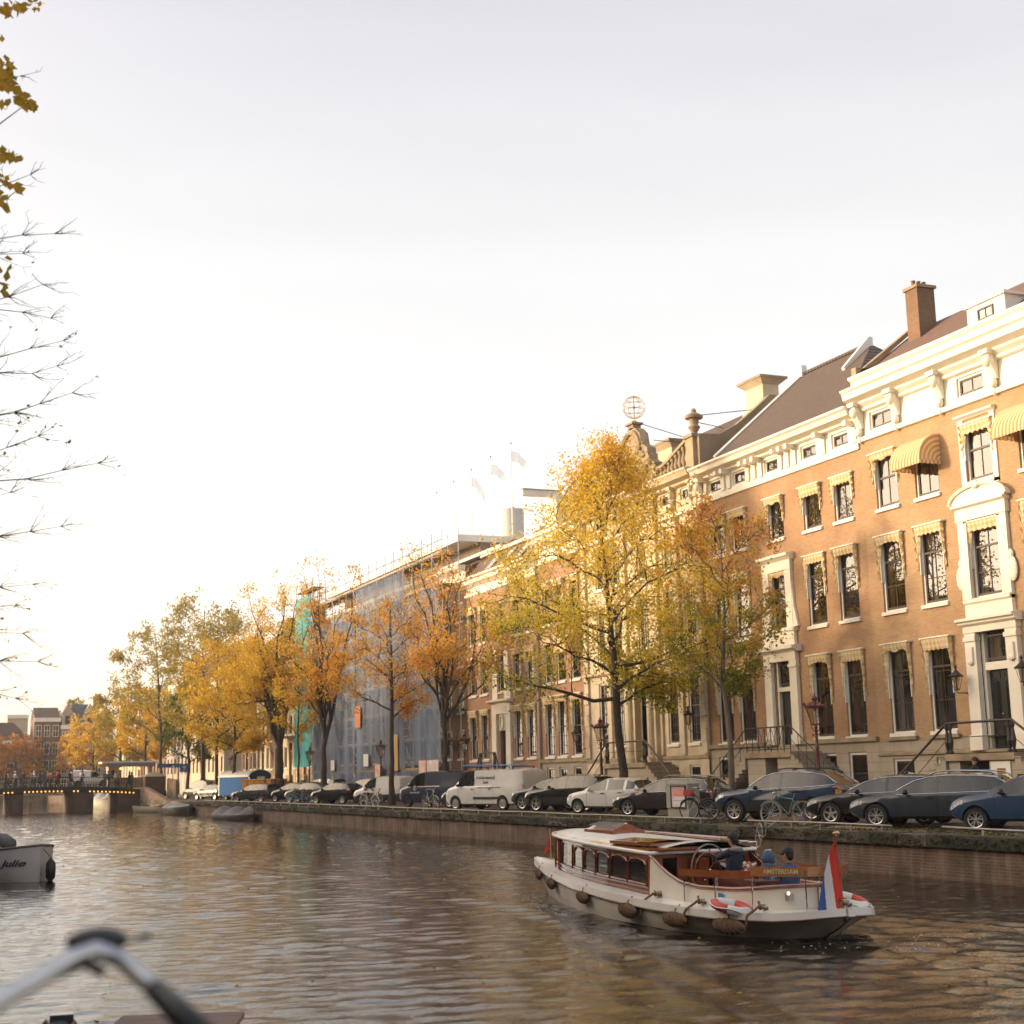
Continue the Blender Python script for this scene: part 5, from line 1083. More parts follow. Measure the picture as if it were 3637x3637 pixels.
# near tree on the camera's own bank: its trunk stands just outside the frame
nt_ = thing('elm_tree', 'near half-bare elm whose twigs and hanging gold leaves enter at the left edge', 'tree', (-1.9, 16.5, 0))
rs = np.random.RandomState(77); b = MB(); b.tube([(0, 0, 0), (.05, .1, 3), (.0, .2, 6), (.2, .1, 9), (.3, 0, 12.5)], [.26, .2, .16, .11, .05], BARK, 10)
def near_pt(px, py, Y):
    px = px * .9
    d = rt * ((px - 1818.5) / 5150) - up * ((py - 1818.5) / 5150) + fw; k = Y / d.y; return np.array([d.x * k + 1.9, Y - 16.5, CZ + d.z * k])
leafpts = []
for (px, py, Y, z0, lv) in ((215, 830, 16.5, 8.5, 0), (80, 270, 17, 9.5, 0), (170, 1010, 15.5, 7.2, 0), (200, 1130, 17.5, 7.6, 1), (250, 1210, 17, 6.8, 2), (285, 1395, 16, 6.2, 4), (225, 1300, 18, 6.4, 1), (385, 1645, 17, 5.4, 5), (240, 1870, 16, 5.2, 1), (130, 2075, 17, 4.4, 1), (150, 2350, 16, 4.0, 3), (60, 2150, 17, 4.2, 3), (90, 2250, 15.5, 4.0, 3), (60, 1460, 18, 6, 5), (150, 1550, 16, 5.4, 5), (90, 900, 17, 7.6, 2), (120, 620, 16.4, 8.6, 0), (60, 2480, 16.8, 3.7, 3), (40, 1750, 15.2, 4.9, 2)):
    e = near_pt(px, py, Y); s = np.array([.1, .1, z0 - .9]); lb = bend(s, e, rs, 9, .03, -.02); b.tube([tuple(p) for p in lb], [lerp(.03, .003, (i / 9) ** .6) for i in range(10)], BARK, 5)
    for j in range(3, 10):
        for _ in range(4):
            d = lb[min(j, 9)] - lb[j - 1]; L = np.linalg.norm(e - s) * rs.uniform(.10, .26) * (1.15 - j / 12); g = d / np.linalg.norm(d) + rs.normal(size=3) * .42; g /= np.linalg.norm(g); q = lb[j] + g * L
            tw = bend(lb[j], q, rs, 4, .05); b.tube([tuple(p) for p in tw], [.006, .0045, .0032, .0024, .0014], BARK, 3, cap=False)
            for _ in range(3):
                p = tw[rs.randint(1, 5)]; g2 = g + rs.normal(size=3) * .6; q2 = p + g2 / np.linalg.norm(g2) * L * rs.uniform(.2, .45); b.tube([tuple(p), tuple(q2)], [.0024, .001], BARK, 3, cap=False)
                if lv and rs.rand() < .035 * lv: leafpts.append(q2)
            if lv and rs.rand() < .05 * lv: leafpts.append(q)
cl = []
for (px, py, w, h, k) in ((40, 30, 70, 22, 26), (105, 15, 40, 16, 12), (30, 45, 40, 14, 8), (12, 270, 22, 40, 34), (35, 255, 22, 25, 20), (45, 310, 30, 18, 16), (85, 345, 30, 18, 18), (115, 370, 28, 14, 14), (30, 370, 14, 12, 6), (12, 545, 20, 18, 14), (45, 555, 22, 14, 10), (75, 565, 8, 10, 4), (10, 640, 20, 20, 10), (35, 655, 14, 14, 7), (65, 665, 10, 8, 3), (82, 675, 8, 12, 3), (12, 715, 14, 16, 6), (30, 735, 10, 14, 4), (5, 130, 6, 10, 3), (20, 1010, 30, 30, 5), (35, 940, 20, 30, 4)):
    for _ in range(k): cl.append(near_pt(px + rs.normal() * w * .6, py + rs.normal() * h * .6, 15.2 + rs.normal() * .5))
for (px, py) in ((110, 10), (110, 365), (70, 545), (85, 665), (50, 260)):
    e = near_pt(px, py, 15.3); lb = bend(np.array([.1, .1, max(3, e[2] - 1.8)]), e, rs, 7, .03); b.tube([tuple(p) for p in lb], [lerp(.035, .004, i / 7) for i in range(8)], BARK, 5)
b.build('trunk', nt_, world=False)
me = leaves_mesh('leaves', cl, .115, leafmat('leaves_olive_gold', [(0, (.22, .20, .03)), (.4, (.40, .26, .04)), (.8, (.45, .25, .04)), (1, (.34, .14, .03))], trans=.5), rs); link('leaves', me, nt_)
me = leaves_mesh('leaves', leafpts, .05, L_OLV, rs); link('leaves', me, nt_)
# ------------------------------------------------------------------ vehicles
def paint(name, col, metal=.0): return mat(name, col, .4, .05, 3, metal=metal, coat=1.0, spec=.15)
P_DBLUE, P_GREYB, P_BLACK, P_WHITE = paint('dark_blue_paint', (.008, .026, .062)), paint('slate_blue_paint', (.022, .032, .042)), paint('black_paint', (.005, .005, .007)), paint('white_car_paint', (.62, .60, .56), 0)
P_BLUE, P_NAVY, P_RED, P_SILV, P_BROWN = paint('mid_blue_paint', (.016, .045, .095)), paint('navy_paint', (.018, .028, .055)), paint('red_paint', (.35, .02, .015)), paint('silver_paint', (.35, .34, .32), .6), paint('brown_black_paint', (.030, .022, .022))
LAMPC = mat('headlamp_lens', (.45, .46, .46), .12, .5, 14, coat=1); TAIL = mat('tail_lamp_red', (.35, .02, .015), .2, .2, 6, coat=1); PLATE = mat('yellow_plate', (.65, .42, .03), .5, .05, 5)
ALLOY = mat('alloy_rim', (.55, .54, .52), .3, .1, 6, metal=.8); RIMD = mat('dark_rim', (.06, .06, .06), .4, .2, 6, metal=.5); SEAT = mat('car_interior', (.03, .027, .025), .9, .3, 3)
def bolt_wheel(r, w, spokes, rim, style):
    k = ('wheel', r, w, spokes, rim.name, style)
    if k in WM: return WM[k]
    t = MB(); t.lathe([(r * .66, -w / 2), (r * .93, -w / 2), (r, -w * .32), (r, w * .32), (r * .93, w / 2), (r * .66, w / 2)], (0, 0, 0), RUBBER, 24, 'y', cap=False)
    t.lathe([(r * .66, -w * .4), (r * .66, w * .1)], (0, 0, 0), RIMD, 20, 'y')
    m = MB(); m.lathe([(r * .60, w * .34), (r * .67, w * .5), (r * .60, w * .46)], (0, 0, 0), rim, 24, 'y', cap=False); m.lathe([(r * .17, w * .2), (r * .14, w * .42), (0.01, w * .44)], (0, 0, 0), rim, 10, 'y')
    for i in range(spokes):
        for d in ((-.11, .11) if style == 'twin' else (0,)):
            a = 2 * pi * i / spokes + .3; a2 = a + d * .5; a3 = a + d * 2.2 if style == 'twin' else a
            p, q = Vector((cos(a2) * r * .12, w * .36, sin(a2) * r * .12)), Vector((cos(a3) * r * .63, w * .42, sin(a3) * r * .63)); n = (q - p).normalized().cross(Vector((0, 1, 0))); wd = r * (.055 if style == 'twin' else .10)
            m.add([p - n * wd, p + n * wd, q + n * wd * .8, q - n * wd * .8] + [v - Vector((0, .03, 0)) for v in (p - n * wd, p + n * wd, q + n * wd * .8, q - n * wd * .8)], [(0, 1, 2, 3), (4, 7, 6, 5), (0, 4, 5, 1), (1, 5, 6, 2), (2, 6, 7, 3), (3, 7, 4, 0)], rim)
    if style == 'cap': m.lathe([(r * .6, w * .40), (r * .3, w * .46), (.01, w * .44)], (0, 0, 0), rim, 12, 'y', cap=False)
    WM[k] = (t.mesh('wheel', 40), m.mesh('rim')); return WM[k]

def smoothstep(t): t = min(1, max(0, t)); return t * t * (3 - 2 * t)
def vehicle(name, label, cat, x, y, ang, L, Wd, H, pm, top, belt, xc, xr, xg, xt, wheels, r=.31, rim=ALLOY, spokes=5, style='plain', pillars=(), group=None, doors=(), rails=None, glass_end=None, trim=None, solid=(), arch=None, rz=None, zb=.24, tum=.74, grille=BLACK, clad=None, mirror=True, plate=True, tailz=(.75, 1.0)):
    """x runs backwards from the nose in 'top'/'belt' tables; the vehicle's nose is at +x of its own frame.
    xc windscreen base, xr windscreen top, xg backlight top, xt backlight bottom"""
    t = thing(name, label, cat, (x, y, .012), (pi / 2 + radians(ang)) if rz is None else rz, group)
    xs = sorted({0, .03, .09, .2, .36, L - .02, L - .1, L - .25, xc, xr, xg, xt, *[w for p in pillars for w in p], *[L * k / 30 for k in range(2, 30)]}); xs = [q for i, q in enumerate(xs) if i == 0 or q - xs[i - 1] > .012 or q in (xc, xr, xg, xt)]
    def half(q):
        e = Wd / 2; f = 1 - .16 * (1 - smoothstep(q / .55)) - .20 * (1 - smoothstep(q / .12)); g = 1 - .09 * (1 - smoothstep((L - q) / .5)) - .12 * (1 - smoothstep((L - q) / .1)); return e * min(f, g)
    secs = []
    for q in xs:
        w = half(q); zt = interp(q, top); bl = min(interp(q, belt), zt - .03); z0 = zb + (.13 * (1 - smoothstep(q / .4))) + (.14 * (1 - smoothstep((L - q) / .35)))
        cab = 0 if q <= xc or q >= xt else 1
        up_ = smoothstep((q - xc) / (xr - xc)) if q < xr else (smoothstep((xt - q) / (xt - xg)) if q > xg else 1)
        zm = z0 + (bl - z0) * .5; half_sec = [(0, z0), (w * .82, z0), (w * .965, z0 + .07), (w, zm), (w * .985, bl - .10), (w * .955, bl)]
        if cab: wr = lerp(w * .90, Wd / 2 * tum, up_); half_sec += [(wr, max(bl + .012, zt - .055 * up_ - .015)), (wr * .62, max(bl + .02, zt - .01)), (0, max(bl + .024, zt))]
        else: half_sec += [(w * .90, lerp(bl, zt, .6)), (w * .55, zt - .004), (0, zt)]
        secs.append([(L / 2 - q, yy, zz) for yy, zz in half_sec] + [(L / 2 - q, -yy, zz) for yy, zz in half_sec[-2:0:-1]])
    nsec = len(secs[0]); b = MB(); mats = [pm, GLASSC, clad or pm, LAMPC, TAIL, SEAT]
    idx = [b.mi(m) for m in mats]
    vs = [p for s in secs for p in s]; F = []; Mi = []
    nrow = 8
    for i in range(len(secs) - 1):
        qm = (xs[i] + xs[i + 1]) / 2
        for j in range(nsec):
            row = j if j < nrow else 2 * nrow - 1 - j; mi = 0
            inp = any(a < qm < c for a, c in pillars); sol = any(a < qm < c for a, c in solid)
            if row == 5 and xc + .22 < qm < (xt - .12) and not inp and not sol and interp(qm, top) - interp(qm, belt) > .12: mi = 1
            if row in (6, 7) and xc < qm < xr: mi = 1
            if row in (6, 7) and xg < qm < xt and glass_end is not False: mi = 1
            if row in (1, 0) or (row == 2 and clad): mi = 2 if clad else 0
            if row in (4,) and .06 < qm < .44: mi = 3
            if row in (3, 4) and qm > L - .24 and row == 4: mi = 4
            F.append((i * nsec + j, i * nsec + (j + 1) % nsec, (i + 1) * nsec + (j + 1) % nsec, (i + 1) * nsec + j)); Mi.append(mi)
    F.append(tuple(range(nsec))); Mi.append(0); F.append(tuple((len(secs) - 1) * nsec + j for j in range(nsec))[::-1]); Mi.append(0)
    b.v = vs; b.f = [list(f) for f in F]; b.m = [idx[q] for q in Mi]
    me = b.mesh('body')
    cm = MB()
    for wx in wheels:
        for s in (-1, 1): cm.lathe([(arch or r + .055, -.24), (arch or r + .055, .24)], (L / 2 - wx, s * (Wd / 2 - .08), r), SEAT, 24, 'y')
    o = bpy.data.objects.new('body', me); COL.objects.link(o); c = bpy.data.objects.new('cut', cm.mesh('cut')); COL.objects.link(c)
    md = o.modifiers.new('b', 'BOOLEAN'); md.operation = 'DIFFERENCE'; md.object = c; md.solver = 'EXACT'; md.material_mode = 'TRANSFER'
    bpy.context.view_layer.update(); full = bpy.data.meshes.new_from_object(o.evaluated_get(bpy.context.evaluated_depsgraph_get()))
    bpy.data.objects.remove(o); bpy.data.objects.remove(c)
    mlist = list(full.materials)
    def extract(nm, test, smooth=32, parent=t, want=True):
        bm = bmesh.new(); bm.from_mesh(full); dele = [f for f in bm.faces if not test(f)]; bmesh.ops.delete(bm, geom=dele, context='FACES')
        if not bm.faces: bm.free(); return None
        m2 = bpy.data.meshes.new(nm); bm.to_mesh(m2); bm.free()
        for m in mlist: m2.materials.append(m)
        m2.polygons.foreach_set('use_smooth', [True] * len(m2.polygons)); m2.set_sharp_from_angle(angle=radians(smooth)); return link(nm, m2, parent)
    gi = [i for i, m in enumerate(mlist) if m == GLASSC][0]; hi = [i for i, m in enumerate(mlist) if m == LAMPC]; ti = [i for i, m in enumerate(mlist) if m == TAIL]; hi = hi[0] if hi else -1; ti = ti[0] if ti else -1
    def ctr(f): return f.calc_center_median()
    def isdoor(f, a, c, s): p = ctr(f); q = L / 2 - p.x; return a < q < c and p.y * s > Wd * .38 and zb + .08 < p.z < interp(q, belt) - .01 and f.material_index not in (gi, hi, ti) and mlist[f.material_index] != SEAT
    alld = [(a, c, s) for a, c in doors for s in (1, -1)]
    extract('body', lambda f: f.material_index not in (gi, hi, ti) and not any(isdoor(f, *d) for d in alld))
    extract('windscreen', lambda f: f.material_index == gi and abs(ctr(f).y) < Wd * .43 and f.normal.x > .25 and L / 2 - ctr(f).x < xr + .05)
    extract('rear_window', lambda f: f.material_index == gi and f.normal.x < -.2 and L / 2 - ctr(f).x > xg - .05 and abs(f.normal.y) < .8)
    cuts = [xc] + sorted([w for p in list(pillars) + list(solid) for w in p]) + [xt]
    for a, c in zip(cuts[0::2], cuts[1::2]):
        for s in (1, -1): extract('side_window', lambda f: f.material_index == gi and abs(f.normal.y) > .6 and ctr(f).y * s > 0 and a <= L / 2 - ctr(f).x <= c)
    for s in (1, -1):
        extract('headlight', lambda f: f.material_index == hi and ctr(f).y * s > 0); extract('tail_light', lambda f: f.material_index == ti and ctr(f).y * s > 0)
    def side(q, zf):      # point on the side surface: q from the nose, zf 0..1 from sill to belt
        w = half(q); bl = min(interp(q, belt), interp(q, top) - .03); z0 = zb + .07
        return (L / 2 - q, w * interp(zf, [(0, .965), (.5, 1.0), (.9, .985), (1, .955)]) + .003, lerp(z0, bl, zf))
    for a, c, s in alld:
        d = extract('door', lambda f: isdoor(f, a, c, s))
        if d is None: continue
        h = MB(); p = side(c - .18, .83); h.box(p[0] - .09, p[0] + .09, s * (p[1] - .01), s * (p[1] + .028), p[2] - .014, p[2] + .014, pm if pm in (P_BLACK,) else BLACK); h.build('door_handle', d, world=False)
        for q in (a, c): e = MB(); e.tube([(side(q, k / 6)[0], s * side(q, k / 6)[1], side(q, k / 6)[2]) for k in range(7)], .006, BLACK, 4); e.build('seam', d, world=False)
    if trim:
        e = MB(); q0, q1 = xc + .12, xt - .12
        for s in (1, -1):
            lo = [(L / 2 - q, s * (half(q) * .955 + .006), interp(q, belt) + .004) for q in [lerp(q0, q1, k / 14) for k in range(15)]]
            e.tube(lo, .011, trim, 4)
            hi_ = []
            for k in range(19):
                q = lerp(xc + .1, q1, k / 18); up_ = smoothstep((q - xc) / (xr - xc)) if q < xr else (smoothstep((xt - q) / (xt - xg)) if q > xg else 1); w = half(q); zt = interp(q, top); bl = interp(q, belt)
                hi_.append((L / 2 - q, s * (lerp(w * .90, Wd / 2 * tum, up_) + .012), max(bl + .012, zt - .055 * up_ - .015)))
            e.tube(hi_, .012, trim, 4)
        e.build('window_trim', t, world=False)
    if rails:
        e = MB()
        for s in (1, -1): e.tube([(L / 2 - q, s * Wd / 2 * .66, interp(q, top) + (.045 if 0 < k < 11 else -.01)) for k, q in enumerate([lerp(xr + .1, xg - .02, k / 11) for k in range(12)])], .02, rails, 5)
        e.build('roof_rail', t, world=False)
    if mirror:
        for s in (1, -1): e = MB(); zz = interp(xc + .42, belt) + .06; e.ball((L / 2 - xc - .40, s * (Wd / 2 + .09), zz), (.07, .11, .075), BLACK if pm != P_WHITE or H > 1.8 else pm, 8, 6); e.box(L / 2 - xc - .42, L / 2 - xc - .38, s * (Wd / 2 - .08), s * (Wd / 2 + .03), zz - .06, zz - .03, BLACK); e.build('mirror', t, world=False)
    f_ = MB(); zn = interp(0, top); f_.box(L / 2 - .02, L / 2 + .018, -Wd * .26, Wd * .26, zn - .20, zn - .06, grille); f_.box(L / 2 - .04, L / 2 + .012, -Wd * .34, Wd * .34, zb + .16, zb + .27, BLACK)
    f_.build('grille', t, world=False)
    if plate: e = MB(); e.box(L / 2 + .015, L / 2 + .03, -.25, .25, zb + .29, zb + .39, PLATE); e.box(-L / 2 - .03, -L / 2 - .002, -.25, .25, .72, .82, PLATE); e.build('number_plate', t, world=False)
    for wx in wheels:
        for s in (1, -1):
            tm, rm = bolt_wheel(r, .21, spokes, rim, style); w = link('wheel', tm, t, (L / 2 - wx, s * (Wd / 2 - .115), r), (0, 0, 0 if s > 0 else pi)); link('rim', rm, w)
    e = MB(); e.box(L / 2 - xt + .2, L / 2 - xc - .15, -Wd * .38, Wd * .38, zb + .04, zb + .1, SEAT)
    for q in [xc + .9] + ([xc + 1.75] if not solid else []):
        for s in (-1, 1): e.ball((L / 2 - q, s * Wd * .2, interp(q, belt) - .12), (.09, .22, .32), SEAT, 8, 6); e.ball((L / 2 - q - .04, s * Wd * .2, interp(q, belt) + .24), (.05, .12, .09), SEAT, 8, 6)
    e.box(L / 2 - xc - .45, L / 2 - xc - .1, -Wd * .4, Wd * .4, interp(xc, belt) - .22, interp(xc, belt) - .04, SEAT); e.build('seats', t, world=False)
    return t
def estate(label, x, y, ang, pm, L=4.6, W=1.75, H=1.42, **k):
    top = [(0, .62), (.03, .68), (.25, .78), (.6, .845), (1.2, .905), (1.35, .945), (1.9, H - .14), (2.25, H - .035), (2.8, H), (3.6, H - .02), (4.1, H - .07), (L - .12, .98), (L - .04, .9), (L, .7)]
    belt = [(0, .58), (.3, .70), (.9, .80), (1.3, .86), (L, .95)]
    return vehicle('parked_car', label, 'car', x, y, ang, L, W, H, pm, top, belt, 1.32, 2.2, 4.08, L - .13, (.85, .85 + 2.72), .318, pillars=((2.48, 2.58), (3.42, 3.5)), doors=((1.5, 2.53), (2.53, 3.46)), **k)
def hatch(label, x, y, ang, pm, L=3.8, W=1.65, H=1.43, **k):
    top = [(0, .60), (.03, .68), (.2, .80), (.5, .88), (.95, .95), (1.05, .98), (1.65, H - .13), (1.95, H - .03), (2.4, H), (3.1, H - .05), (3.4, H - .12), (L - .06, .98), (L, .72)]
    belt = [(0, .56), (.3, .74), (.8, .84), (1.1, .88), (L, .98)]
    k.setdefault('spokes', 7)
    return vehicle('parked_car', label, 'car', x, y, ang, L, W, H, pm, top, belt, 1.0, 1.9, 3.38, L - .08, (.72, .72 + 2.42), .29, pillars=((2.12, 2.2), (2.98, 3.1)), doors=((1.2, 2.16), (2.16, 3.0)), **k)
def suv(label, x, y, ang, pm, L=4.5, W=1.8, H=1.58, **k):
    top = [(0, .72), (.03, .80), (.25, .93), (.8, 1.0), (1.2, 1.04), (1.3, 1.07), (1.85, H - .12), (2.15, H - .03), (2.7, H), (3.5, H - .03), (3.95, H - .12), (L - .12, 1.08), (L - .03, .98), (L, .8)]
    belt = [(0, .68), (.3, .84), (.9, .93), (1.3, .98), (3.4, 1.05), (L, 1.14)]
    k.setdefault('rim', ALLOY); k.setdefault('spokes', 5)
    return vehicle('parked_car', label, 'car', x, y, ang, L, W, H, pm, top, belt, 1.26, 2.1, 3.92, L - .13, (.82, .82 + 2.66), .355, pillars=((2.42, 2.5), (3.35, 3.42)), doors=((1.42, 2.46), (2.46, 3.38)), zb=.27, **k)
def van(label, x, y, ang, pm, L=5.15, W=1.9, H=1.92, **k):
    top = [(0, .78), (.03, .88), (.2, 1.02), (.6, 1.12), (.8, 1.17), (1.1, 1.42), (1.55, H - .14), (1.85, H - .03), (2.3, H), (L - .3, H), (L - .08, H - .06), (L - .02, H - .3), (L, 1.0)]
    belt = [(0, .74), (.3, .98), (.8, 1.08), (1.4, 1.12), (L, 1.16)]
    return vehicle('delivery_van', label, 'van', x, y, ang, L, W, H, pm, top, belt, .78, 1.8, L - .06, L - .02, (.9, .9 + 3.15), .325, rim=k.pop('rim', RIMD), spokes=k.pop('spokes', 7), solid=((2.2, L),), doors=((1.1, 2.25), (2.25, 3.4)), glass_end=False, tum=.86, grille=BLACK, **k)
CG = 'cars parked nose to the canal'
hatch('mid blue hatchback cut by the right edge of the picture', 25.62, 28.29, 33, P_BLUE, 4.2, 1.72, 1.44, spokes=5, style='twin', trim=None)
estate('slate blue estate car with silver roof rails and chrome window line', 25.52, 32.0, 33, P_GREYB, rails=CHROME, trim=CHROME, spokes=5, style='twin')
estate('black low hatchback with five-spoke two-tone wheels, right of the maroon lamp post', 26.0, 34.95, 33, P_BLACK, 4.4, 1.72, 1.40, trim=CHROME)
suv('deep blue crossover parked beside the slender pale-barked tree', 25.61, 39.37, 30, P_DBLUE, 4.55, 1.8, 1.58, trim=CHROME, rails=BLACK, style='twin', clad=BLACK)
estate('black estate car half hidden by the grey poster cabinet', 26.24, 48.1, 28, P_BROWN, 4.5, 1.72, 1.42, rails=CHROME, trim=CHROME)
hatch('white five-door hatchback in front of the big maple trunk', 26.58, 53.71, 28, P_WHITE, 3.75, 1.65, 1.43)
suv('black off-road wagon with pale five-spoke wheels, left of the white hatchback', 26.83, 58.01, 28, P_BLACK, 4.4, 1.75, 1.60, clad=BLACK)
suv('dark grey crossover squeezed between the white van and the black off-road wagon', 27.4, 61.15, 28, P_GREYB, 4.2, 1.7, 1.5, clad=BLACK)
wv = van('white painter\'s van with black house logo, lettering and blue ladders on its roof', 26.3, 65.74, 24, P_WHITE, 5.35, style='cap', rim=ALLOY)
hatch('small blue car with only its nose showing between the two vans', 27.5, 71.25, 30, P_DBLUE, 3.9, 1.62, 1.3)
bv = van('dark blue delivery van with a white emblem on its door', 27.14, 75.78, 24, P_NAVY, 5.2)
kg = vehicle('delivery_van', 'small rounded white van with black bumper behind the parked bicycles', 'van', 27.28, 86.26, 28, 4.2, 1.75, 1.74, P_WHITE, [(0, .68), (.03, .78), (.3, .92), (.8, 1.02), (.95, 1.06), (1.5, 1.52), (1.95, 1.7), (2.5, 1.74), (3.8, 1.72), (4.1, 1.64), (4.17, 1.3), (4.2, .9)], [(0, .64), (.3, .84), (1, .96), (4.2, 1.06)], .92, 1.9, 4.1, 4.17, (.8, 3.4), .30, rim=RIMD, spokes=6, solid=((2.15, 4.2),), doors=((1.15, 2.2),), glass_end=False, tum=.84, clad=BLACK)
hatch('black supermini with silver wheels left of the small white van', 26.9, 95.57, 30, P_BLACK, 3.85, 1.65, 1.43)
suv('tall black people carrier showing behind the black supermini', 29.2, 93.4, 30, P_BLACK, 4.3, 1.75, 1.6)
estate('red estate car whose roof shows behind the black supermini', 29.6, 98.2, 30, P_RED, 4.3, 1.7, 1.62)
hatch('black hatchback behind the blue bicycle', 27.2, 103.6, 30, P_BROWN, 4.2, 1.7, 1.46)
hatch('black hatchback second from the orange skip', 27.4, 108.9, 30, P_BLACK, 4.1, 1.7, 1.44)
estate('dark grey saloon-nosed estate beside the orange skip', 25.3, 112.9, 30, P_GREYB, 4.3, 1.7, 1.42)
suv('white-roofed pale car behind the black hatchbacks', 29.9, 110.5, 30, P_SILV, 4.2, 1.7, 1.72)
estate('dark car with a shiny bonnet left of the blue wagon', 26.0, 133.6, 25, P_BLACK, 4.3, 1.75, 1.42)
suv('big black off-roader near the bridge ramp', 26.6, 141.5, 22, P_BLACK, 4.8, 1.95, 1.85)
hatch('silver car with red tail lights near the bridge ramp', 28.6, 149.2, 200, P_SILV, 4.2, 1.75, 1.5)
vehicle('delivery_van', 'white van driving across the bridge', 'van', 18.6, 163.4, 0, 4.2, 1.75, 1.74, P_WHITE, [(0, .68), (.03, .78), (.3, .92), (.8, 1.02), (.95, 1.06), (1.5, 1.52), (1.95, 1.7), (2.5, 1.74), (3.8, 1.72), (4.1, 1.64), (4.17, 1.3), (4.2, .9)], [(0, .64), (.3, .84), (1, .96), (4.2, 1.06)], .92, 1.9, 4.1, 4.17, (.8, 3.4), .30, rim=RIMD, spokes=6, solid=((2.15, 4.2),), doors=(), glass_end=False, tum=.84, rz=0).location.z = 1.43
# lettering on the two vans (left sides face the canal)
def decal(parent, mb, name, pos, rotz=pi / 2):
    me = mb.mesh(name); o = link(name, me, parent, pos); o.rotation_euler = (pi / 2, 0, pi); return o
INK = mat('black_lettering', (.015, .015, .02), .5, .05, 5); WINK = mat('white_lettering', (.6, .6, .58), .5, .05, 5)
yv = .952
decal(wv, text_mb('Schildersbedrijf', .20, INK), 'lettering', (-.25, yv - .055, 1.52)); decal(wv, text_mb('Smit', .20, INK), 'lettering', (-.25, yv - .05, 1.30)); decal(wv, text_mb('S', .34, INK, bold=.012), 'logo', (.68, yv - .05, 1.36))
b = MB(); 
for p, q in (((-.19, -.2), (.19, -.2)), ((.19, -.2), (.19, .14)), ((.19, .14), (0, .3)), ((0, .3), (-.19, .14)), ((-.19, .14), (-.19, -.2))): b.tube([(p[0], p[1], 0), (q[0], q[1], 0)], .012, INK, 4)
decal(wv, b, 'logo', (.68, yv - .05, 1.36)); decal(wv, text_mb('onderhoud - restauratie - binnenwerk - buitenwerk', .075, INK), 'lettering', (-.5, yv + .0, 1.06))
b = MB(); b.box(-1.6, .55, yv - .01, yv + .012, .52, .62, BLACK); b.build('side_moulding', wv, world=False)
b = MB()
for s in (-1, 1): b.tube([(-2.2, s * .3 + .3, 2.06), (1.6, s * .3 + .3, 2.1)], .035, mat('blue_ladder', (.08, .22, .42), .5, .3, 4), 5)
for k in range(15): x = -2.1 + .26 * k; b.tube([(x, 0, 2.07), (x, .6, 2.07)], .02, MAT['blue_ladder'], 4)
ld = thing('ladder', 'blue ladder strapped on the roof of the white painter\'s van', 'ladder', (26.3, 65.74, .02), pi / 2 + radians(24)); b.build('rails_and_rungs', ld, world=False)
b = MB()
for x in (-1.9, -.3, 1.2): b.box(x - .02, x + .02, -.75, .75, 1.99, 2.03, BLACK); [b.box(x - .02, x + .02, s * .72 - .02, s * .72 + .02, 1.86, 2.0, BLACK) for s in (-1, 1)]
b.build('roof_rack', wv, world=False)
decal(bv, text_mb('bouwbedrijf', .15, WINK), 'lettering', (1.05, .962, .80)); b = MB(); b.tube([(.11 * cos(2 * pi * k / 16), .11 * sin(2 * pi * k / 16), 0) for k in range(16)], .02, WINK, 4, closed=True); b.tube([(-.07, -.07, 0), (.07, .07, 0)], .016, WINK, 4); b.tube([(-.09, .02, 0), (.03, .09, 0)], .014, WINK, 4); decal(bv, b, 'logo', (1.05, .962, 1.03))

# ------------------------------------------------------------------ wagon, skip, posts, rails, lamps
WAG = mat('wagon_blue', (.018, .10, .27), .7, .12, 1.5, spec=.12); WAGD = mat('wagon_dark_blue', (.015, .03, .07), .5, .2, 2)
wg = thing('site_wagon', 'blue site wagon with a rounded grey roof and white edge trim', 'wagon', (26, 130.8, 0), radians(-68))
b = MB(); b.box(0, 4.7, 0, 2.2, .42, 1.98, WAG); b.build('body', wg, world=False)
b = MB(); arc = [(0, 1.98)] + [(1.1 - 1.18 * cos(pi * k / 12), 1.98 + .58 * sin(pi * k / 12)) for k in range(13)] + [(2.2, 1.98)]
b.prism([(p, q) for p, q in arc], -.1, 4.62, ZINC, 'x'); b.build('roof', wg, world=False)
b = MB(); b.prism([(p * .97 + .03, q - .03) for p, q in arc], 4.62, 4.72, WAGD, 'x'); b.box(4.70, 4.74, .02, 2.18, .42, 1.98, WAGD); b.box(4.745, 4.76, .75, 1.55, 1.3, 2.0, WHITE2); b.build('end_wall', wg, world=False)
b = MB(); b.box(-.06, .06, -.03, .05, .4, 2.0, WHITE2); b.box(4.62, 4.72, -.03, .05, .4, 2.0, WHITE2); b.tube([(4.66, 1.1 - 1.18 * cos(pi * k / 12), 1.98 + .60 * sin(pi * k / 12)) for k in range(13)], .05, WHITE2, 5); b.build('edge_trim', wg, world=False)
for x in (.8, 3.9):
    for y in (.25, 1.95): tm, rm = bolt_wheel(.24, .18, 6, RIMD, 'plain'); w = link('wheel', tm, wg, (x, y, .24), (0, 0, pi)); link('rim', rm, w)
b = MB(); b.box(.1, 4.6, .3, 1.9, .3, .42, IRON); b.build('chassis', wg, world=False)
SKO = mat('skip_orange', (.62, .27, .04), .55, .2, 1.2, col2=(.50, .20, .03))
sk = thing('waste_skip', 'orange steel waste skip between the blue wagon and the parked cars', 'skip', (26.2, 122.0, 0), radians(-52))
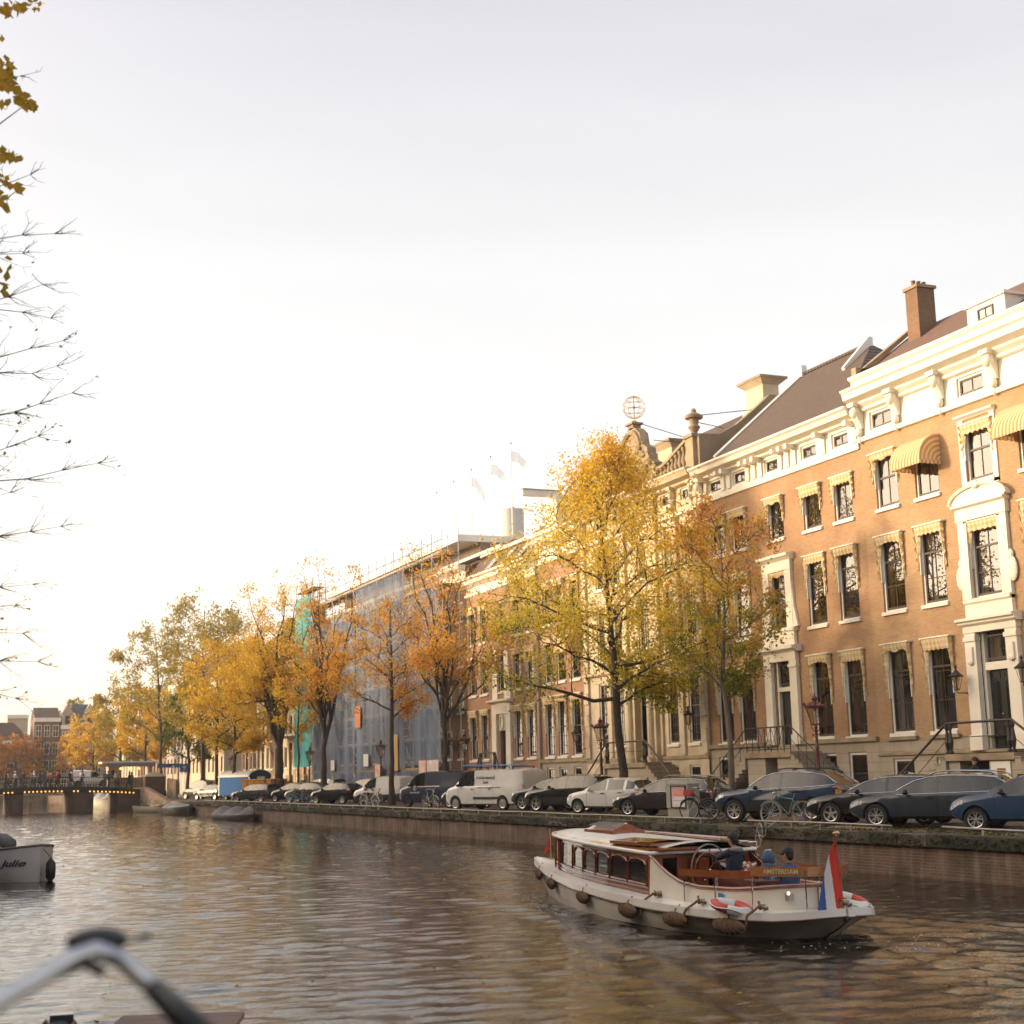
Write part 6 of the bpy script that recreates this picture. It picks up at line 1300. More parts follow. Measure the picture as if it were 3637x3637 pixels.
b = MB(); b.add([(0.3, 0, .08), (2.7, 0, .08), (2.7, 1.9, .08), (.3, 1.9, .08), (-.1, -.1, 1.7), (3.1, -.1, 1.7), (3.1, 2.0, 1.7), (-.1, 2.0, 1.7)], [(3, 2, 1, 0), (0, 1, 5, 4), (1, 2, 6, 5), (2, 3, 7, 6), (3, 0, 4, 7)], SKO)
b.tube([(-.1, -.1, 1.7), (3.1, -.1, 1.7), (3.1, 2.0, 1.7), (-.1, 2.0, 1.7)], .06, SKO, 5, closed=True); b.build('hull', sk, world=False)
b = MB()
for k in range(4): x0 = .45 + .66 * k; b.add([(x0, -.03, .1), (x0 + .1, -.03, .1), (x0 + .1, -.14, 1.66), (x0, -.14, 1.66), (x0, .05, .1), (x0 + .1, .05, .1), (x0 + .1, -.05, 1.66), (x0, -.05, 1.66)], [(0, 1, 2, 3), (0, 3, 7, 4), (1, 5, 6, 2)], SKO)
b.box(.35, 1.5, -.09, -.05, .12, .75, mat('skip_red_patch', (.50, .11, .03), .6, .2, 2)); b.build('ribs', sk, world=False)

RAILM = mat('pale_quay_rail', (.30, .28, .26), .4, .12, 3, metal=.3)
for lbl, ya, yb, n in (('long low white rail on the quay edge running into the distance', 40.1, 122, 34), ('middle length of low quay rail under the hanging bicycle wheel', 30.9, 37.8, 5), ('short low quay rail at the right edge of the picture', 20, 28.9, 5)):
    t = thing('quay_rail', lbl, 'rail', (23.12, (ya + yb) / 2, 0)); rr = random.Random(int(ya)); ys = [lerp(ya, yb, i / n) for i in range(n + 1)]
    pts = [(23.12 + rr.gauss(0, .012), y, .15 + rr.gauss(0, .012)) for y in ys]
    b = MB(); b.tube(pts, .026, RAILM, 7); b.build('rail', t, smooth=True)
    b = MB(); [b.box(p[0] - .018, p[0] + .018, p[1] + .38, p[1] + .42, -.25, .14, METAL) for p in pts[:-1]]; b.build('post', t)

LG = glassmat('lantern_glass', (.75, .72, .68), .06)
def street_lamp(x, y, label, lit=False):
    t = thing('street_lamp', label, 'street lamp', (x, y, 0), group='maroon crown lanterns on the far quay')
    b = MB(); b.lathe([(.14, 0), (.15, .5), (.11, .58), (.10, 1.1), (.12, 1.15), (.075, 1.22), (.062, 2.2), (.078, 2.3), (.05, 2.36), (.042, 2.9), (.06, 2.95), (.04, 3.0)], (0, 0, 0), MAROON, 10)
    b.tube([(0, -.19, 2.72), (0, .19, 2.72)], .018, MAROON, 5); b.ball((0, -.2, 2.72), .035, MAROON, 6, 5); b.ball((0, .2, 2.72), .035, MAROON, 6, 5)
    for a in range(4): q = a * pi / 2 + pi / 4; b.tube([(0, 0, 2.78), (.1 * cos(q), .1 * sin(q), 2.88), (.17 * cos(q), .17 * sin(q), 2.98), (.13 * cos(q), .13 * sin(q), 3.06)], .014, MAROON, 4)
    b.build('post', t, world=False, smooth=50)
    b = MB(); n = 6
    for a in range(n): q = a * 2 * pi / n; b.tube([(.16 * cos(q), .16 * sin(q), 3.06), (.33 * cos(q), .33 * sin(q), 3.62)], .012, MAROON, 4)
    b.lathe([(.17, 3.04), (.18, 3.08), (.05, 3.09)], (0, 0, 0), MAROON, 12); b.lathe([(.36, 3.60), (.37, 3.66), (.30, 3.70), (.14, 3.80), (.06, 3.84)], (0, 0, 0), MAROON, 12); b.lathe([(.05, 3.82), (.10, 3.88), (.10, 3.95), (.04, 4.0), (.015, 4.1)], (0, 0, 0), MAROON, 10)
    for a in range(12): q = a * 2 * pi / 12; b.tube([(.35 * cos(q), .35 * sin(q), 3.66), (.41 * cos(q), .41 * sin(q), 3.78)], .016, MAROON, 4)
    ln = b.build('lantern', t, world=False, smooth=50)
    b = MB(); b.lathe([(.155, 3.09), (.32, 3.60)], (0, 0, 0), LG, 6, cap=False); b.build('lantern_glass', ln, world=False)
    b = MB(); b.lathe([(.04, 3.09), (.03, 3.3), (.05, 3.42), (.02, 3.5)], (0, 0, 0), WHITE2, 8); b.build('lamp', ln, world=False); return t
street_lamp(28.0, 41.15, 'large maroon crown lantern in front of the second brick house, nearest of its kind')
street_lamp(28.7, 58.95, 'maroon crown lantern left of the big maple trunk')
street_lamp(29.0, 77.0, 'maroon crown lantern above the white painter\'s van by the scaffold corner')
street_lamp(28.6, 91.3, 'maroon crown lantern beside the slim orange tree and white notice')
street_lamp(28.3, 108.2, 'maroon crown lantern left of the forked tree at the turquoise sheet')
street_lamp(28.3, 136.5, 'small distant crown lantern above the blue wagon')
def wall_lantern(y, z, label, arm=.6, xo=0, scroll=False):
    x = FX - arm; t = thing('wall_lantern', label, 'wall lantern', (x, y, z), group='black wall lanterns on the houses')
    b = MB()
    if scroll: b.tube([(FX - xo, y, z - .55), (FX - arm * .5, y, z - .75), (x, y, z - .5), (x, y, z - .32)], .02, IRON, 5); b.tube([(FX - .05 + .1 * cos(a), y, z - .62 + .1 * sin(a)) for a in [k * .7 for k in range(9)]], .016, IRON, 4)
    else: b.tube([(FX - xo, y, z - .42), (x, y, z - .42), (x, y, z - .3)], .022, IRON, 5); b.prism([(FX, z - .7), (FX, z - .42), (FX - .3, z - .42), (FX - .06, z - .48)], y - .02, y + .02, IRON, 'y')
    b.build('bracket', t)
    b = MB()
    for a in range(4): q = a * pi / 2 + pi / 4; b.tube([(x + .09 * cos(q), y + .09 * sin(q), z - .3), (x + .2 * cos(q), y + .2 * sin(q), z + .12)], .011, IRON, 4)
    b.lathe([(.25, .12), (.26, .15), (.12, .26), (.05, .34), (.03, .42), (.06, .46), (.01, .55)], (x, y, z), IRON, 8); b.lathe([(.1, -.32), (.1, -.29), (.03, -.28)], (x, y, z), IRON, 8); ln = b.build('lantern', t)
    b = MB(); b.lathe([(.085, -.29), (.19, .12)], (x, y, z), LG, 4, cap=False); b.build('lantern_glass', ln)
wall_lantern(39.9, 4.45, 'black lantern on a straight bracket left of the white portal')
wall_lantern(36.7, 4.5, 'black lantern right of the white portal, at the right edge of the picture')
wall_lantern(58.15, 4.0, 'black lantern on a scrolled arm at the right end of the sandstone mansion', .75, 0, True)
wall_lantern(70.3, 3.6, 'black lantern on a scrolled arm at the left end of the sandstone mansion', .75, 0, True)
cab = mat('cabinet_grey', (.26, .25, .20), .6, .1, 2)
cb = thing('poster_cabinet', 'grey-green utility cabinet with a framed poster of pink to orange bars', 'cabinet', (25.4, 45.65, 0))
b = MB(); b.box(25.15, 25.55, 44.88, 46.4, 0, .34, cab); b.box(25.12, 25.58, 44.86, 46.42, .34, 1.16, cab); b.box(25.1, 25.6, 44.84, 46.44, 1.16, 1.2, cab); b.build('body', cb)
b = MB()
for (a, c, d, e) in ((44.98, 45.03, .36, 1.13), (46.0, 46.05, .36, 1.13), (44.98, 46.05, .36, .40), (44.98, 46.05, 1.09, 1.13)): b.box(25.08, 25.12, a, c, d, e, BLACK)
b.build('poster_frame', cb)
b = MB(); b.box(25.105, 25.118, 45.03, 46.0, .40, 1.09, mat('poster_paper', (.62, .55, .58), .6, .03, 2)); ps = b.build('poster', cb)
b = MB()
for i in range(12): t_ = i / 11; c_ = (lerp(.60, .72, t_), lerp(.22, .20, t_) + .12 * (1 - abs(2 * t_ - 1)), lerp(.36, .10, t_)); b.box(25.098, 25.103, 45.10, 45.93, 1.045 - .026 * i, 1.065 - .026 * i, mat('poster_bar_%d' % i, c_, .7, .04, 9))
b.box(25.098, 25.103, 45.08, 45.93, .615, .625, INK); b.box(25.098, 25.103, 45.8, 45.93, .70, .715, mat('poster_red', (.6, .05, .08), .7)); b.box(25.098, 25.103, 45.3, 45.36, .45, .47, INK); b.box(25.098, 25.103, 45.62, 45.68, .45, .47, INK); b.build('poster_print', ps)
b = MB(); b.lathe([(.09, 0), (.09, .7), (.07, .78), (.02, .8)], (27.35, 55.85, 0), mat('brown_post', (.09, .05, .035), .7, .2, 5), 10); tag(b.build('bollard', smooth=50), 'brown bollard between the white hatchback and the black estate car', 'bollard')
b = MB(); b.box(23.6, 23.72, 32.3, 34.1, .0, .06, WOODP); b.box(23.5, 23.9, 31.9, 32.0, .0, .05, WOODP); tag(b.build('plank'), 'loose plank lying on the verge behind the middle rail', 'plank')
for (px, py, pz, l, c_) in ((25.9, 148.0, 3.0, 'small blue traffic sign with a white symbol near the bridge', (.04, .14, .34)), (26.4, 157.5, 3.2, 'blue street direction sign beyond the bridge ramp', (.05, .12, .28))):
    t = thing('traffic_sign', l, 'sign', (px, py, 0)); b = MB(); b.tube([(px, py, 0), (px, py, pz + .5)], .04, METAL, 6); b.build('post', t)
    b = MB(); wdt = .42 if 'symbol' in l else 1.6; b.box(px - wdt, px + wdt, py - .06, py - .045, pz - .35 if wdt < 1 else pz, pz + .42, mat('sign_blue_%d' % int(px * 10), c_, .5, .05)); s_ = b.build('plate', t)
    b = MB(); b.box(px - .05, px + .05, py - .075, py - .062, pz - .2 if wdt < 1 else pz + .1, pz + .15, WINK); b.add([(px - .18, py - .07, pz + .05), (px + .18, py - .07, pz + .05), (px, py - .07, pz + .3)], [(0, 1, 2)], WINK); b.build('arrow', s_)

# ------------------------------------------------------------------ bicycles
def bicycle(label, x, y, rz, fm, lean=0.0, z=0.0, basket=None, tyre=None, box=None, group=None, cat='bicycle', pitch=0, high=False):
    t = thing('bicycle', label, cat, (x, y, z), rz, group); t.rotation_euler = (lean, pitch, rz); tyre = tyre or RUBBER; R_ = .34
    for xx, nm in ((-.53, 0), (.53, 1)):
        w = MB(); w.tube([(xx + R_ * cos(2 * pi * k / 28), 0, R_ + R_ * sin(2 * pi * k / 28) * .985) for k in range(28)], .02, tyre, 6, closed=True); w.tube([(xx + (R_ - .03) * cos(2 * pi * k / 24), 0, R_ + (R_ - .03) * sin(2 * pi * k / 24)) for k in range(24)], .010, METAL, 4, closed=True)
        for k in range(14): a = 2 * pi * k / 14; w.tube([(xx, 0, R_), (xx + (R_ - .03) * cos(a), 0, R_ + (R_ - .03) * sin(a))], .0035, METAL, 3, cap=False)
        w.lathe([(.03, -.05), (.03, .05)], (xx, 0, R_), METAL, 8, 'y'); wh = w.build('wheel', t, world=False)
        f = MB(); f.tube([(xx + (R_ + .035) * cos(a), 0, R_ + (R_ + .035) * sin(a)) for a in [lerp(.15 if nm == 0 else .5, pi - (.1 if nm == 0 else -.1), k / 10) for k in range(11)]], .018, fm, 4); f.build('mudguard', t, world=False)
    f = MB(); bb, st, ht, hb = (-.08, 0, .30), (-.24, 0, .82), (.34, 0, .86), (.39, 0, .70)
    f.tube([bb, st], .017, fm, 6); f.tube([hb, bb], .02, fm, 6); f.tube([(.345, 0, .82), (-.22, 0, .74) if high else (-.16, 0, .52)], .017, fm, 6); f.tube([ht, hb], .022, fm, 6)
    for s in (-.05, .05): f.tube([bb, (-.53, s, R_)], .010, fm, 5); f.tube([(-.22, 0, .72), (-.53, s, R_)], .010, fm, 5); f.tube([hb, (.45, s, .55), (.53, s, R_)], .012, fm, 5)
    f.lathe([(.09, -.03), (.09, -.02)], (bb[0], 0, bb[2]), BLACK, 12, 'y'); f.tube([(bb[0], -.03, .30), (bb[0] + .12, -.06, .19)], .01, METAL, 4); f.tube([(bb[0], .03, .30), (bb[0] - .12, .06, .41)], .01, METAL, 4); f.box(bb[0] + .07, bb[0] + .17, -.14, -.06, .18, .2, BLACK); f.box(bb[0] - .17, bb[0] - .07, .06, .14, .40, .42, BLACK)
    f.box(-.78, -.38, -.07, .07, .735, .75, IRON); f.tube([(-.7, 0, .735), (-.55, 0, .36)], .008, IRON, 4); f.build('frame', t, world=False)
    s = MB(); s.tube([st, (-.27, 0, .93)], .013, METAL, 5); s.ball((-.28, 0, .965), (.14, .085, .045), BLACK, 10, 6); s.build('saddle', t, world=False)
    h = MB(); h.tube([ht, (.31, 0, 1.0)], .014, METAL, 5); h.tube([(.12, -.29, 1.02), (.28, -.22, 1.06), (.33, -.06, 1.02), (.33, .06, 1.02), (.28, .22, 1.06), (.12, .29, 1.02)], .013, METAL, 6)
    for q in (-1, 1): h.tube([(.12, .29 * q, 1.02), (.02, .31 * q, 1.0)], .019, BLACK, 6)
    h.ball((.42, 0, .92), (.05, .05, .05), METAL, 8, 6); h.build('handlebar', t, world=False)
    if box is not None: k = MB(); k.box(.40, .68, -.16, .16, .80, .98, box); k.build('carrier_crate', t, world=False)
    if basket is not None: k = MB(); k.box(-.75, -.42, -.26, -.1, .45, .78, basket); k.box(-.75, -.42, .1, .26, .45, .78, basket); k.build('pannier', t, world=False)
    return t
TANT = mat('tan_tyre', (.30, .20, .10), .8, .15, 8); TEAL = mat('teal_frame', (.02, .12, .11), .35, .2, 5, coat=.5); CRM = mat('cream_frame', (.42, .38, .28), .4, .1, 5); LBL = mat('light_blue_frame', (.10, .22, .30), .4, .1, 5)
bicycle('teal bicycle with tan tyres leaning in front of the deep blue crossover', 24.15, 37.3, radians(118), TEAL, .12, tyre=TANT, high=True)
bicycle('red and black bicycle with a red front crate beside the poster cabinet', 25.0, 43.6, radians(130), IRON, .1, box=mat('red_crate', (.45, .03, .02), .5, .1, 4))
bicycle('black bicycle just right of the red-crated one', 25.4, 42.9, radians(150), IRON, -.1)
bicycle('black bicycle between the deep blue crossover and the black hatchback', 25.6, 36.6, radians(60), IRON, .1, box=mat('red_yellow_bag', (.5, .2, .03), .7, .4, 3))
bicycle('pale grey bicycle with cream tyres in front of the small white van', 25.2, 82.6, radians(-68), CRM, .1, tyre=mat('cream_tyre', (.5, .47, .40), .7), group=None)
bicycle('black bicycle with a black pannier behind the pale grey bicycle', 25.9, 84.1, radians(-70), IRON, -.1, basket=BLACK)
bicycle('light blue bicycle parked against the black supermini', 25.0, 98.4, radians(160), LBL, .1, tyre=LBL)
bicycle('white-strapped bicycle lying behind the rail near the white painter\'s van', 24.2, 69.0, radians(-80), CRM, .1)
bicycle('black bicycle behind the bonnet of the deep blue crossover', 28.3, 43.6, radians(-70), IRON, .05)
# wheel and chain hanging down the quay wall
hw = thing('hanging_wheel', 'old cream bicycle wheel hanging by its chain over the mossy quay edge', 'bicycle wheel', (22.78, 36.55, -.2))
b = MB(); b.tube([(22.76 + .05 * sin(2 * pi * k / 28), 36.60 + .17 * cos(2 * pi * k / 28), -.24 + .33 * sin(2 * pi * k / 28)) for k in range(28)], .014, CRM, 6, closed=True)
for k in range(10): a = 2 * pi * k / 10; b.tube([(22.76, 36.60, -.24), (22.76 + .05 * sin(a), 36.60 + .17 * cos(a), -.24 + .32 * sin(a))], .003, METAL, 3, cap=False)
b.build('rim', hw); b = MB(); b.tube([(22.7, 36.45, -.2), (22.72, 36.40, -.3), (22.78, 36.3, -.22), (22.85, 36.35, -.05), (22.95, 36.25, .06), (23.12, 36.2, .16)], .012, CRM, 5); b.build('chain', hw)
# ------------------------------------------------------------------ bridge
STB = brick('bridge_brick', (.12, .07, .055), (.085, .05, .04), (.11, .09, .075), bw=.3, bh=.1, stainamt=.5, vs=.7)
BRI = mat('bridge_girder', (.018, .015, .014), .6, .2, 2)
BY0, BY1 = 157.6, 165.2
def bz(x): return 1.42 - .0042 * (x - 13.5) ** 2
br = thing('bridge', 'low dark arched bridge with brick piers and a string of small lamps', 'bridge', (10, 160, 0))
b = MB(); xs = [-3 + 1.2 * k for k in range(25)]
for y0, y1 in ((BY0, BY0 + .3), (BY1 - .3, BY1)): b.grid([[(x, y0, bz(x) + .06) for x in xs], [(x, y0, bz(x) - .52) for x in xs], [(x, y1, bz(x) - .52) for x in xs], [(x, y1, bz(x) + .06) for x in xs], [(x, y0, bz(x) + .06) for x in xs]], BRI)
b.grid([[(x, BY0 + .3, bz(x)) for x in xs], [(x, BY1 - .3, bz(x)) for x in xs]], ROADM); b.grid([[(x, BY0 + .3, bz(x) - .35) for x in xs], [(x, BY1 - .3, bz(x) - .35) for x in xs]], BRI); b.build('deck', br)
b = MB()
for x0, x1 in ((10.0, 11.5), (16.1, 18.4), (-1, .6)):
    b.box(x0, x1, BY0 + .1, BY1 - .1, WZ - 1.5, bz((x0 + x1) / 2) - .5, STB)
    for k in range(4): b.box(x0 + .35, x1 - .35, BY0 - .25 + .05 * k, BY0 + .1, WZ - 1.5, WZ + .25 + .36 * k, STB)
    b.build('pier', br); b = MB()
b.box(20.8, 23.4, BY0 + .05, BY1, WZ - 1.5, 1.0, STB); b.build('abutment', br)
b = MB()
for y in (BY0 + .12, BY1 - .12):
    b.tube([(x, y, bz(x) + 1.02) for x in xs if x < 23], .04, IRON, 5); b.tube([(x, y, bz(x) + .55) for x in xs if x < 23], .025, IRON, 4)
    for k in range(110): x = -2.8 + .235 * k; b.box(x - .012, x + .012, y - .012, y + .012, bz(x) + .05, bz(x) + 1.02, IRON)
b.build('railing', br)
BULB = mat('warm_bulb', (1, .46, .08), .5, .02, 3, em=2.2)
bl = MB()
for k in range(33):
    x = 9.6 + .40 * k
    if any(abs(x - q) < .32 for q in (10.9, 17.3, 15.9)): continue
    bl.ball((x, BY0 - .08, bz(x) - .40), .075, BULB, 6, 4)
bl.build('lamp_string', br)
ap = thing('bridge_pillar', 'square brick pillar with a stone cap at the right end of the bridge', 'pillar', (24.3, 157, 0))
b = MB(); b.box(23.4, 25.5, 156.4, 158.4, WZ - 1, 2.3, STB); b.build('shaft', ap)
b = MB(); b.add([(23.25, 156.25, 2.3), (25.65, 156.25, 2.3), (25.65, 158.55, 2.3), (23.25, 158.55, 2.3), (24.1, 157.1, 2.75), (24.8, 157.1, 2.75), (24.8, 157.7, 2.75), (24.1, 157.7, 2.75)], [(0, 1, 5, 4), (1, 2, 6, 5), (2, 3, 7, 6), (3, 0, 4, 7), (4, 5, 6, 7), (3, 2, 1, 0)], STONE_D); b.build('cap', ap)
b = MB(); b.prism([(140, -.02), (157, -.02), (157, 1.35), (154, 1.2)], 23.0, 23.5, STB, 'x'); b.build('ramp_wall', ap)
ms2 = thing('bollard_row', 'row of thin stone posts behind the bridge pillar', 'posts', (25.6, 154, 0))
b = MB()
for k in range(5): b.box(25.5, 25.8, 150.5 + 1.2 * k, 150.8 + 1.2 * k, 0, 1.9 + .05 * k, STONE_D)
b.build('post', ms2)
# kiosk on the bridge corner
ks = thing('kiosk', 'snack kiosk with a flat striped roof and three warm bulbs at the bridge end', 'kiosk', (20.6, 160.5, 0)); kz = bz(20)
b = MB(); b.box(19.3, 25.0, 159, 162, 3.75, 3.95, WHITE2); b.box(19.8, 24.8, 158.9, 159, 3.4, 3.74, mat('grey_fascia', (.16, .15, .15), .6)); b.box(19.3, 25.0, 158.95, 159, 3.74, 3.86, ZINC); b.build('roof', ks)
b = MB(); b.box(20.1, 21.2, 160, 162, kz, 3.45, mat('kiosk_panel', (.45, .36, .28), .7, .15, 3)); b.box(21.2, 24.4, 161.2, 162, kz - .1, kz + 1.05, MAT['kiosk_panel']); b.box(24.2, 24.6, 159.6, 162, kz - .2, 3.4, MAT['kiosk_panel']); b.box(20.4, 20.7, 159.95, 160, kz + 1.0, kz + 1.8, BRI); b.build('counter', ks)
b = MB()
for x in (21.3, 22.3, 23.2): b.ball((x, 159.6, 3.2), .13, BULB, 8, 6)
b.build('bulb', ks)

# ------------------------------------------------------------------ houses at the bend, seen beyond the bridge
TILE_F = tile('far_blue_slates', (.07, .085, .10), (.13, .15, .17))
def far_block(label, x0, x1, y, H, wm, nb, fl, roof, rh, trim=WHITE, wz=2.6, hip=False, name='town_house', gable=False):
    """houses across the end of the canal: their fronts look back towards -y"""
    t = thing(name, label, 'house', ((x0 + x1) / 2, y, 0)); b = MB(); b.box(x0, x1, y, y + 9, 0, H, wm); b.box(x0 - .1, x1 + .1, y - .35, y, H - .7, H, trim); b.build('wall', t)
    fh = (H - 1.2) / fl
    for f in range(fl):
        for i in range(nb):
            xc = lerp(x0, x1, (i + .5) / nb); w = (x1 - x0) / nb * .27; z = 1.0 + f * fh; h = fh * .62
            q = MB(); q.box(xc - w - .1, xc + w + .1, y - .06, y - .01, z - .08, z + h + .1, trim); q.box(xc - w, xc + w, y - .1, y - .062, z, z + h, INTER)
            q.box(xc - .04, xc + .04, y - .13, y - .101, z, z + h, trim); q.box(xc - w, xc + w, y - .13, y - .101, z + h * .5, z + h * .5 + .08, trim); q.build('window', t)
    b = MB(); i = min(3.2, (x1 - x0) * .3) if hip else .05
    b.add([(x0, y, H), (x1, y, H), (x1, y + 9, H), (x0, y + 9, H), (x0 + i, y + (3 if hip else 4.5), H + rh), (x1 - i, y + (3 if hip else 4.5), H + rh)], [(0, 1, 5, 4), (2, 3, 4, 5), (1, 2, 5), (3, 0, 4)], roof); b.build('roof', t)
    return t
far_block('far low house with a dark hipped roof at the left edge', 6, 21.0, 272, 9.6, GREYW, 6, 3, TILE_D, 3.2, hip=True)
far_block('pale windowless far block rising between the dark roof and the tall brown house', 17.4, 21.0, 284, 14.6, CREAM, 1, 1, ZINC, .1)
far_block('far tall brown brick house with a carved white cornice and three windows per floor', 20.9, 25.2, 268, 13.3, BRD, 3, 4, TILE_D, 2.0)
h = far_block('far stone mansion with blue slate roof and tall dormers behind the bridge', 25.4, 32.6, 268, 12.0, GREYW, 5, 4, TILE_F, 3.8, hip=True, name='mansion')
for x in (26.4, 30.2):
    b = MB(); b.box(x - .9, x + .9, 267.8, 271, 11.5, 14.0, GREYW); b.prism([(x - 1.0, 14.0), (x + 1.0, 14.0), (x, 15.8)], 267.7, 270.8, GREYW, 'y'); b.box(x - .4, x + .4, 267.7, 267.8, 12.2, 13.6, INTER); b.build('dormer', h)
b = MB(); b.box(31.0, 31.8, 270, 271, 13, 16.8, STONE_D); b.build('chimney', h)
far_block('low grey house right of the far stone mansion', 32.8, 42, 270, 11.0, GREYW, 6, 3, TILE_F, 2.2)
quay = thing('quay_wall', 'dark far quay wall closing the canal beyond the bridge', 'quay wall', (10, 262, 0)); b = MB(); b.box(NQ, 23.4, 261.8, 262.4, WZ - 1, .1, BRQ); b.build('brick_face', quay)
quay = thing('quay_wall', 'right-hand quay wall continuing beyond the bridge', 'quay wall', (23.2, 210, 0)); b = MB(); b.box(22.95, 23.5, 165, 262, WZ - 1, -.01, BRQ); b.build('brick_face', quay)

# ------------------------------------------------------------------ thin evening haze over the canal
hz = bpy.data.materials.new('evening_haze'); hz.use_nodes = True; hz.node_tree.nodes.clear()
o_ = hz.node_tree.nodes.new("ShaderNodeOutputMaterial"); v_ = hz.node_tree.nodes.new("ShaderNodeVolumePrincipled"); v_.inputs['Color'].default_value = (1, .93, .84, 1); v_.inputs['Density'].default_value = .00035; v_.inputs['Anisotropy'].default_value = .3
hz.node_tree.links.new(v_.outputs[0], o_.inputs['Volume'])
b = MB(); b.box(-60, 80, -25, 320, -4.3, 27, hz); o_ = tag(b.build('haze'), 'thin pale evening haze hanging over the canal', 'haze', kind='stuff')
# ------------------------------------------------------------------ the salon boat
MAHO = mat('varnished_mahogany', (.20, .055, .022), .22, .3, 3, coat=1, stretch=(.3, 4, 4), col2=(.33, .10, .035)); MAHD = mat('dark_mahogany', (.10, .025, .014), .3, .25, 3, coat=.6)
HULLW = mat('boat_white', (.78, .74, .67), .35, .06, 2, coat=.4); HULLC = mat('boat_cream', (.72, .67, .56), .4, .08, 1.5, coat=.3); HULLG = mat('boat_lower_hull', (.50, .46, .40), .45, .2, 1.2, col2=(.64, .60, .53)); TEAKY = mat('golden_varnish', (.42, .22, .045), .18, .35, 5, coat=1)
ROPE = mat('coir_rope', (.16, .095, .05), .95, .35, 30, bump=1, bs=60); BOOT = mat('boot_topping', (.035, .022, .02), .5, .2, 3)
BXc, BYc = 13.58, 25.3
bt = thing('salon_boat', 'white and mahogany salon boat with arched cabin windows cruising on the canal', 'boat', (BXc, BYc, WZ), pi / 2); bt.scale = (1.05, .84, 1)
BB = [(-5.7, .06), (-5.62, .40), (-5.4, .75), (-5.0, 1.12), (-4.5, 1.42), (-3.6, 1.68), (-2.3, 1.8), (-.4, 1.68), (1.5, 1.4), (3.1, 1.0), (4.6, .52), (5.5, .2), (5.85, .04)]
ZG = [(-5.7, .52), (-5.2, .44), (-4, .42), (-1.5, .45), (1.5, .53), (4, .64), (5.85, .78)]
WL_ = [(-5.7, .0), (-5.0, .02), (-4.7, .5), (-4.0, 1.15), (-2.8, 1.6), (-.5, 1.6), (1.5, 1.3), (3.2, .82), (4.6, .25), (5.2, .03), (5.85, .0)]
CC = [(-4.95, .03), (-4.9, .30), (-4.7, .62), (-4.35, .88), (-3.7, 1.14), (-2.6, 1.33), (-1.35, 1.3), (.5, 1.18), (2.0, .96), (3.0, .76), (3.9, .5), (4.35, .25), (4.5, .03)]
xs = sorted({q for q, _ in BB} | {lerp(-6.1, 5.8, k / 34) for k in range(35) if lerp(-6.1, 5.8, k / 34) > -5.68}); xs = [q for i, q in enumerate(xs) if i == 0 or q - xs[i - 1] > .03]
b = MB()
for s in (1, -1):
    rows = []
    for q in xs:
        w, g, wl = interp(q, BB), interp(q, ZG), min(interp(q, WL_), interp(q, BB)); over = q < -4.9 or q > 5.2
        zl = 0 if not over else (lerp(0, g - .12, min(1, (-4.9 - q) / .8)) if q < 0 else lerp(0, g - .16, min(1, (q - 5.2) / .65)))
        rows.append([(q, s * w * .985, g - .10), (q, s * lerp(wl, w, .72), lerp(zl, g, .55)), (q, s * lerp(wl, w, .35), lerp(zl, g, .25)), (q, s * wl, zl), (q, s * wl * .7, min(zl, -.05) - .35 if not over else zl - .02)])
    b.grid([r[:3] for r in rows], HULLG); b.grid([r[2:4] for r in rows], HULLG); b.grid([r[3:] for r in rows], BOOT)
b.box(-5.735, -5.66, -.07, .07, .41, .53, HULLW)
hl = b.build('hull', bt, smooth=40, world=False)
b = MB()
for s in (1, -1):
    b.grid([[(q, s * (interp(q, BB) - .03), interp(q, ZG) + .015), (q, s * (interp(q, BB) + .035), interp(q, ZG) + .015), (q, s * (interp(q, BB) + .045), interp(q, ZG) - .10), (q, s * (interp(q, BB) - .02), interp(q, ZG) - .11)] for q in xs], HULLW)
    b.tube([(q, s * (interp(q, BB) + .04), interp(q, ZG) - .115) for q in xs], .014, MAHD, 5)
b.build('gunwale', bt, smooth=40, world=False)
b = MB()
for s in (1, -1): b.grid([[(q, s * (interp(q, BB) - .02), interp(q, ZG)), (q, s * min(interp(q, CC) if q > -4.95 and q < 4.5 else 0, interp(q, BB) - .02), interp(q, ZG) + .03)] for q in xs], HULLW)
b.build('deck', bt, world=False)
# cream coaming that sweeps down from the cabin roof
CT = [(-4.95, .82), (-4.4, .77), (-3.9, .72), (-3.0, .71), (-2.5, .76), (-2.1, .86), (-1.75, 1.0), (-1.35, 1.20)]
cx = [lerp(-4.95, -1.35, k / 26) for k in range(27)]
b = MB(); cap = MB()
for s in (1, -1):
    o = [(q, s * interp(q, CC), interp(q, ZG)) for q in cx]; t_ = [(q, s * (interp(q, CC) - .04), interp(q, CT)) for q in cx]; i_ = [(q, s * (interp(q, CC) - .09), interp(q, CT)) for q in cx]; u = [(q, s * (interp(q, CC) - .09), .1) for q in cx]
    b.grid([o, t_, i_], HULLC); cap.tube([(p[0], p[1], p[2] + .015) for p in t_], .035, MAHO, 6)
    cap.grid([i_, u], MAHD)
b.build('coaming', bt, smooth=40, world=False); cap.build('coaming_rail', bt, smooth=True, world=False)
b = MB(); b.prism([(q, interp(q, CC) - .08) for q in cx] + [(q, -interp(q, CC) + .08) for q in cx[::-1]], .10, .14, MAHD, 'z'); b.box(-4.3, -2.9, -.95, -.55, .14, .5, MAHD); b.box(-4.7, -4.3, -.5, .5, .14, .5, MAHD); b.box(-2.45, -2.1, -.45, -.05, .14, .66, MAHD); b.box(-4.1, -2.95, .2, .75, .14, .86, MAHD); b.build('cockpit', bt, world=False)
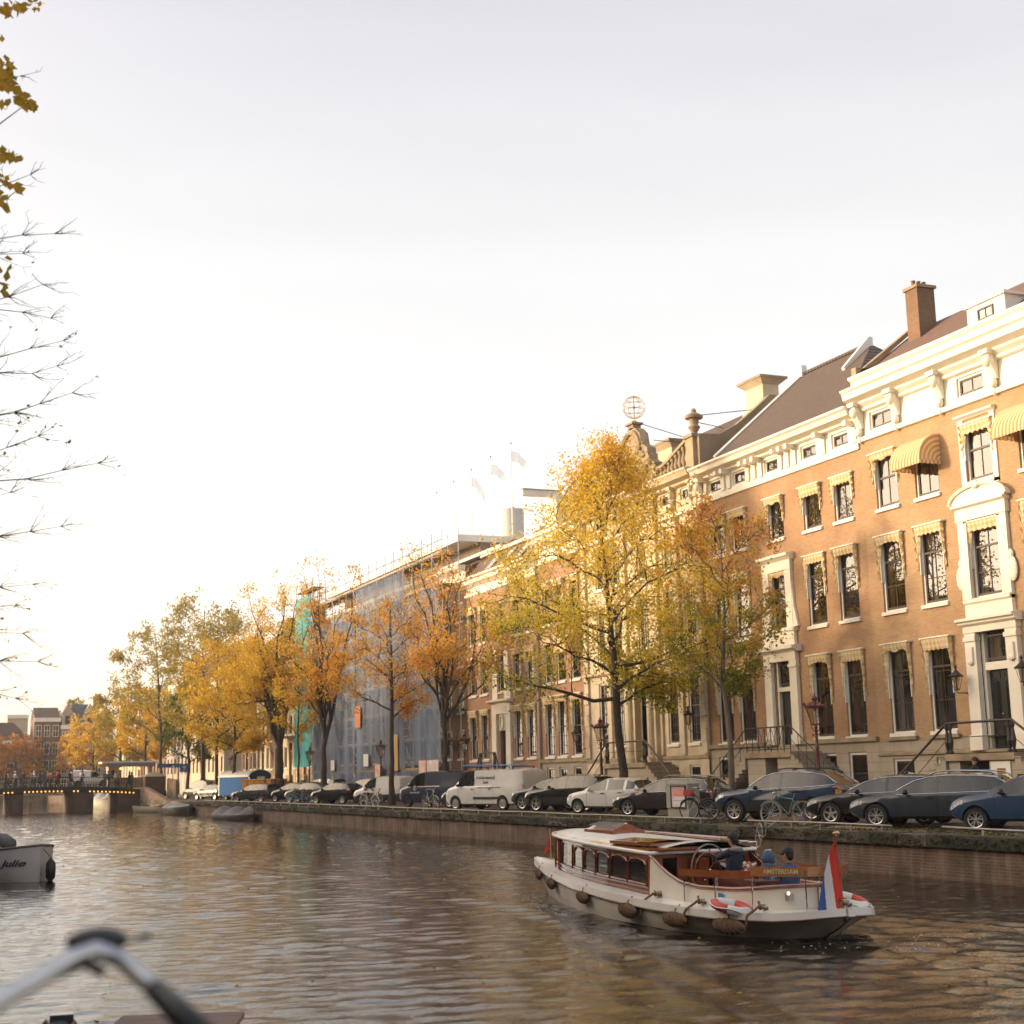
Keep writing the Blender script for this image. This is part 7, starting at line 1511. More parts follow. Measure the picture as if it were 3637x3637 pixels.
# cabin
def cz(q): return interp(q, [(-1.35, 1.20), (4.5, 1.36)])
def zb_(q): return interp(q, ZG) + .02
b = MB(); gl = MB(); fx = [lerp(-1.35, 4.48, k / 60) for k in range(61)]
wins = [(-1.22, -.50), (-.42, .30), (.38, 1.06), (1.14, 1.78), (1.86, 2.46), (2.62, 3.5)]
for s in (1, -1):
    def P(q, z, o=0): return (q, s * (interp(q, CC) - .02 - .04 * (z - zb_(q)) + o), z)
    b.grid([[P(q, zb_(q)), P(q, zb_(q) + .13)] for q in fx], MAHO); b.grid([[P(q, cz(q) - .10), P(q, cz(q))] for q in fx], MAHO)
    b.tube([P(q, zb_(q) + .14, .012) for q in fx], .018, MAHD, 5); b.tube([P(q, zb_(q) + .06, .012) for q in fx], .014, MAHD, 5)
    ed = [-1.35] + [q for w in wins for q in w] + [3.62]
    for a, c in zip(ed[0::2], ed[1::2]): qq = [lerp(a, c, k / 3) for k in range(4)]; b.grid([[P(q, zb_(q) + .13), P(q, cz(q) - .08)] for q in qq], MAHO); b.tube([P((a + c) / 2, zb_(a) + .13, .01), P((a + c) / 2, cz(a) - .1, .01)], .022, MAHD, 5)
    for k, (a, c) in enumerate(wins):
        n = 10; qq = [lerp(a, c, i / n) for i in range(n + 1)]
        if k < 5:
            tp = [cz(q) - .10 - .09 * (1 - sqrt(max(0, 1 - ((i / n - .5) * 2) ** 2))) for i, q in enumerate(qq)]
            b.grid([[P(q, tz), P(q, cz(q) - .095)] for q, tz in zip(qq, tp)], MAHO); b.tube([P(q, tz, .012) for q, tz in zip(qq, tp)], .017, MAHO, 5)
            b.grid([[P(q, zb_(q) + .12), P(q, zb_(q) + .19)] for q in qq], MAHO); b.tube([P(q, zb_(q) + .19, .012) for q in qq], .015, MAHO, 5)
        gl.grid([[P(q, zb_(q) + .12, -.02), P(q, cz(q) - .09, -.02)] for q in qq], GLASS)
# rounded front: three panes
fr = [(3.62, .575), (4.1, .40), (4.42, .12), (4.42, -.12), (4.1, -.40), (3.62, -.575)]
b.grid([[(x, y, zb_(x)), (x, y, zb_(x) + .22)] for x, y in fr], MAHO); b.grid([[(x, y, cz(x) - .1), (x, y, cz(x))] for x, y in fr], MAHO); gl.grid([[(x - .01, y, zb_(x) + .2), (x - .01, y, cz(x) - .09)] for x, y in fr], GLASS)
for x, y in fr: b.tube([(x, y, zb_(x)), (x, y, cz(x))], .035, MAHO, 6)
for s in (1, -1): b.tube([(-1.36, s * 1.26, zb_(-1.35)), (-1.36, s * 1.24, 1.2)], .045, MAHO, 6)
cb_ = b.build('cabin', bt, smooth=40, world=False); gl.build('cabin_windows', cb_, world=False)
b = MB()                                                                # aft bulkhead with an open double door
for s in (1, -1): b.box(-1.38, -1.32, s * .95, s * 1.26, .14, 1.2, MAHO); b.box(-1.38, -1.32, s * .34, s * .60, .14, 1.14, MAHO)
b.box(-1.38, -1.32, -1.26, -.60, .14, .7, MAHO); b.box(-1.4, -1.3, -1.26, 1.26, 1.12, 1.24, MAHO); b.build('bulkhead', cb_, world=False)
b = MB(); b.add([(-1.4, .34, .2), (-1.75, .12, .2), (-1.75, .12, 1.12), (-1.4, .34, 1.12), (-1.38, .31, .2), (-1.73, .09, .2), (-1.73, .09, 1.12), (-1.38, .31, 1.12)], [(0, 1, 2, 3), (7, 6, 5, 4), (1, 5, 6, 2), (3, 2, 6, 7)], MAHO); b.ball((-1.7, .16, .72), .025, CHROME, 6, 5); b.build('cabin_door', cb_, world=False)
b = MB(); b.box(-1.9, -1.45, -1.0, -.5, .14, 1.02, MAHO); b.add([(-1.46, -1.05, 1.0), (-1.46, -.35, 1.0), (-1.95, -.35, .86), (-1.95, -1.05, .86)], [(0, 1, 2, 3)], HULLW); b.build('helm_console', bt, world=False)
rows = []
for k in range(31):
    q = lerp(-1.5, 4.62, k / 30); w = interp(q, [(-1.5, 1.30), (.5, 1.24), (2.0, 1.04), (3.0, .84), (3.9, .58), (4.4, .30), (4.62, .05)]); rows.append([(q, w * t, cz(q) + .02 + .17 * (1 - abs(t) ** 2.2) * min(1, w / .8)) for t in [lerp(-1, 1, j / 14) for j in range(15)]])
b = MB(); b.grid(rows, HULLW); b.grid([[(p[0], p[1], p[2]) for p in (r[0], r[-1])] for r in rows], MAHD); rf = b.build('cabin_roof', bt, smooth=50, world=False)
b = MB(); edge = [r[0] for r in rows][::-1] + [r[-1] for r in rows]; b.tube(edge, .035, HULLW, 6)
for s in (0, -1): b.grid([[(r[s][0], r[s][1] * .995, r[s][2] + .012), (r[s][0], r[s][1] * .86, r[s][2] + .055)] for r in rows[:-3]], TEAKY)
b.build('roof_edge', rf, smooth=True, world=False)
b = MB(); b.box(1.35, 2.65, -.42, .42, 1.44, 1.52, MAHO); b.prism([(-.40, 1.52), (.40, 1.52), (0, 1.66)], 1.4, 2.6, MAHO, 'x')
for k in range(7): y = .06 + .045 * k; b.box(1.45, 2.55, y - .012, y + .012, 1.655 - .175 * (y) , 1.675 - .175 * y, METAL)
b.build('skylight', rf, world=False)
b = MB(); b.box(-1.2, .35, .0, 1.14, 1.33, 1.385, MAHO); b.grid([[(x, y, 1.392 + .04 * (1 - abs(y - .57) / .57)) for y in (.04, .57, 1.1)] for x in (-1.15, .3)], TEAKY); b.box(-1.62, -1.2, .15, 1.2, 1.27, 1.31, MAHO); b.build('sliding_hatch', rf, world=False)
b = MB(); b.tube([(2.4, -.65, 1.47), (-1.5, -.8, 1.42)], .022, MAHO, 6); b.tube([(2.0, -.55, 1.47), (-1.45, -.66, 1.42)], .02, TEAKY, 6); b.tube([(1.1, -.45, 1.47), (-1.4, -.5, 1.42)], .02, MAHO, 6); b.build('boathook', rf, world=False)
b = MB(); b.tube([(-1.5, -1.25, 1.0), (-1.9, -1.22, 1.2), (-2.1, -1.2, 1.22)], .02, METAL, 5); b.tube([(-1.5, -.9, 1.36), (-2.05, -.9, 1.37)], .016, CHROME, 5); b.tube([(-1.5, -.7, 1.38), (-2.05, -.7, 1.39)], .016, CHROME, 5); b.build('side_handrail', bt, world=False)
# helm
b = MB(); c = Vector((-1.72, .05, .90)); b.tube([c + Vector((0, .45 * cos(a), .45 * sin(a))) for a in [2 * pi * k / 30 for k in range(30)]], .016, mat('grey_rim', (.25, .2, .17), .5), 6, closed=True)
c2 = c + Vector((.14, -.05, -.02)); b.tube([c2 + Vector((0, .31 * cos(a), .31 * sin(a))) for a in [2 * pi * k / 26 for k in range(26)]], .028, MAHO, 6, closed=True)
for k in range(8): a = pi * k / 4 + .2; b.tube([c2, c2 + Vector((0, .40 * cos(a), .40 * sin(a)))], .013, MAHO, 5)
b.lathe([(.07, -.05), (.07, .05)], c2, MAHO, 10, 'x'); b.tube([c2, c + Vector((-.02, 0, 0))], .02, CHROME, 5); b.build('steering_wheel', bt, world=False)
# rail boards and stanchions
def board(pts, z0, z1, m, nm, th=.03):
    b = MB(); n = len(pts); b.grid([[(x, y, z0(x) if callable(z0) else z0) for x, y in pts], [(x, y, z1(x) if callable(z1) else z1) for x, y in pts], [(x, y - th, z1(x) if callable(z1) else z1) for x, y in pts], [(x, y - th, z0(x) if callable(z0) else z0) for x, y in pts], [(x, y, z0(x) if callable(z0) else z0) for x, y in pts]], m); return b.build(nm, bt, world=False)
board([(-2.6, 1.40), (-3.3, 1.30), (-3.9, 1.14), (-4.4, .95)], lambda x: .90 + (x + 2.75) * -.015, lambda x: 1.02 + (x + 2.75) * -.02, MAHO, 'rail_board')
board([(-2.6, -1.37), (-3.3, -1.27), (-3.9, -1.11), (-4.4, -.92)], .90, 1.02, MAHO, 'rail_board')
nb = [(-4.35, 1.06), (-4.65, .90), (-4.90, .66), (-5.08, .36), (-5.16, .02)]
nbd = board(nb, .98, 1.13, mat('name_board_wood', (.36, .15, .05), .3, .2, 3, coat=.6, stretch=(3, 3, 12)), 'name_board'); board([(x, -y) for x, y in nb], .98, 1.13, MAHO, 'rail_board')
tm = text_mb('AMSTERDAM', .105, mat('gold_letters', (.62, .50, .26), .4, .1, 5), bold=.002)
L_ = 0; seg = []
for (p, q) in zip(nb, nb[1:]): d = sqrt((q[0] - p[0]) ** 2 + (q[1] - p[1]) ** 2); seg.append((L_, p, q, d)); L_ += d
vv = []
for (x, y, z) in tm.v:
    u = .56 + x
    for (l0, p, q, d) in seg:
        if u <= l0 + d or (l0, p, q, d) == seg[-1]: break
    t_ = (u - l0) / d; px, py = lerp(p[0], q[0], t_), lerp(p[1], q[1], t_); nx, ny = (q[1] - p[1]) / d, -(q[0] - p[0]) / d
    if ny < 0: nx, ny = -nx, -ny
    vv.append((px - abs(nx) * .010, py + abs(ny) * .010 + z * .2, 1.055 + y))
tm.v = vv; tm.build('lettering', nbd, world=False)
b = MB()
for (x, y) in ((-2.7, 1.36), (-3.5, 1.23), (-4.35, 1.03), (-5.05, .4), (-2.7, -1.33), (-3.5, -1.2), (-4.35, -1.0), (-5.05, -.4)): b.tube([(x, y, interp(x, ZG)), (x, y, 1.08 if x < -4.2 else 1.0)], .013, CHROME, 5)
b.build('stanchion', bt, world=False)
for x in (4.75, 3.25, .85, -1.35, -3.0, -4.3):
    b = MB(); w = interp(x, BB); k = 1.0 if x > 0 else 1.15; n = 9; rows = []
    dx = (interp(x + .2, BB) - interp(x - .2, BB)) / .4
    for i in range(n): a = -1 + 2 * i / (n - 1); r_ = .105 * k * sqrt(max(.02, 1 - a * a)); rows.append([(x + a * .31 * k, w + .06 + dx * a * .31 + r_ * .75 * cos(t) + .02, interp(x, ZG) - .21 + r_ * sin(t) + .008 * (j % 2)) for j, t in enumerate([2 * pi * q / 10 for q in range(10)])])
    b.grid(rows, ROPE, close=True)
    for i in range(6): a = -.75 + .3 * i; r_ = .108 * k * sqrt(1 - a * a); b.tube([(x + a * .31 * k + .03 * sin(t), w + .08 + dx * a * .31 + r_ * .78 * cos(t), interp(x, ZG) - .21 + r_ * sin(t)) for t in [2 * pi * q / 10 for q in range(10)]], .014, ROPE, 4, closed=True)
    b.tube([(x, w - .05, interp(x, ZG) + .03), (x, w + .07, interp(x, ZG) - .05), (x, w + .08, interp(x, ZG) - .2)], .012, ROPE, 5); b.build('rope_fender', bt, smooth=True, world=False)
b = MB()
for (x, y, l) in ((-1.75, 1.45, .35), (-3.3, 1.5, .12), (-4.75, 1.22, .28), (-5.6, .1, .2)):
    z = interp(x, ZG) + .03; b.lathe([(.03, 0), (.05, .1), (.07, .12)], (x, y - .12, z), HULLW, 8); b.tube([(x + .25, y - .2, z + .12), (x + .08, y - .1, z + .05), (x - .02, y + .02, z + .07), (x - .05, y + .3 if y > 1 else y, z - .05), (x - .04, y + .34 if y > 1 else y - .02, z - l)], .024, ROPE, 6)
    for k in range(5): a = k * 1.3; b.tube([(x + .1 * cos(a), y - .1 + .06 * sin(a), z + .03), (x + .1 * cos(a + 1.2), y - .1 + .07 * sin(a + 1.2), z + .06)], .018, ROPE, 5)
    b.build('mooring_rope', bt, smooth=True, world=False); b = MB()
b = MB(); b.box(-3.65, -3.5, 1.15, 1.165, .58, .66, mat('blue_sticker', (.06, .22, .42), .5)); b.box(-4.85, -4.75, .52, .62, .60, .72, METAL); b.build('fittings', bt, world=False)
b = MB(); b.ball((-4.84, .62, .72), .03, mat('stern_lamp', (1, .8, .5), .4, .02, 3, em=1.4), 8, 6); b.build('stern_lamp', bt, world=False)
RING_R = mat('buoy_red', (.55, .06, .035), .5, .1, 5); RING_W = mat('buoy_white', (.68, .66, .62), .5, .05, 5)
def lifebuoy(x, y, z, tilt, lbl):
    w = Vector((BXc - y, BYc + x, WZ + z)); t = thing('lifebuoy', lbl, 'lifebuoy', w, .4); t.rotation_euler = (tilt, 0, .6)
    for i in range(4):
        b = MB(); a0 = i * pi / 2 + .2; b.tube([(.27 * cos(a0 + pi / 2 * k / 7), .27 * sin(a0 + pi / 2 * k / 7), 0) for k in range(8)], .075, RING_R if i % 2 else RING_W, 8); b.build('ring_segment', t, smooth=True, world=False)
    b = MB(); b.tube([(.36 * cos(a), .36 * sin(a), .01 + .02 * sin(4 * a)) for a in [2 * pi * k / 20 for k in range(20)]], .012, RING_W, 4, closed=True); b.build('grab_line', t, world=False)
lifebuoy(-4.42, 1.18, .50, .25, 'red and white lifebuoy lying on the near stern deck of the salon boat'); lifebuoy(-4.75, -.85, .52, .3, 'red and white lifebuoy on the far stern deck behind the flag')
# ensign and bow pennant
FR, FW_, FB = mat('flag_red', (.55, .035, .02), .8, .08, 3), mat('flag_white', (.62, .60, .58), .8, .05, 3), mat('flag_blue', (.03, .08, .26), .8, .1, 3)
fl = thing('national_flag', 'red, white and blue flag hanging limp from a wooden staff at the stern', 'flag', (BXc + .05, BYc - 5.35, WZ + .45), pi / 2)
A = Vector((-.28, 0, 1.12)); b = MB(); b.tube([(0, 0, -.02), A + Vector((-.02, 0, .04))], .018, MAHO, 6); b.ball(A + Vector((-.02, 0, .08)), (.06, .06, .03), TEAKY, 8, 6); b.build('staff', fl, world=False)
n, k_ = 44, 40; F = [[None] * (k_ + 1) for _ in range(n + 1)]
for i in range(n + 1):
    t_ = i / n
    for j in range(k_ + 1):
        s_ = j / k_; z = A.z - .02 - t_ * lerp(1.02, 1.30, sin(s_ * pi * .8)); wd = .44 * t_ ** .8; x_r = A.x - .09 * t_ + .02; fold = .05 * sin(s_ * 9 + 2 * t_) * t_
        F[i][j] = (x_r + wd * s_ * .5 + fold * .6, .04 * t_ + wd * s_ * .95 - .10 * t_, z)
b = MB(); mats = (FR, FW_, FB)
for i in range(n):
    for j in range(k_):
        v = ((j + .5) / k_) * ((i + .5) / n) ** .7; m_ = FR if v < .30 else (FW_ if v < .56 else FB); b.add([F[i][j], F[i][j + 1], F[i + 1][j + 1], F[i + 1][j]], [(0, 1, 2, 3)], m_)
b.build('cloth', fl, smooth=True, world=False)
pn = thing('bow_pennant', 'small red pennant on a short staff at the salon boat\'s bow', 'pennant', (BXc + .1, BYc + 5.55, WZ + .78), pi / 2)
b = MB(); b.tube([(0, 0, -.05), (.04, 0, .66)], .012, TEAKY, 5); b.build('staff', pn, world=False); b = MB(); b.grid([[(.04 - .02 * i, .17 * i / 3 * (j / 4 + .15) + .03 * sin(3 * j), .62 - .40 * j / 4 - .04 * i) for i in range(4)] for j in range(5)], FR); b.build('cloth', pn, world=False)
for i, (x, y) in enumerate(((-3.75, .45), (-4.0, .58))):
    w = Vector((BXc - y, BYc + x, WZ + .86)); t = thing('flower_vase', ['left', 'right'][i] + ' white vase with pink and white flowers on the boat\'s table', 'vase', w)
    b = MB(); b.lathe([(.05, 0), (.065, .05), (.04, .12), (.05, .17)], (0, 0, 0), WHITE2, 10); b.build('vase', t, world=False, smooth=True); b = MB(); rr = random.Random(i)
    for k in range(16): b.ball((rr.gauss(0, .05), rr.gauss(0, .05), .22 + rr.gauss(0, .04)), rr.uniform(.018, .035), mat(['flower_pink', 'flower_white', 'flower_green'][k % 3], [(.55, .12, .10), (.6, .56, .48), (.08, .12, .04)][k % 3], .8, .1, 9), 6, 4)
    b.build('flowers', t, world=False)

# ------------------------------------------------------------------ people
JK, TR, HAIR = mat('navy_jacket', (.016, .022, .04), .85, .25, 6), mat('white_trousers', (.50, .47, .43), .8, .1, 5), mat('dark_hair', (.012, .009, .008), .7, .2, 20)
VEST, SLV, HOOD = mat('blue_puffer_vest', (.045, .075, .15), .8, .2, 6), mat('light_blue_sleeve', (.12, .22, .36), .8, .12, 6), mat('blue_hood', (.06, .09, .16), .85, .2, 8)
SHOE = mat('dark_shoe', (.02, .018, .016), .6)
def person(label, pos, rz, J, mats, hair=HAIR, hairstyle='short', glasses=False, name='person', cat='person', group=None, scale=1.0, hands=True):
    """J: joint positions in the person's own frame (x forward, y left); mats: per bone material"""
    t = thing(name, label, cat, pos, rz, group)
    V = []; E_ = []; R_ = []; segm = []
    def v(p, r): V.append(Vector(p) * scale); R_.append(r * scale); return len(V) - 1
    pel = v(J['pelvis'], .145); ch = v(J['chest'], .16); nk0 = v(Vector(J['neck']) - Vector((0, 0, .05)), .10); nk = v(J['neck'], .052); E_ += [(pel, ch), (ch, nk0), (nk0, nk)]
    segm += [(pel, ch, 'torso'), (ch, nk0, 'torso')]
    hd = Vector(J['head']); f = Vector(J.get('face', (1, 0, 0))).normalized()
    h1 = v(hd - Vector((0, 0, .05)) + f * .01, .072); h2 = v(hd + Vector((0, 0, .02)), .095); h3 = v(hd + Vector((0, 0, .09)) - f * .01, .07); E_ += [(nk, h1), (h1, h2), (h2, h3)]; segm += [(nk, h1, 'skin'), (h1, h2, 'skin'), (h2, h3, 'skin')]
    for s in ('l', 'r'):
        sh = v(J[s + 'sh'], .075); el = v(J[s + 'el'], .052); wr = v(J[s + 'wr'], .034); E_ += [(nk0, sh), (sh, el), (el, wr)]; segm += [(nk0, sh, 'torso'), (sh, el, 'arm'), (el, wr, 'arm')]
        d = (Vector(J[s + 'wr']) - Vector(J[s + 'el'])).normalized(); hp = v(Vector(J[s + 'wr']) + d * .07, .036); E_.append((wr, hp)); segm.append((wr, hp, 'skin'))
        if hands:
            side_ = Vector((0, 0, 1)).cross(d); side_ = side_.normalized() if side_.length > .1 else Vector((0, 1, 0)); curl = Vector(J.get('curl', (0, 0, -1)))
            for k in range(4):
                b0 = v(Vector(J[s + 'wr']) + d * .09 + side_ * (.024 - .016 * k), .011); b1 = v(Vector(J[s + 'wr']) + d * (.13 - .006 * abs(k - 1)) + side_ * (.026 - .018 * k) + curl * .012, .009); b2 = v(Vector(J[s + 'wr']) + d * (.145 - .008 * abs(k - 1)) + side_ * (.026 - .018 * k) + curl * .04, .008); E_ += [(hp, b0), (b0, b1), (b1, b2)]; segm += [(hp, b0, 'skin'), (b0, b2, 'skin')]
            t0 = v(Vector(J[s + 'wr']) + d * .05 + side_ * .04, .012); t1 = v(Vector(J[s + 'wr']) + d * .08 + side_ * .055 + curl * .02, .009); E_ += [(hp, t0), (t0, t1)]; segm += [(hp, t1, 'skin')]
        if s + 'hip' in J:
            hi = v(J[s + 'hip'], .10); kn = v(J[s + 'kn'], .068); an = v(J[s + 'an'], .045); ft = v(Vector(J[s + 'an']) + Vector(J.get('toe', (.16, 0, -.04))), .036); E_ += [(pel, hi), (hi, kn), (kn, an), (an, ft)]; segm += [(pel, hi, 'leg'), (hi, kn, 'leg'), (kn, an, 'leg'), (an, ft, 'shoe')]
    me = bpy.data.meshes.new('figure'); me.from_pydata([tuple(p) for p in V], E_, []); o = bpy.data.objects.new('figure', me); COL.objects.link(o)
    sk = o.modifiers.new('s', 'SKIN'); sk.use_smooth_shade = True; sb = o.modifiers.new('u', 'SUBSURF'); sb.levels = sb.render_levels = 1
    for i, d in enumerate(me.skin_vertices[0].data): d.radius = (R_[i], R_[i] * (1.18 if i in (pel, ch, nk0) else 1)); d.use_root = (i == 0)
    for i in (pel, ch, nk0): me.skin_vertices[0].data[i].radius = (R_[i] * 1.15, R_[i] * .85)
    bpy.context.view_layer.update(); m2 = bpy.data.meshes.new_from_object(o.evaluated_get(bpy.context.evaluated_depsgraph_get())); bpy.data.objects.remove(o)
    keys = ['torso', 'arm', 'leg', 'skin', 'shoe']; m2.materials.clear()
    for k in keys: m2.materials.append(mats.get(k, SKIN))
    for p in m2.polygons:
        c = p.center; best = None
        for a, bb, k in segm:
            A_, B_ = V[a], V[bb]; AB = B_ - A_; u = min(1, max(0, (c - A_).dot(AB) / (AB.length_squared + 1e-9))); dd = (c - A_ - AB * u).length - lerp(R_[a], R_[bb], u)
            if best is None or dd < best[0]: best = (dd, k)
        p.material_index = keys.index(best[1]); p.use_smooth = True
    m2.name = 'body'; body = link('body', m2, t)
    hs = hd * scale; b = MB(); L_ = Vector((0, 0, 1)).cross(f).normalized()
    T = Matrix((f, L_, Vector((0, 0, 1)))).transposed().to_4x4(); T.translation = hs + Vector((0, 0, .03)) * scale; b.T = T; q = scale
    b.add([(.090 * q, -.012 * q, -.01 * q), (.090 * q, .012 * q, -.01 * q), (.118 * q, 0, -.035 * q), (.088 * q, 0, .03 * q)], [(0, 1, 2), (0, 2, 3), (1, 3, 2)], SKIN)
    for s in (-1, 1):
        b.ball((.082 * q, s * .032 * q, .008 * q), .011 * q, HAIR, 6, 4); b.ball((0, s * .088 * q, -.01 * q), (.018 * q, .012 * q, .028 * q), SKIN, 6, 5)
    b.box(.082 * q, .094 * q, -.02 * q, .02 * q, -.062 * q, -.056 * q, mat('lips', (.25, .08, .06), .5))
    b.build('face', body, world=False)
    b = MB(); b.T = T
    if hairstyle == 'short': b.ball((-.018 * q, 0, .035 * q), (.108 * q, .100 * q, .095 * q), hair, 12, 8); b.ball((-.06 * q, 0, -.02 * q), (.062 * q, .088 * q, .09 * q), hair, 10, 7)
    elif hairstyle == 'hood': b.ball((-.025 * q, 0, .01 * q), (.125 * q, .122 * q, .145 * q), hair, 12, 9); b.ball((-.05 * q, 0, -.12 * q), (.12 * q, .15 * q, .08 * q), hair, 12, 7)
    elif hairstyle == 'cap': b.ball((-.01 * q, 0, .04 * q), (.108 * q, .1 * q, .085 * q), hair, 10, 7)
    b.build('hood' if hairstyle == 'hood' else 'hair', t, world=False, smooth=True)
    if glasses: g = MB(); g.T = T; [g.ball((.088 * q, s * .034 * q, .012 * q), (.014 * q, .032 * q, .02 * q), BLACK, 8, 5) for s in (-1, 1)]; g.tube([(.08 * q, -.07 * q, .015 * q), (.0, -.09 * q, .012 * q)], .005, BLACK, 4); g.tube([(.08 * q, .07 * q, .015 * q), (.0, .09 * q, .012 * q)], .005, BLACK, 4); g.build('sunglasses', t, world=False)
    return t
def bp(x, y, z): return (BXc - y, BYc + x, WZ + z)
b = MB(); b.box(-1.25, 3.2, -.35, -.3, .3, 1.2, MAHD); b.box(-.9, 2.6, .05, .5, .3, .62, MAHD); b.build('added_dark_panel', cb_, world=False)  # dark upright panel added to darken the cabin windows; low box for furniture
drv = person('person in a navy jacket and white trousers steering the salon boat', bp(-2.3, -.2, 0), pi / 2, dict(pelvis=(0, 0, .80), chest=(-.02, 0, 1.08), neck=(.02, 0, 1.33), head=(.06, 0, 1.47), face=(.93, .38, .05), lsh=(0, .17, 1.24), rsh=(0, -.17, 1.24), lel=(.26, .2, 1.14), rel=(.24, -.14, 1.1), lwr=(.48, .12, 1.22), rwr=(.46, -.04, 1.18), lhip=(.06, .10, .79), rhip=(.06, -.10, .79), lkn=(.40, .16, .78), rkn=(.38, -.1, .78), lan=(.36, .16, .24), ran=(.30, -.12, .24)), dict(torso=JK, arm=JK, leg=TR, shoe=SHOE), scale=.97)
b = MB(); b.ball((-.07, 0, 1.27), (.10, .13, .06), mat('grey_hood_lining', (.22, .20, .18), .9), 10, 7); b.build('collar', drv, world=False, smooth=True)
seat_ = lambda dz=0: dict(pelvis=(0, 0, .52 + dz), chest=(-.03, 0, .84 + dz), neck=(.0, 0, 1.06 + dz), head=(.03, 0, 1.19 + dz), face=(.9, .3, -.1), lsh=(0, .17, .98 + dz), rsh=(0, -.17, .98 + dz), lel=(.12, .26, .76 + dz), rel=(.12, -.25, .76 + dz), lwr=(.34, .16, .70 + dz), rwr=(.34, -.14, .70 + dz), lhip=(.05, .1, .49 + dz), rhip=(.05, -.1, .49 + dz), lkn=(.42, .13, .50 + dz), rkn=(.42, -.12, .50 + dz), lan=(.44, .14, .20), ran=(.44, -.13, .20))
j = seat_(-.10); j['face'] = (-.3, -.9, 0); j['lwr'] = (.52, .05, .62); j['lel'] = (.3, .22, .66)
person('person in a blue hooded vest seated left in the stern, back to the camera', bp(-3.0, -.5, 0), pi / 2, j, dict(torso=HOOD, arm=SKIN, leg=JK, shoe=SHOE), hair=HOOD, hairstyle='hood')
j = seat_(.02); j['face'] = (.75, .6, -.05)
person('person with dark hair and sunglasses in a blue vest seated at the stern', bp(-3.85, -.3, 0), pi / 2, j, dict(torso=VEST, arm=SLV, leg=JK, shoe=SHOE), glasses=True)
stand = lambda st=0.0, ar=.0: dict(pelvis=(0, 0, .95), chest=(0, 0, 1.22), neck=(.01, 0, 1.47), head=(.02, 0, 1.60), lsh=(0, .18, 1.38), rsh=(0, -.18, 1.38), lel=(-.04 + ar, .24, 1.12), rel=(-.04 - ar * .5, -.24, 1.12), lwr=(.1 + ar * 1.6, .2, .92 + ar * .6), rwr=(.1 - ar, -.22, .9), lhip=(0, .09, .90), rhip=(0, -.09, .90), lkn=(.04 + st * .6, .10, .5), rkn=(.04 - st * .3, -.1, .5), lan=(st, .1, .08), ran=(-st, -.1, .09))
person('person in a dark jacket walking past the cellar entrance of the nearest house', (31.75, 37.9, .13), radians(100), stand(.2), dict(torso=mat('charcoal_jacket', (.02, .02, .022), .85), arm=MAT['charcoal_jacket'], leg=JK, shoe=SHOE), hair=mat('brown_cap', (.06, .035, .025), .9), hairstyle='cap', hands=False)
person('person in a dark coat standing right of the orange skip', (27.6, 116.6, 0), radians(200), stand(.1, .1), dict(torso=JK, arm=JK, leg=JK, shoe=SHOE), hands=False)
person('person in a red-brown top by the orange skip', (27.0, 117.4, 0), radians(300), stand(.1, .2), dict(torso=mat('red_brown_top', (.22, .06, .04), .85), arm=MAT['red_brown_top'], leg=JK, shoe=SHOE), hands=False)
# people crossing the bridge: a few figures, each copied
cols_ = [('navy', (.02, .03, .06)), ('black', (.012, .012, .012)), ('white', (.55, .53, .5)), ('orange', (.5, .12, .03)), ('grey', (.13, .12, .12)), ('red', (.35, .03, .03)), ('beige', (.35, .25, .16))]
protos = []
for i, (nm, c_) in enumerate(cols_):
    m_ = mat(nm + '_coat', c_, .85, .15, 5); p_ = person('x', (0, 0, -50), 0, stand(.25 if i % 2 else .12, .12 * (i % 3)), dict(torso=m_, arm=m_, leg=JK if i != 4 else mat('grey_trousers', (.1, .1, .1), .8), shoe=SHOE), hair=HAIR if i != 2 else mat('white_hat', (.6, .6, .58), .8), hands=False); protos.append(p_)
where = ['at the picture edge', 'near the picture edge', 'over the left bridge pier', 'right of the left pier', 'left of the bridge crown', 'on the crown of the bridge', 'right of the bridge crown', 'over the right bridge pier', 'left of the white van', 'beside the kiosk counter', 'under the kiosk bulbs', 'right of the kiosk']
rr = random.Random(12); xs_ = [9.75, 10.6, 11.3, 12.2, 13.1, 13.9, 14.8, 16.1, 17.2, 19.7, 20.8, 22.0]; used = set()
for i, x in enumerate(xs_):
    for q in range(2):
        k = (i * 2 + q * 3) % 7; first = k not in used; used.add(k); yy = BY0 + 1.1 + 1.4 * q + rr.uniform(-.3, .3) if i < 9 else 158.9 + .9 * q; xx = x + .35 * q + rr.uniform(-.12, .12)
        p_ = protos[k] if first else copy_tree(protos[k]); p_.location = (xx, yy, bz(xx) + .01); p_.rotation_euler = (0, 0, rr.choice((0, pi)) + rr.uniform(-.5, .5) if i < 9 else rr.uniform(0, 6))
        p_['label'] = 'person in ' + ('an ' if cols_[k][0] == 'orange' else 'a ') + cols_[k][0] + ' coat on the bridge ' + where[i] + ('' if q == 0 else ', behind'); p_['group'] = 'people on the bridge'

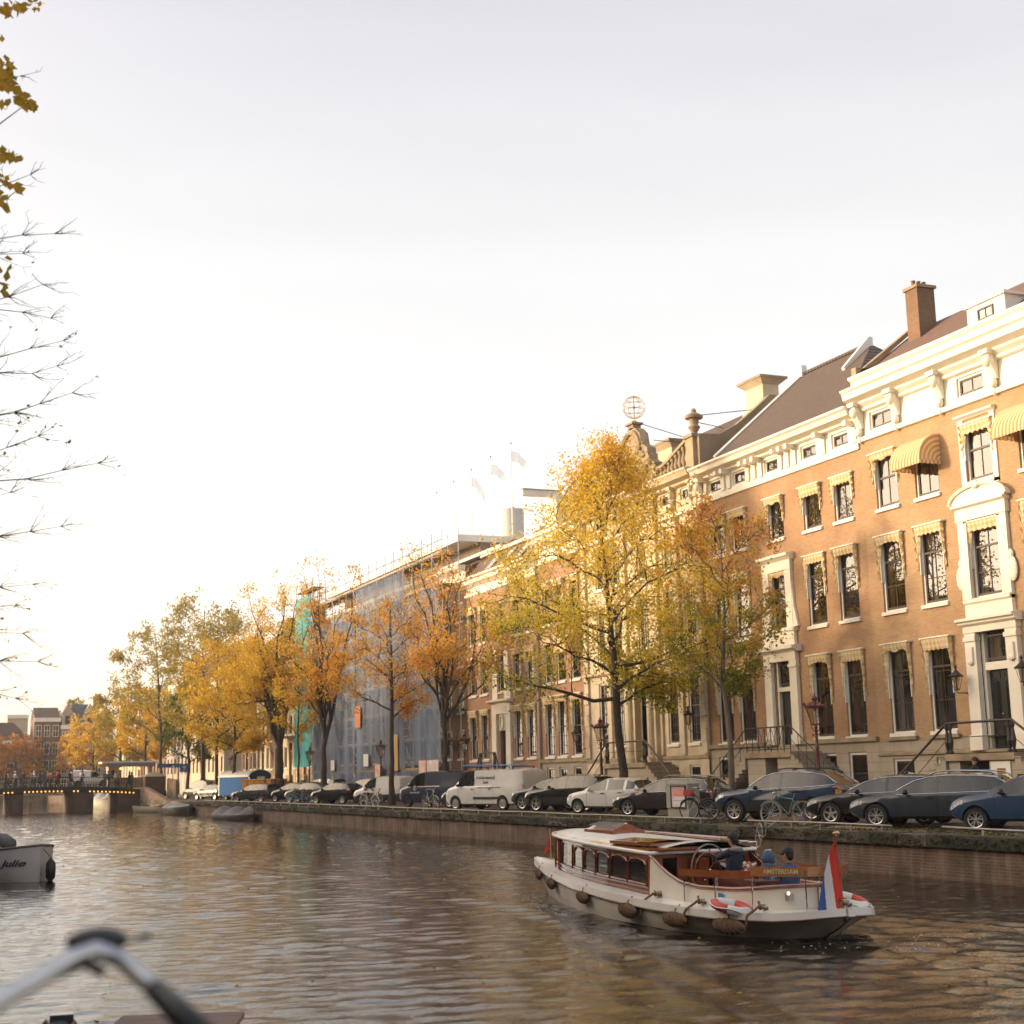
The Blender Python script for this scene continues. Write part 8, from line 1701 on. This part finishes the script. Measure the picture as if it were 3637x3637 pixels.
# ------------------------------------------------------------------ other boats
TARP = mat('grey_tarpaulin', (.13, .12, .115), .75, .25, 1.5, bump=.6, bs=5); TARPL = mat('pale_tarpaulin', (.26, .27, .28), .7, .12, 1.5)
def small_boat(label, x, y, rz, L, Bm, fb, hm, cover=None, inside=None, name='moored_boat', bow=.9, stern=.75, rub=None, lump=.25):
    t = thing(name, label, 'boat', (x, y, WZ), rz); n = 22; rows = {1: [], -1: []}; xs = [lerp(-L / 2, L / 2, k / n) for k in range(n + 1)]
    def bw(q): t_ = q / (L / 2); return Bm / 2 * ((1 - max(0, t_) ** 2.4) ** bow if t_ > 0 else (1 - (-t_) ** 4 * (1 - stern))) + .01
    def sh(q): return fb * (1 + .25 * max(0, q / (L / 2)) ** 2 + .08 * max(0, -q / (L / 2)) ** 2)
    b = MB()
    for s in (1, -1): b.grid([[(q, s * bw(q), sh(q)), (q, s * bw(q) * .97, sh(q) * .6), (q, s * bw(q) * .84, .0), (q, s * bw(q) * .5, -.25)] for q in xs], hm)
    b.poly([(xs[0], bw(xs[0]), sh(xs[0])), (xs[0], bw(xs[0]) * .97, sh(xs[0]) * .6), (xs[0], bw(xs[0]) * .84, 0), (xs[0], bw(xs[0]) * .5, -.25), (xs[0], -bw(xs[0]) * .5, -.25), (xs[0], -bw(xs[0]) * .84, 0), (xs[0], -bw(xs[0]) * .97, sh(xs[0]) * .6), (xs[0], -bw(xs[0]), sh(xs[0]))], hm)
    b.build('hull', t, smooth=50, world=False)
    b = MB(); e = [(q, bw(q), sh(q)) for q in xs] + [(q, -bw(q), sh(q)) for q in xs[::-1]]; b.tube(e, .035, rub or hm, 6, closed=True); b.build('rubbing_strake', t, smooth=True, world=False)
    b = MB()
    if cover:
        r = random.Random(int(x * 7)); a1, a2 = r.random() * 6, r.random() * 6
        b.grid([[(q, bw(q) * 1.03 * u, sh(q) + .02 + lump * (1 - u * u) * (.6 + .5 * sin(2.2 * q + a1) * (abs(q) < L * .45)) - .08 * (abs(u) > .98)) for u in [lerp(-1, 1, j / 12) for j in range(13)]] for q in xs], cover); b.build('cover', t, smooth=True, world=False)
    else:
        b.grid([[(q, bw(q) * .93 * u, sh(q) * .25 if abs(u) < .9 else sh(q)) for u in [lerp(-1, 1, j / 10) for j in range(11)]] for q in xs], inside or hm)
        for q in (-L * .22, L * .1): b.box(q - .14, q + .14, -bw(q) * .93, bw(q) * .93, sh(q) * .62, sh(q) * .68, inside or hm)
        b.build('interior', t, world=False)
    return t
small_boat('low boat under a lumpy grey tarpaulin moored against the far quay wall', 22.05, 104.5, radians(-84), 7.4, 1.9, .32, BOOT, cover=TARP, lump=.55)
small_boat('boat with a taut pale grey cover at the foot of the far quay wall', 22.0, 127.5, radians(-84), 5.6, 2.0, .55, BOOT, cover=TARPL, lump=.35)
ob = small_boat('black open boat with an orange object inside, beside the bridge abutment', 21.6, 139, radians(-80), 7.0, 2.2, .55, BLACK, inside=BOOT)
b = MB(); b.ball((1.0, .3, .55), (.5, .3, .22), mat('orange_buoy', (.6, .12, .02), .6), 8, 6); b.ball((1.5, .0, .6), (.25, .25, .15), MAT['orange_buoy'], 8, 6); b.build('orange_bag', ob, world=False)
small_boat('covered cream boat moored just beyond the bridge, seen under its right arch', 20.3, 169.5, radians(-80), 7.5, 2.6, .9, HULLC, cover=TARPL, lump=1.0)
JH = mat('julie_hull', (.40, .37, .35), .45, .08, 1.5); JI = mat('julie_inside', (.30, .29, .27), .7, .1, 2)
jl = small_boat('small grey-white boat named Julie with its rounded bow at the left edge', 2.25, 46.35, radians(-58), 5.6, 2.7, .80, JH, inside=JI, bow=.55, rub=mat('julie_rub_rail', (.10, .08, .07), .6, .2, 4), name='moored_boat')
b = MB(); b.tube([(q, .0, z) for q, z in ((1.4, .98), (1.1, 1.12), (.7, 1.14), (.3, 1.0))], .2, TARP, 8); b.build('folded_cover', jl, smooth=True, world=False)
tj = text_mb('Julie', .27, INK, shear=.35, bold=.007); vv = []
for (x, y, z) in tj.v:
    q = 2.44 + x; t_ = min(.999, q / 2.8); w = 1.35 * (1 - max(0, t_) ** 2.4) ** .55 + .01; vv.append((q, -(w * .985) - .02 - z * .2, .52 + y * .9))
tj.v = vv; tj.build('lettering', jl, world=False)
fd = thing('boat_fender', 'black fender hanging at the bow tip of the boat Julie', 'fender', (4.0, 43.85, -.65)); b = MB(); b.lathe([(.02, .36), (.06, .3), (.13, .2), (.14, 0), (.13, -.2), (.05, -.3), (.02, -.33)], (4.0, 43.85, -.75), BLACK, 12); b.tube([(4.0, 43.85, -.4), (3.80, 44.0, -.16)], .012, ROPE, 5); b.build('body', fd, smooth=True)
ng = small_boat('low dark boat at the near quay with a black outboard motor, at the bottom edge', 1.55, 11.45, radians(84), 5.8, 1.7, .30, BOOT, inside=BLACK)
OBM = mat('outboard_black', (.02, .02, .024), .3, .2, 4, coat=.5)
b = MB(); b.ball((2.35, .42, .55), (.24, .16, .13), OBM, 12, 8); b.box(2.2, 2.5, .3, .54, .25, .5, OBM); b.box(2.2, 2.34, .3, .5, .62, .69, OBM); b.tube([(2.35, .3, .55), (2.0, .12, .6)], .03, OBM, 6); b.build('outboard_motor', ng, smooth=50, world=False)
hb_ = thing('deck_board', 'worn brown wooden board lying across the low boat at the bottom edge', 'board', (2.5, 15.1, WZ + .33), radians(-18)); b = MB(); b.box(-.45, .75, -1.3, .25, .0, .05, mat('worn_board', (.17, .10, .075), .8, .3, 3, stretch=(.5, 5, 5))); b.build('plank', hb_, world=False)

# ------------------------------------------------------------------ the photographer's side: bicycle handlebar close to the lens
fb = bicycle('black bicycle close to the lens at lower left with silver swept handlebar', .27, 3.25, radians(68), IRON, .02, group=None)
for ch in list(fb.children):
    if ch.name.startswith('handlebar'): bpy.data.objects.remove(ch)
def hb_pt(px, py, Y): 
    d = rt * ((px - 1818.5) / 5150) - up * ((py - 1818.5) / 5150) + fw; k = Y / d.y; return Vector((d.x * k, Y, CZ + d.z * k))
ALU = mat('brushed_aluminium', (.50, .50, .50), .3, .08, 12, metal=.9)
pts = [hb_pt(-260, 3690, 2.850), hb_pt(-60, 3585, 2.964), hb_pt(110, 3490, 3.078), hb_pt(250, 3405, 3.192), hb_pt(340, 3375, 3.245), hb_pt(430, 3405, 3.230), hb_pt(520, 3485, 3.154), hb_pt(570, 3530, 3.101)]
inv = Matrix.Translation(Vector((.27, 3.25, 0))) @ Matrix.Rotation(radians(68), 4, 'Z') @ Matrix.Rotation(.02, 4, 'X'); inv = inv.inverted()
b = MB(); b.tube([inv @ p for p in pts], .019, ALU, 10); hbr = b.build('handlebar', fb, smooth=True, world=False)
b = MB(); g = [hb_pt(550, 3512, 3.116), hb_pt(640, 3600, 3.025), hb_pt(740, 3695, 2.926)]; b.tube([inv @ p for p in g], [.022, .027, .026], BLACK, 10); b.build('grip', hbr, smooth=True, world=False)
st_ = hb_pt(345, 3385, 3.238); b = MB(); b.tube([inv @ hb_pt(200, 3460, 3.162), inv @ hb_pt(300, 3420, 3.222), inv @ hb_pt(370, 3455, 3.222)], .011, BLACK, 6); b.build('stem', hbr, world=False)
lp = hb_pt(345, 3350, 3.314); b = MB(); b.T = inv @ Matrix.Translation(lp); b.ball((0, 0, .004), (.066, .055, .03), BLACK, 14, 8); b.T = None; b.tube([inv @ hb_pt(400, 3345, 3.268), inv @ hb_pt(480, 3340, 3.268), inv @ hb_pt(535, 3322, 3.268)], [.004, .004, .009], BLACK, 5); b.build('headlamp', hbr, smooth=True, world=False)
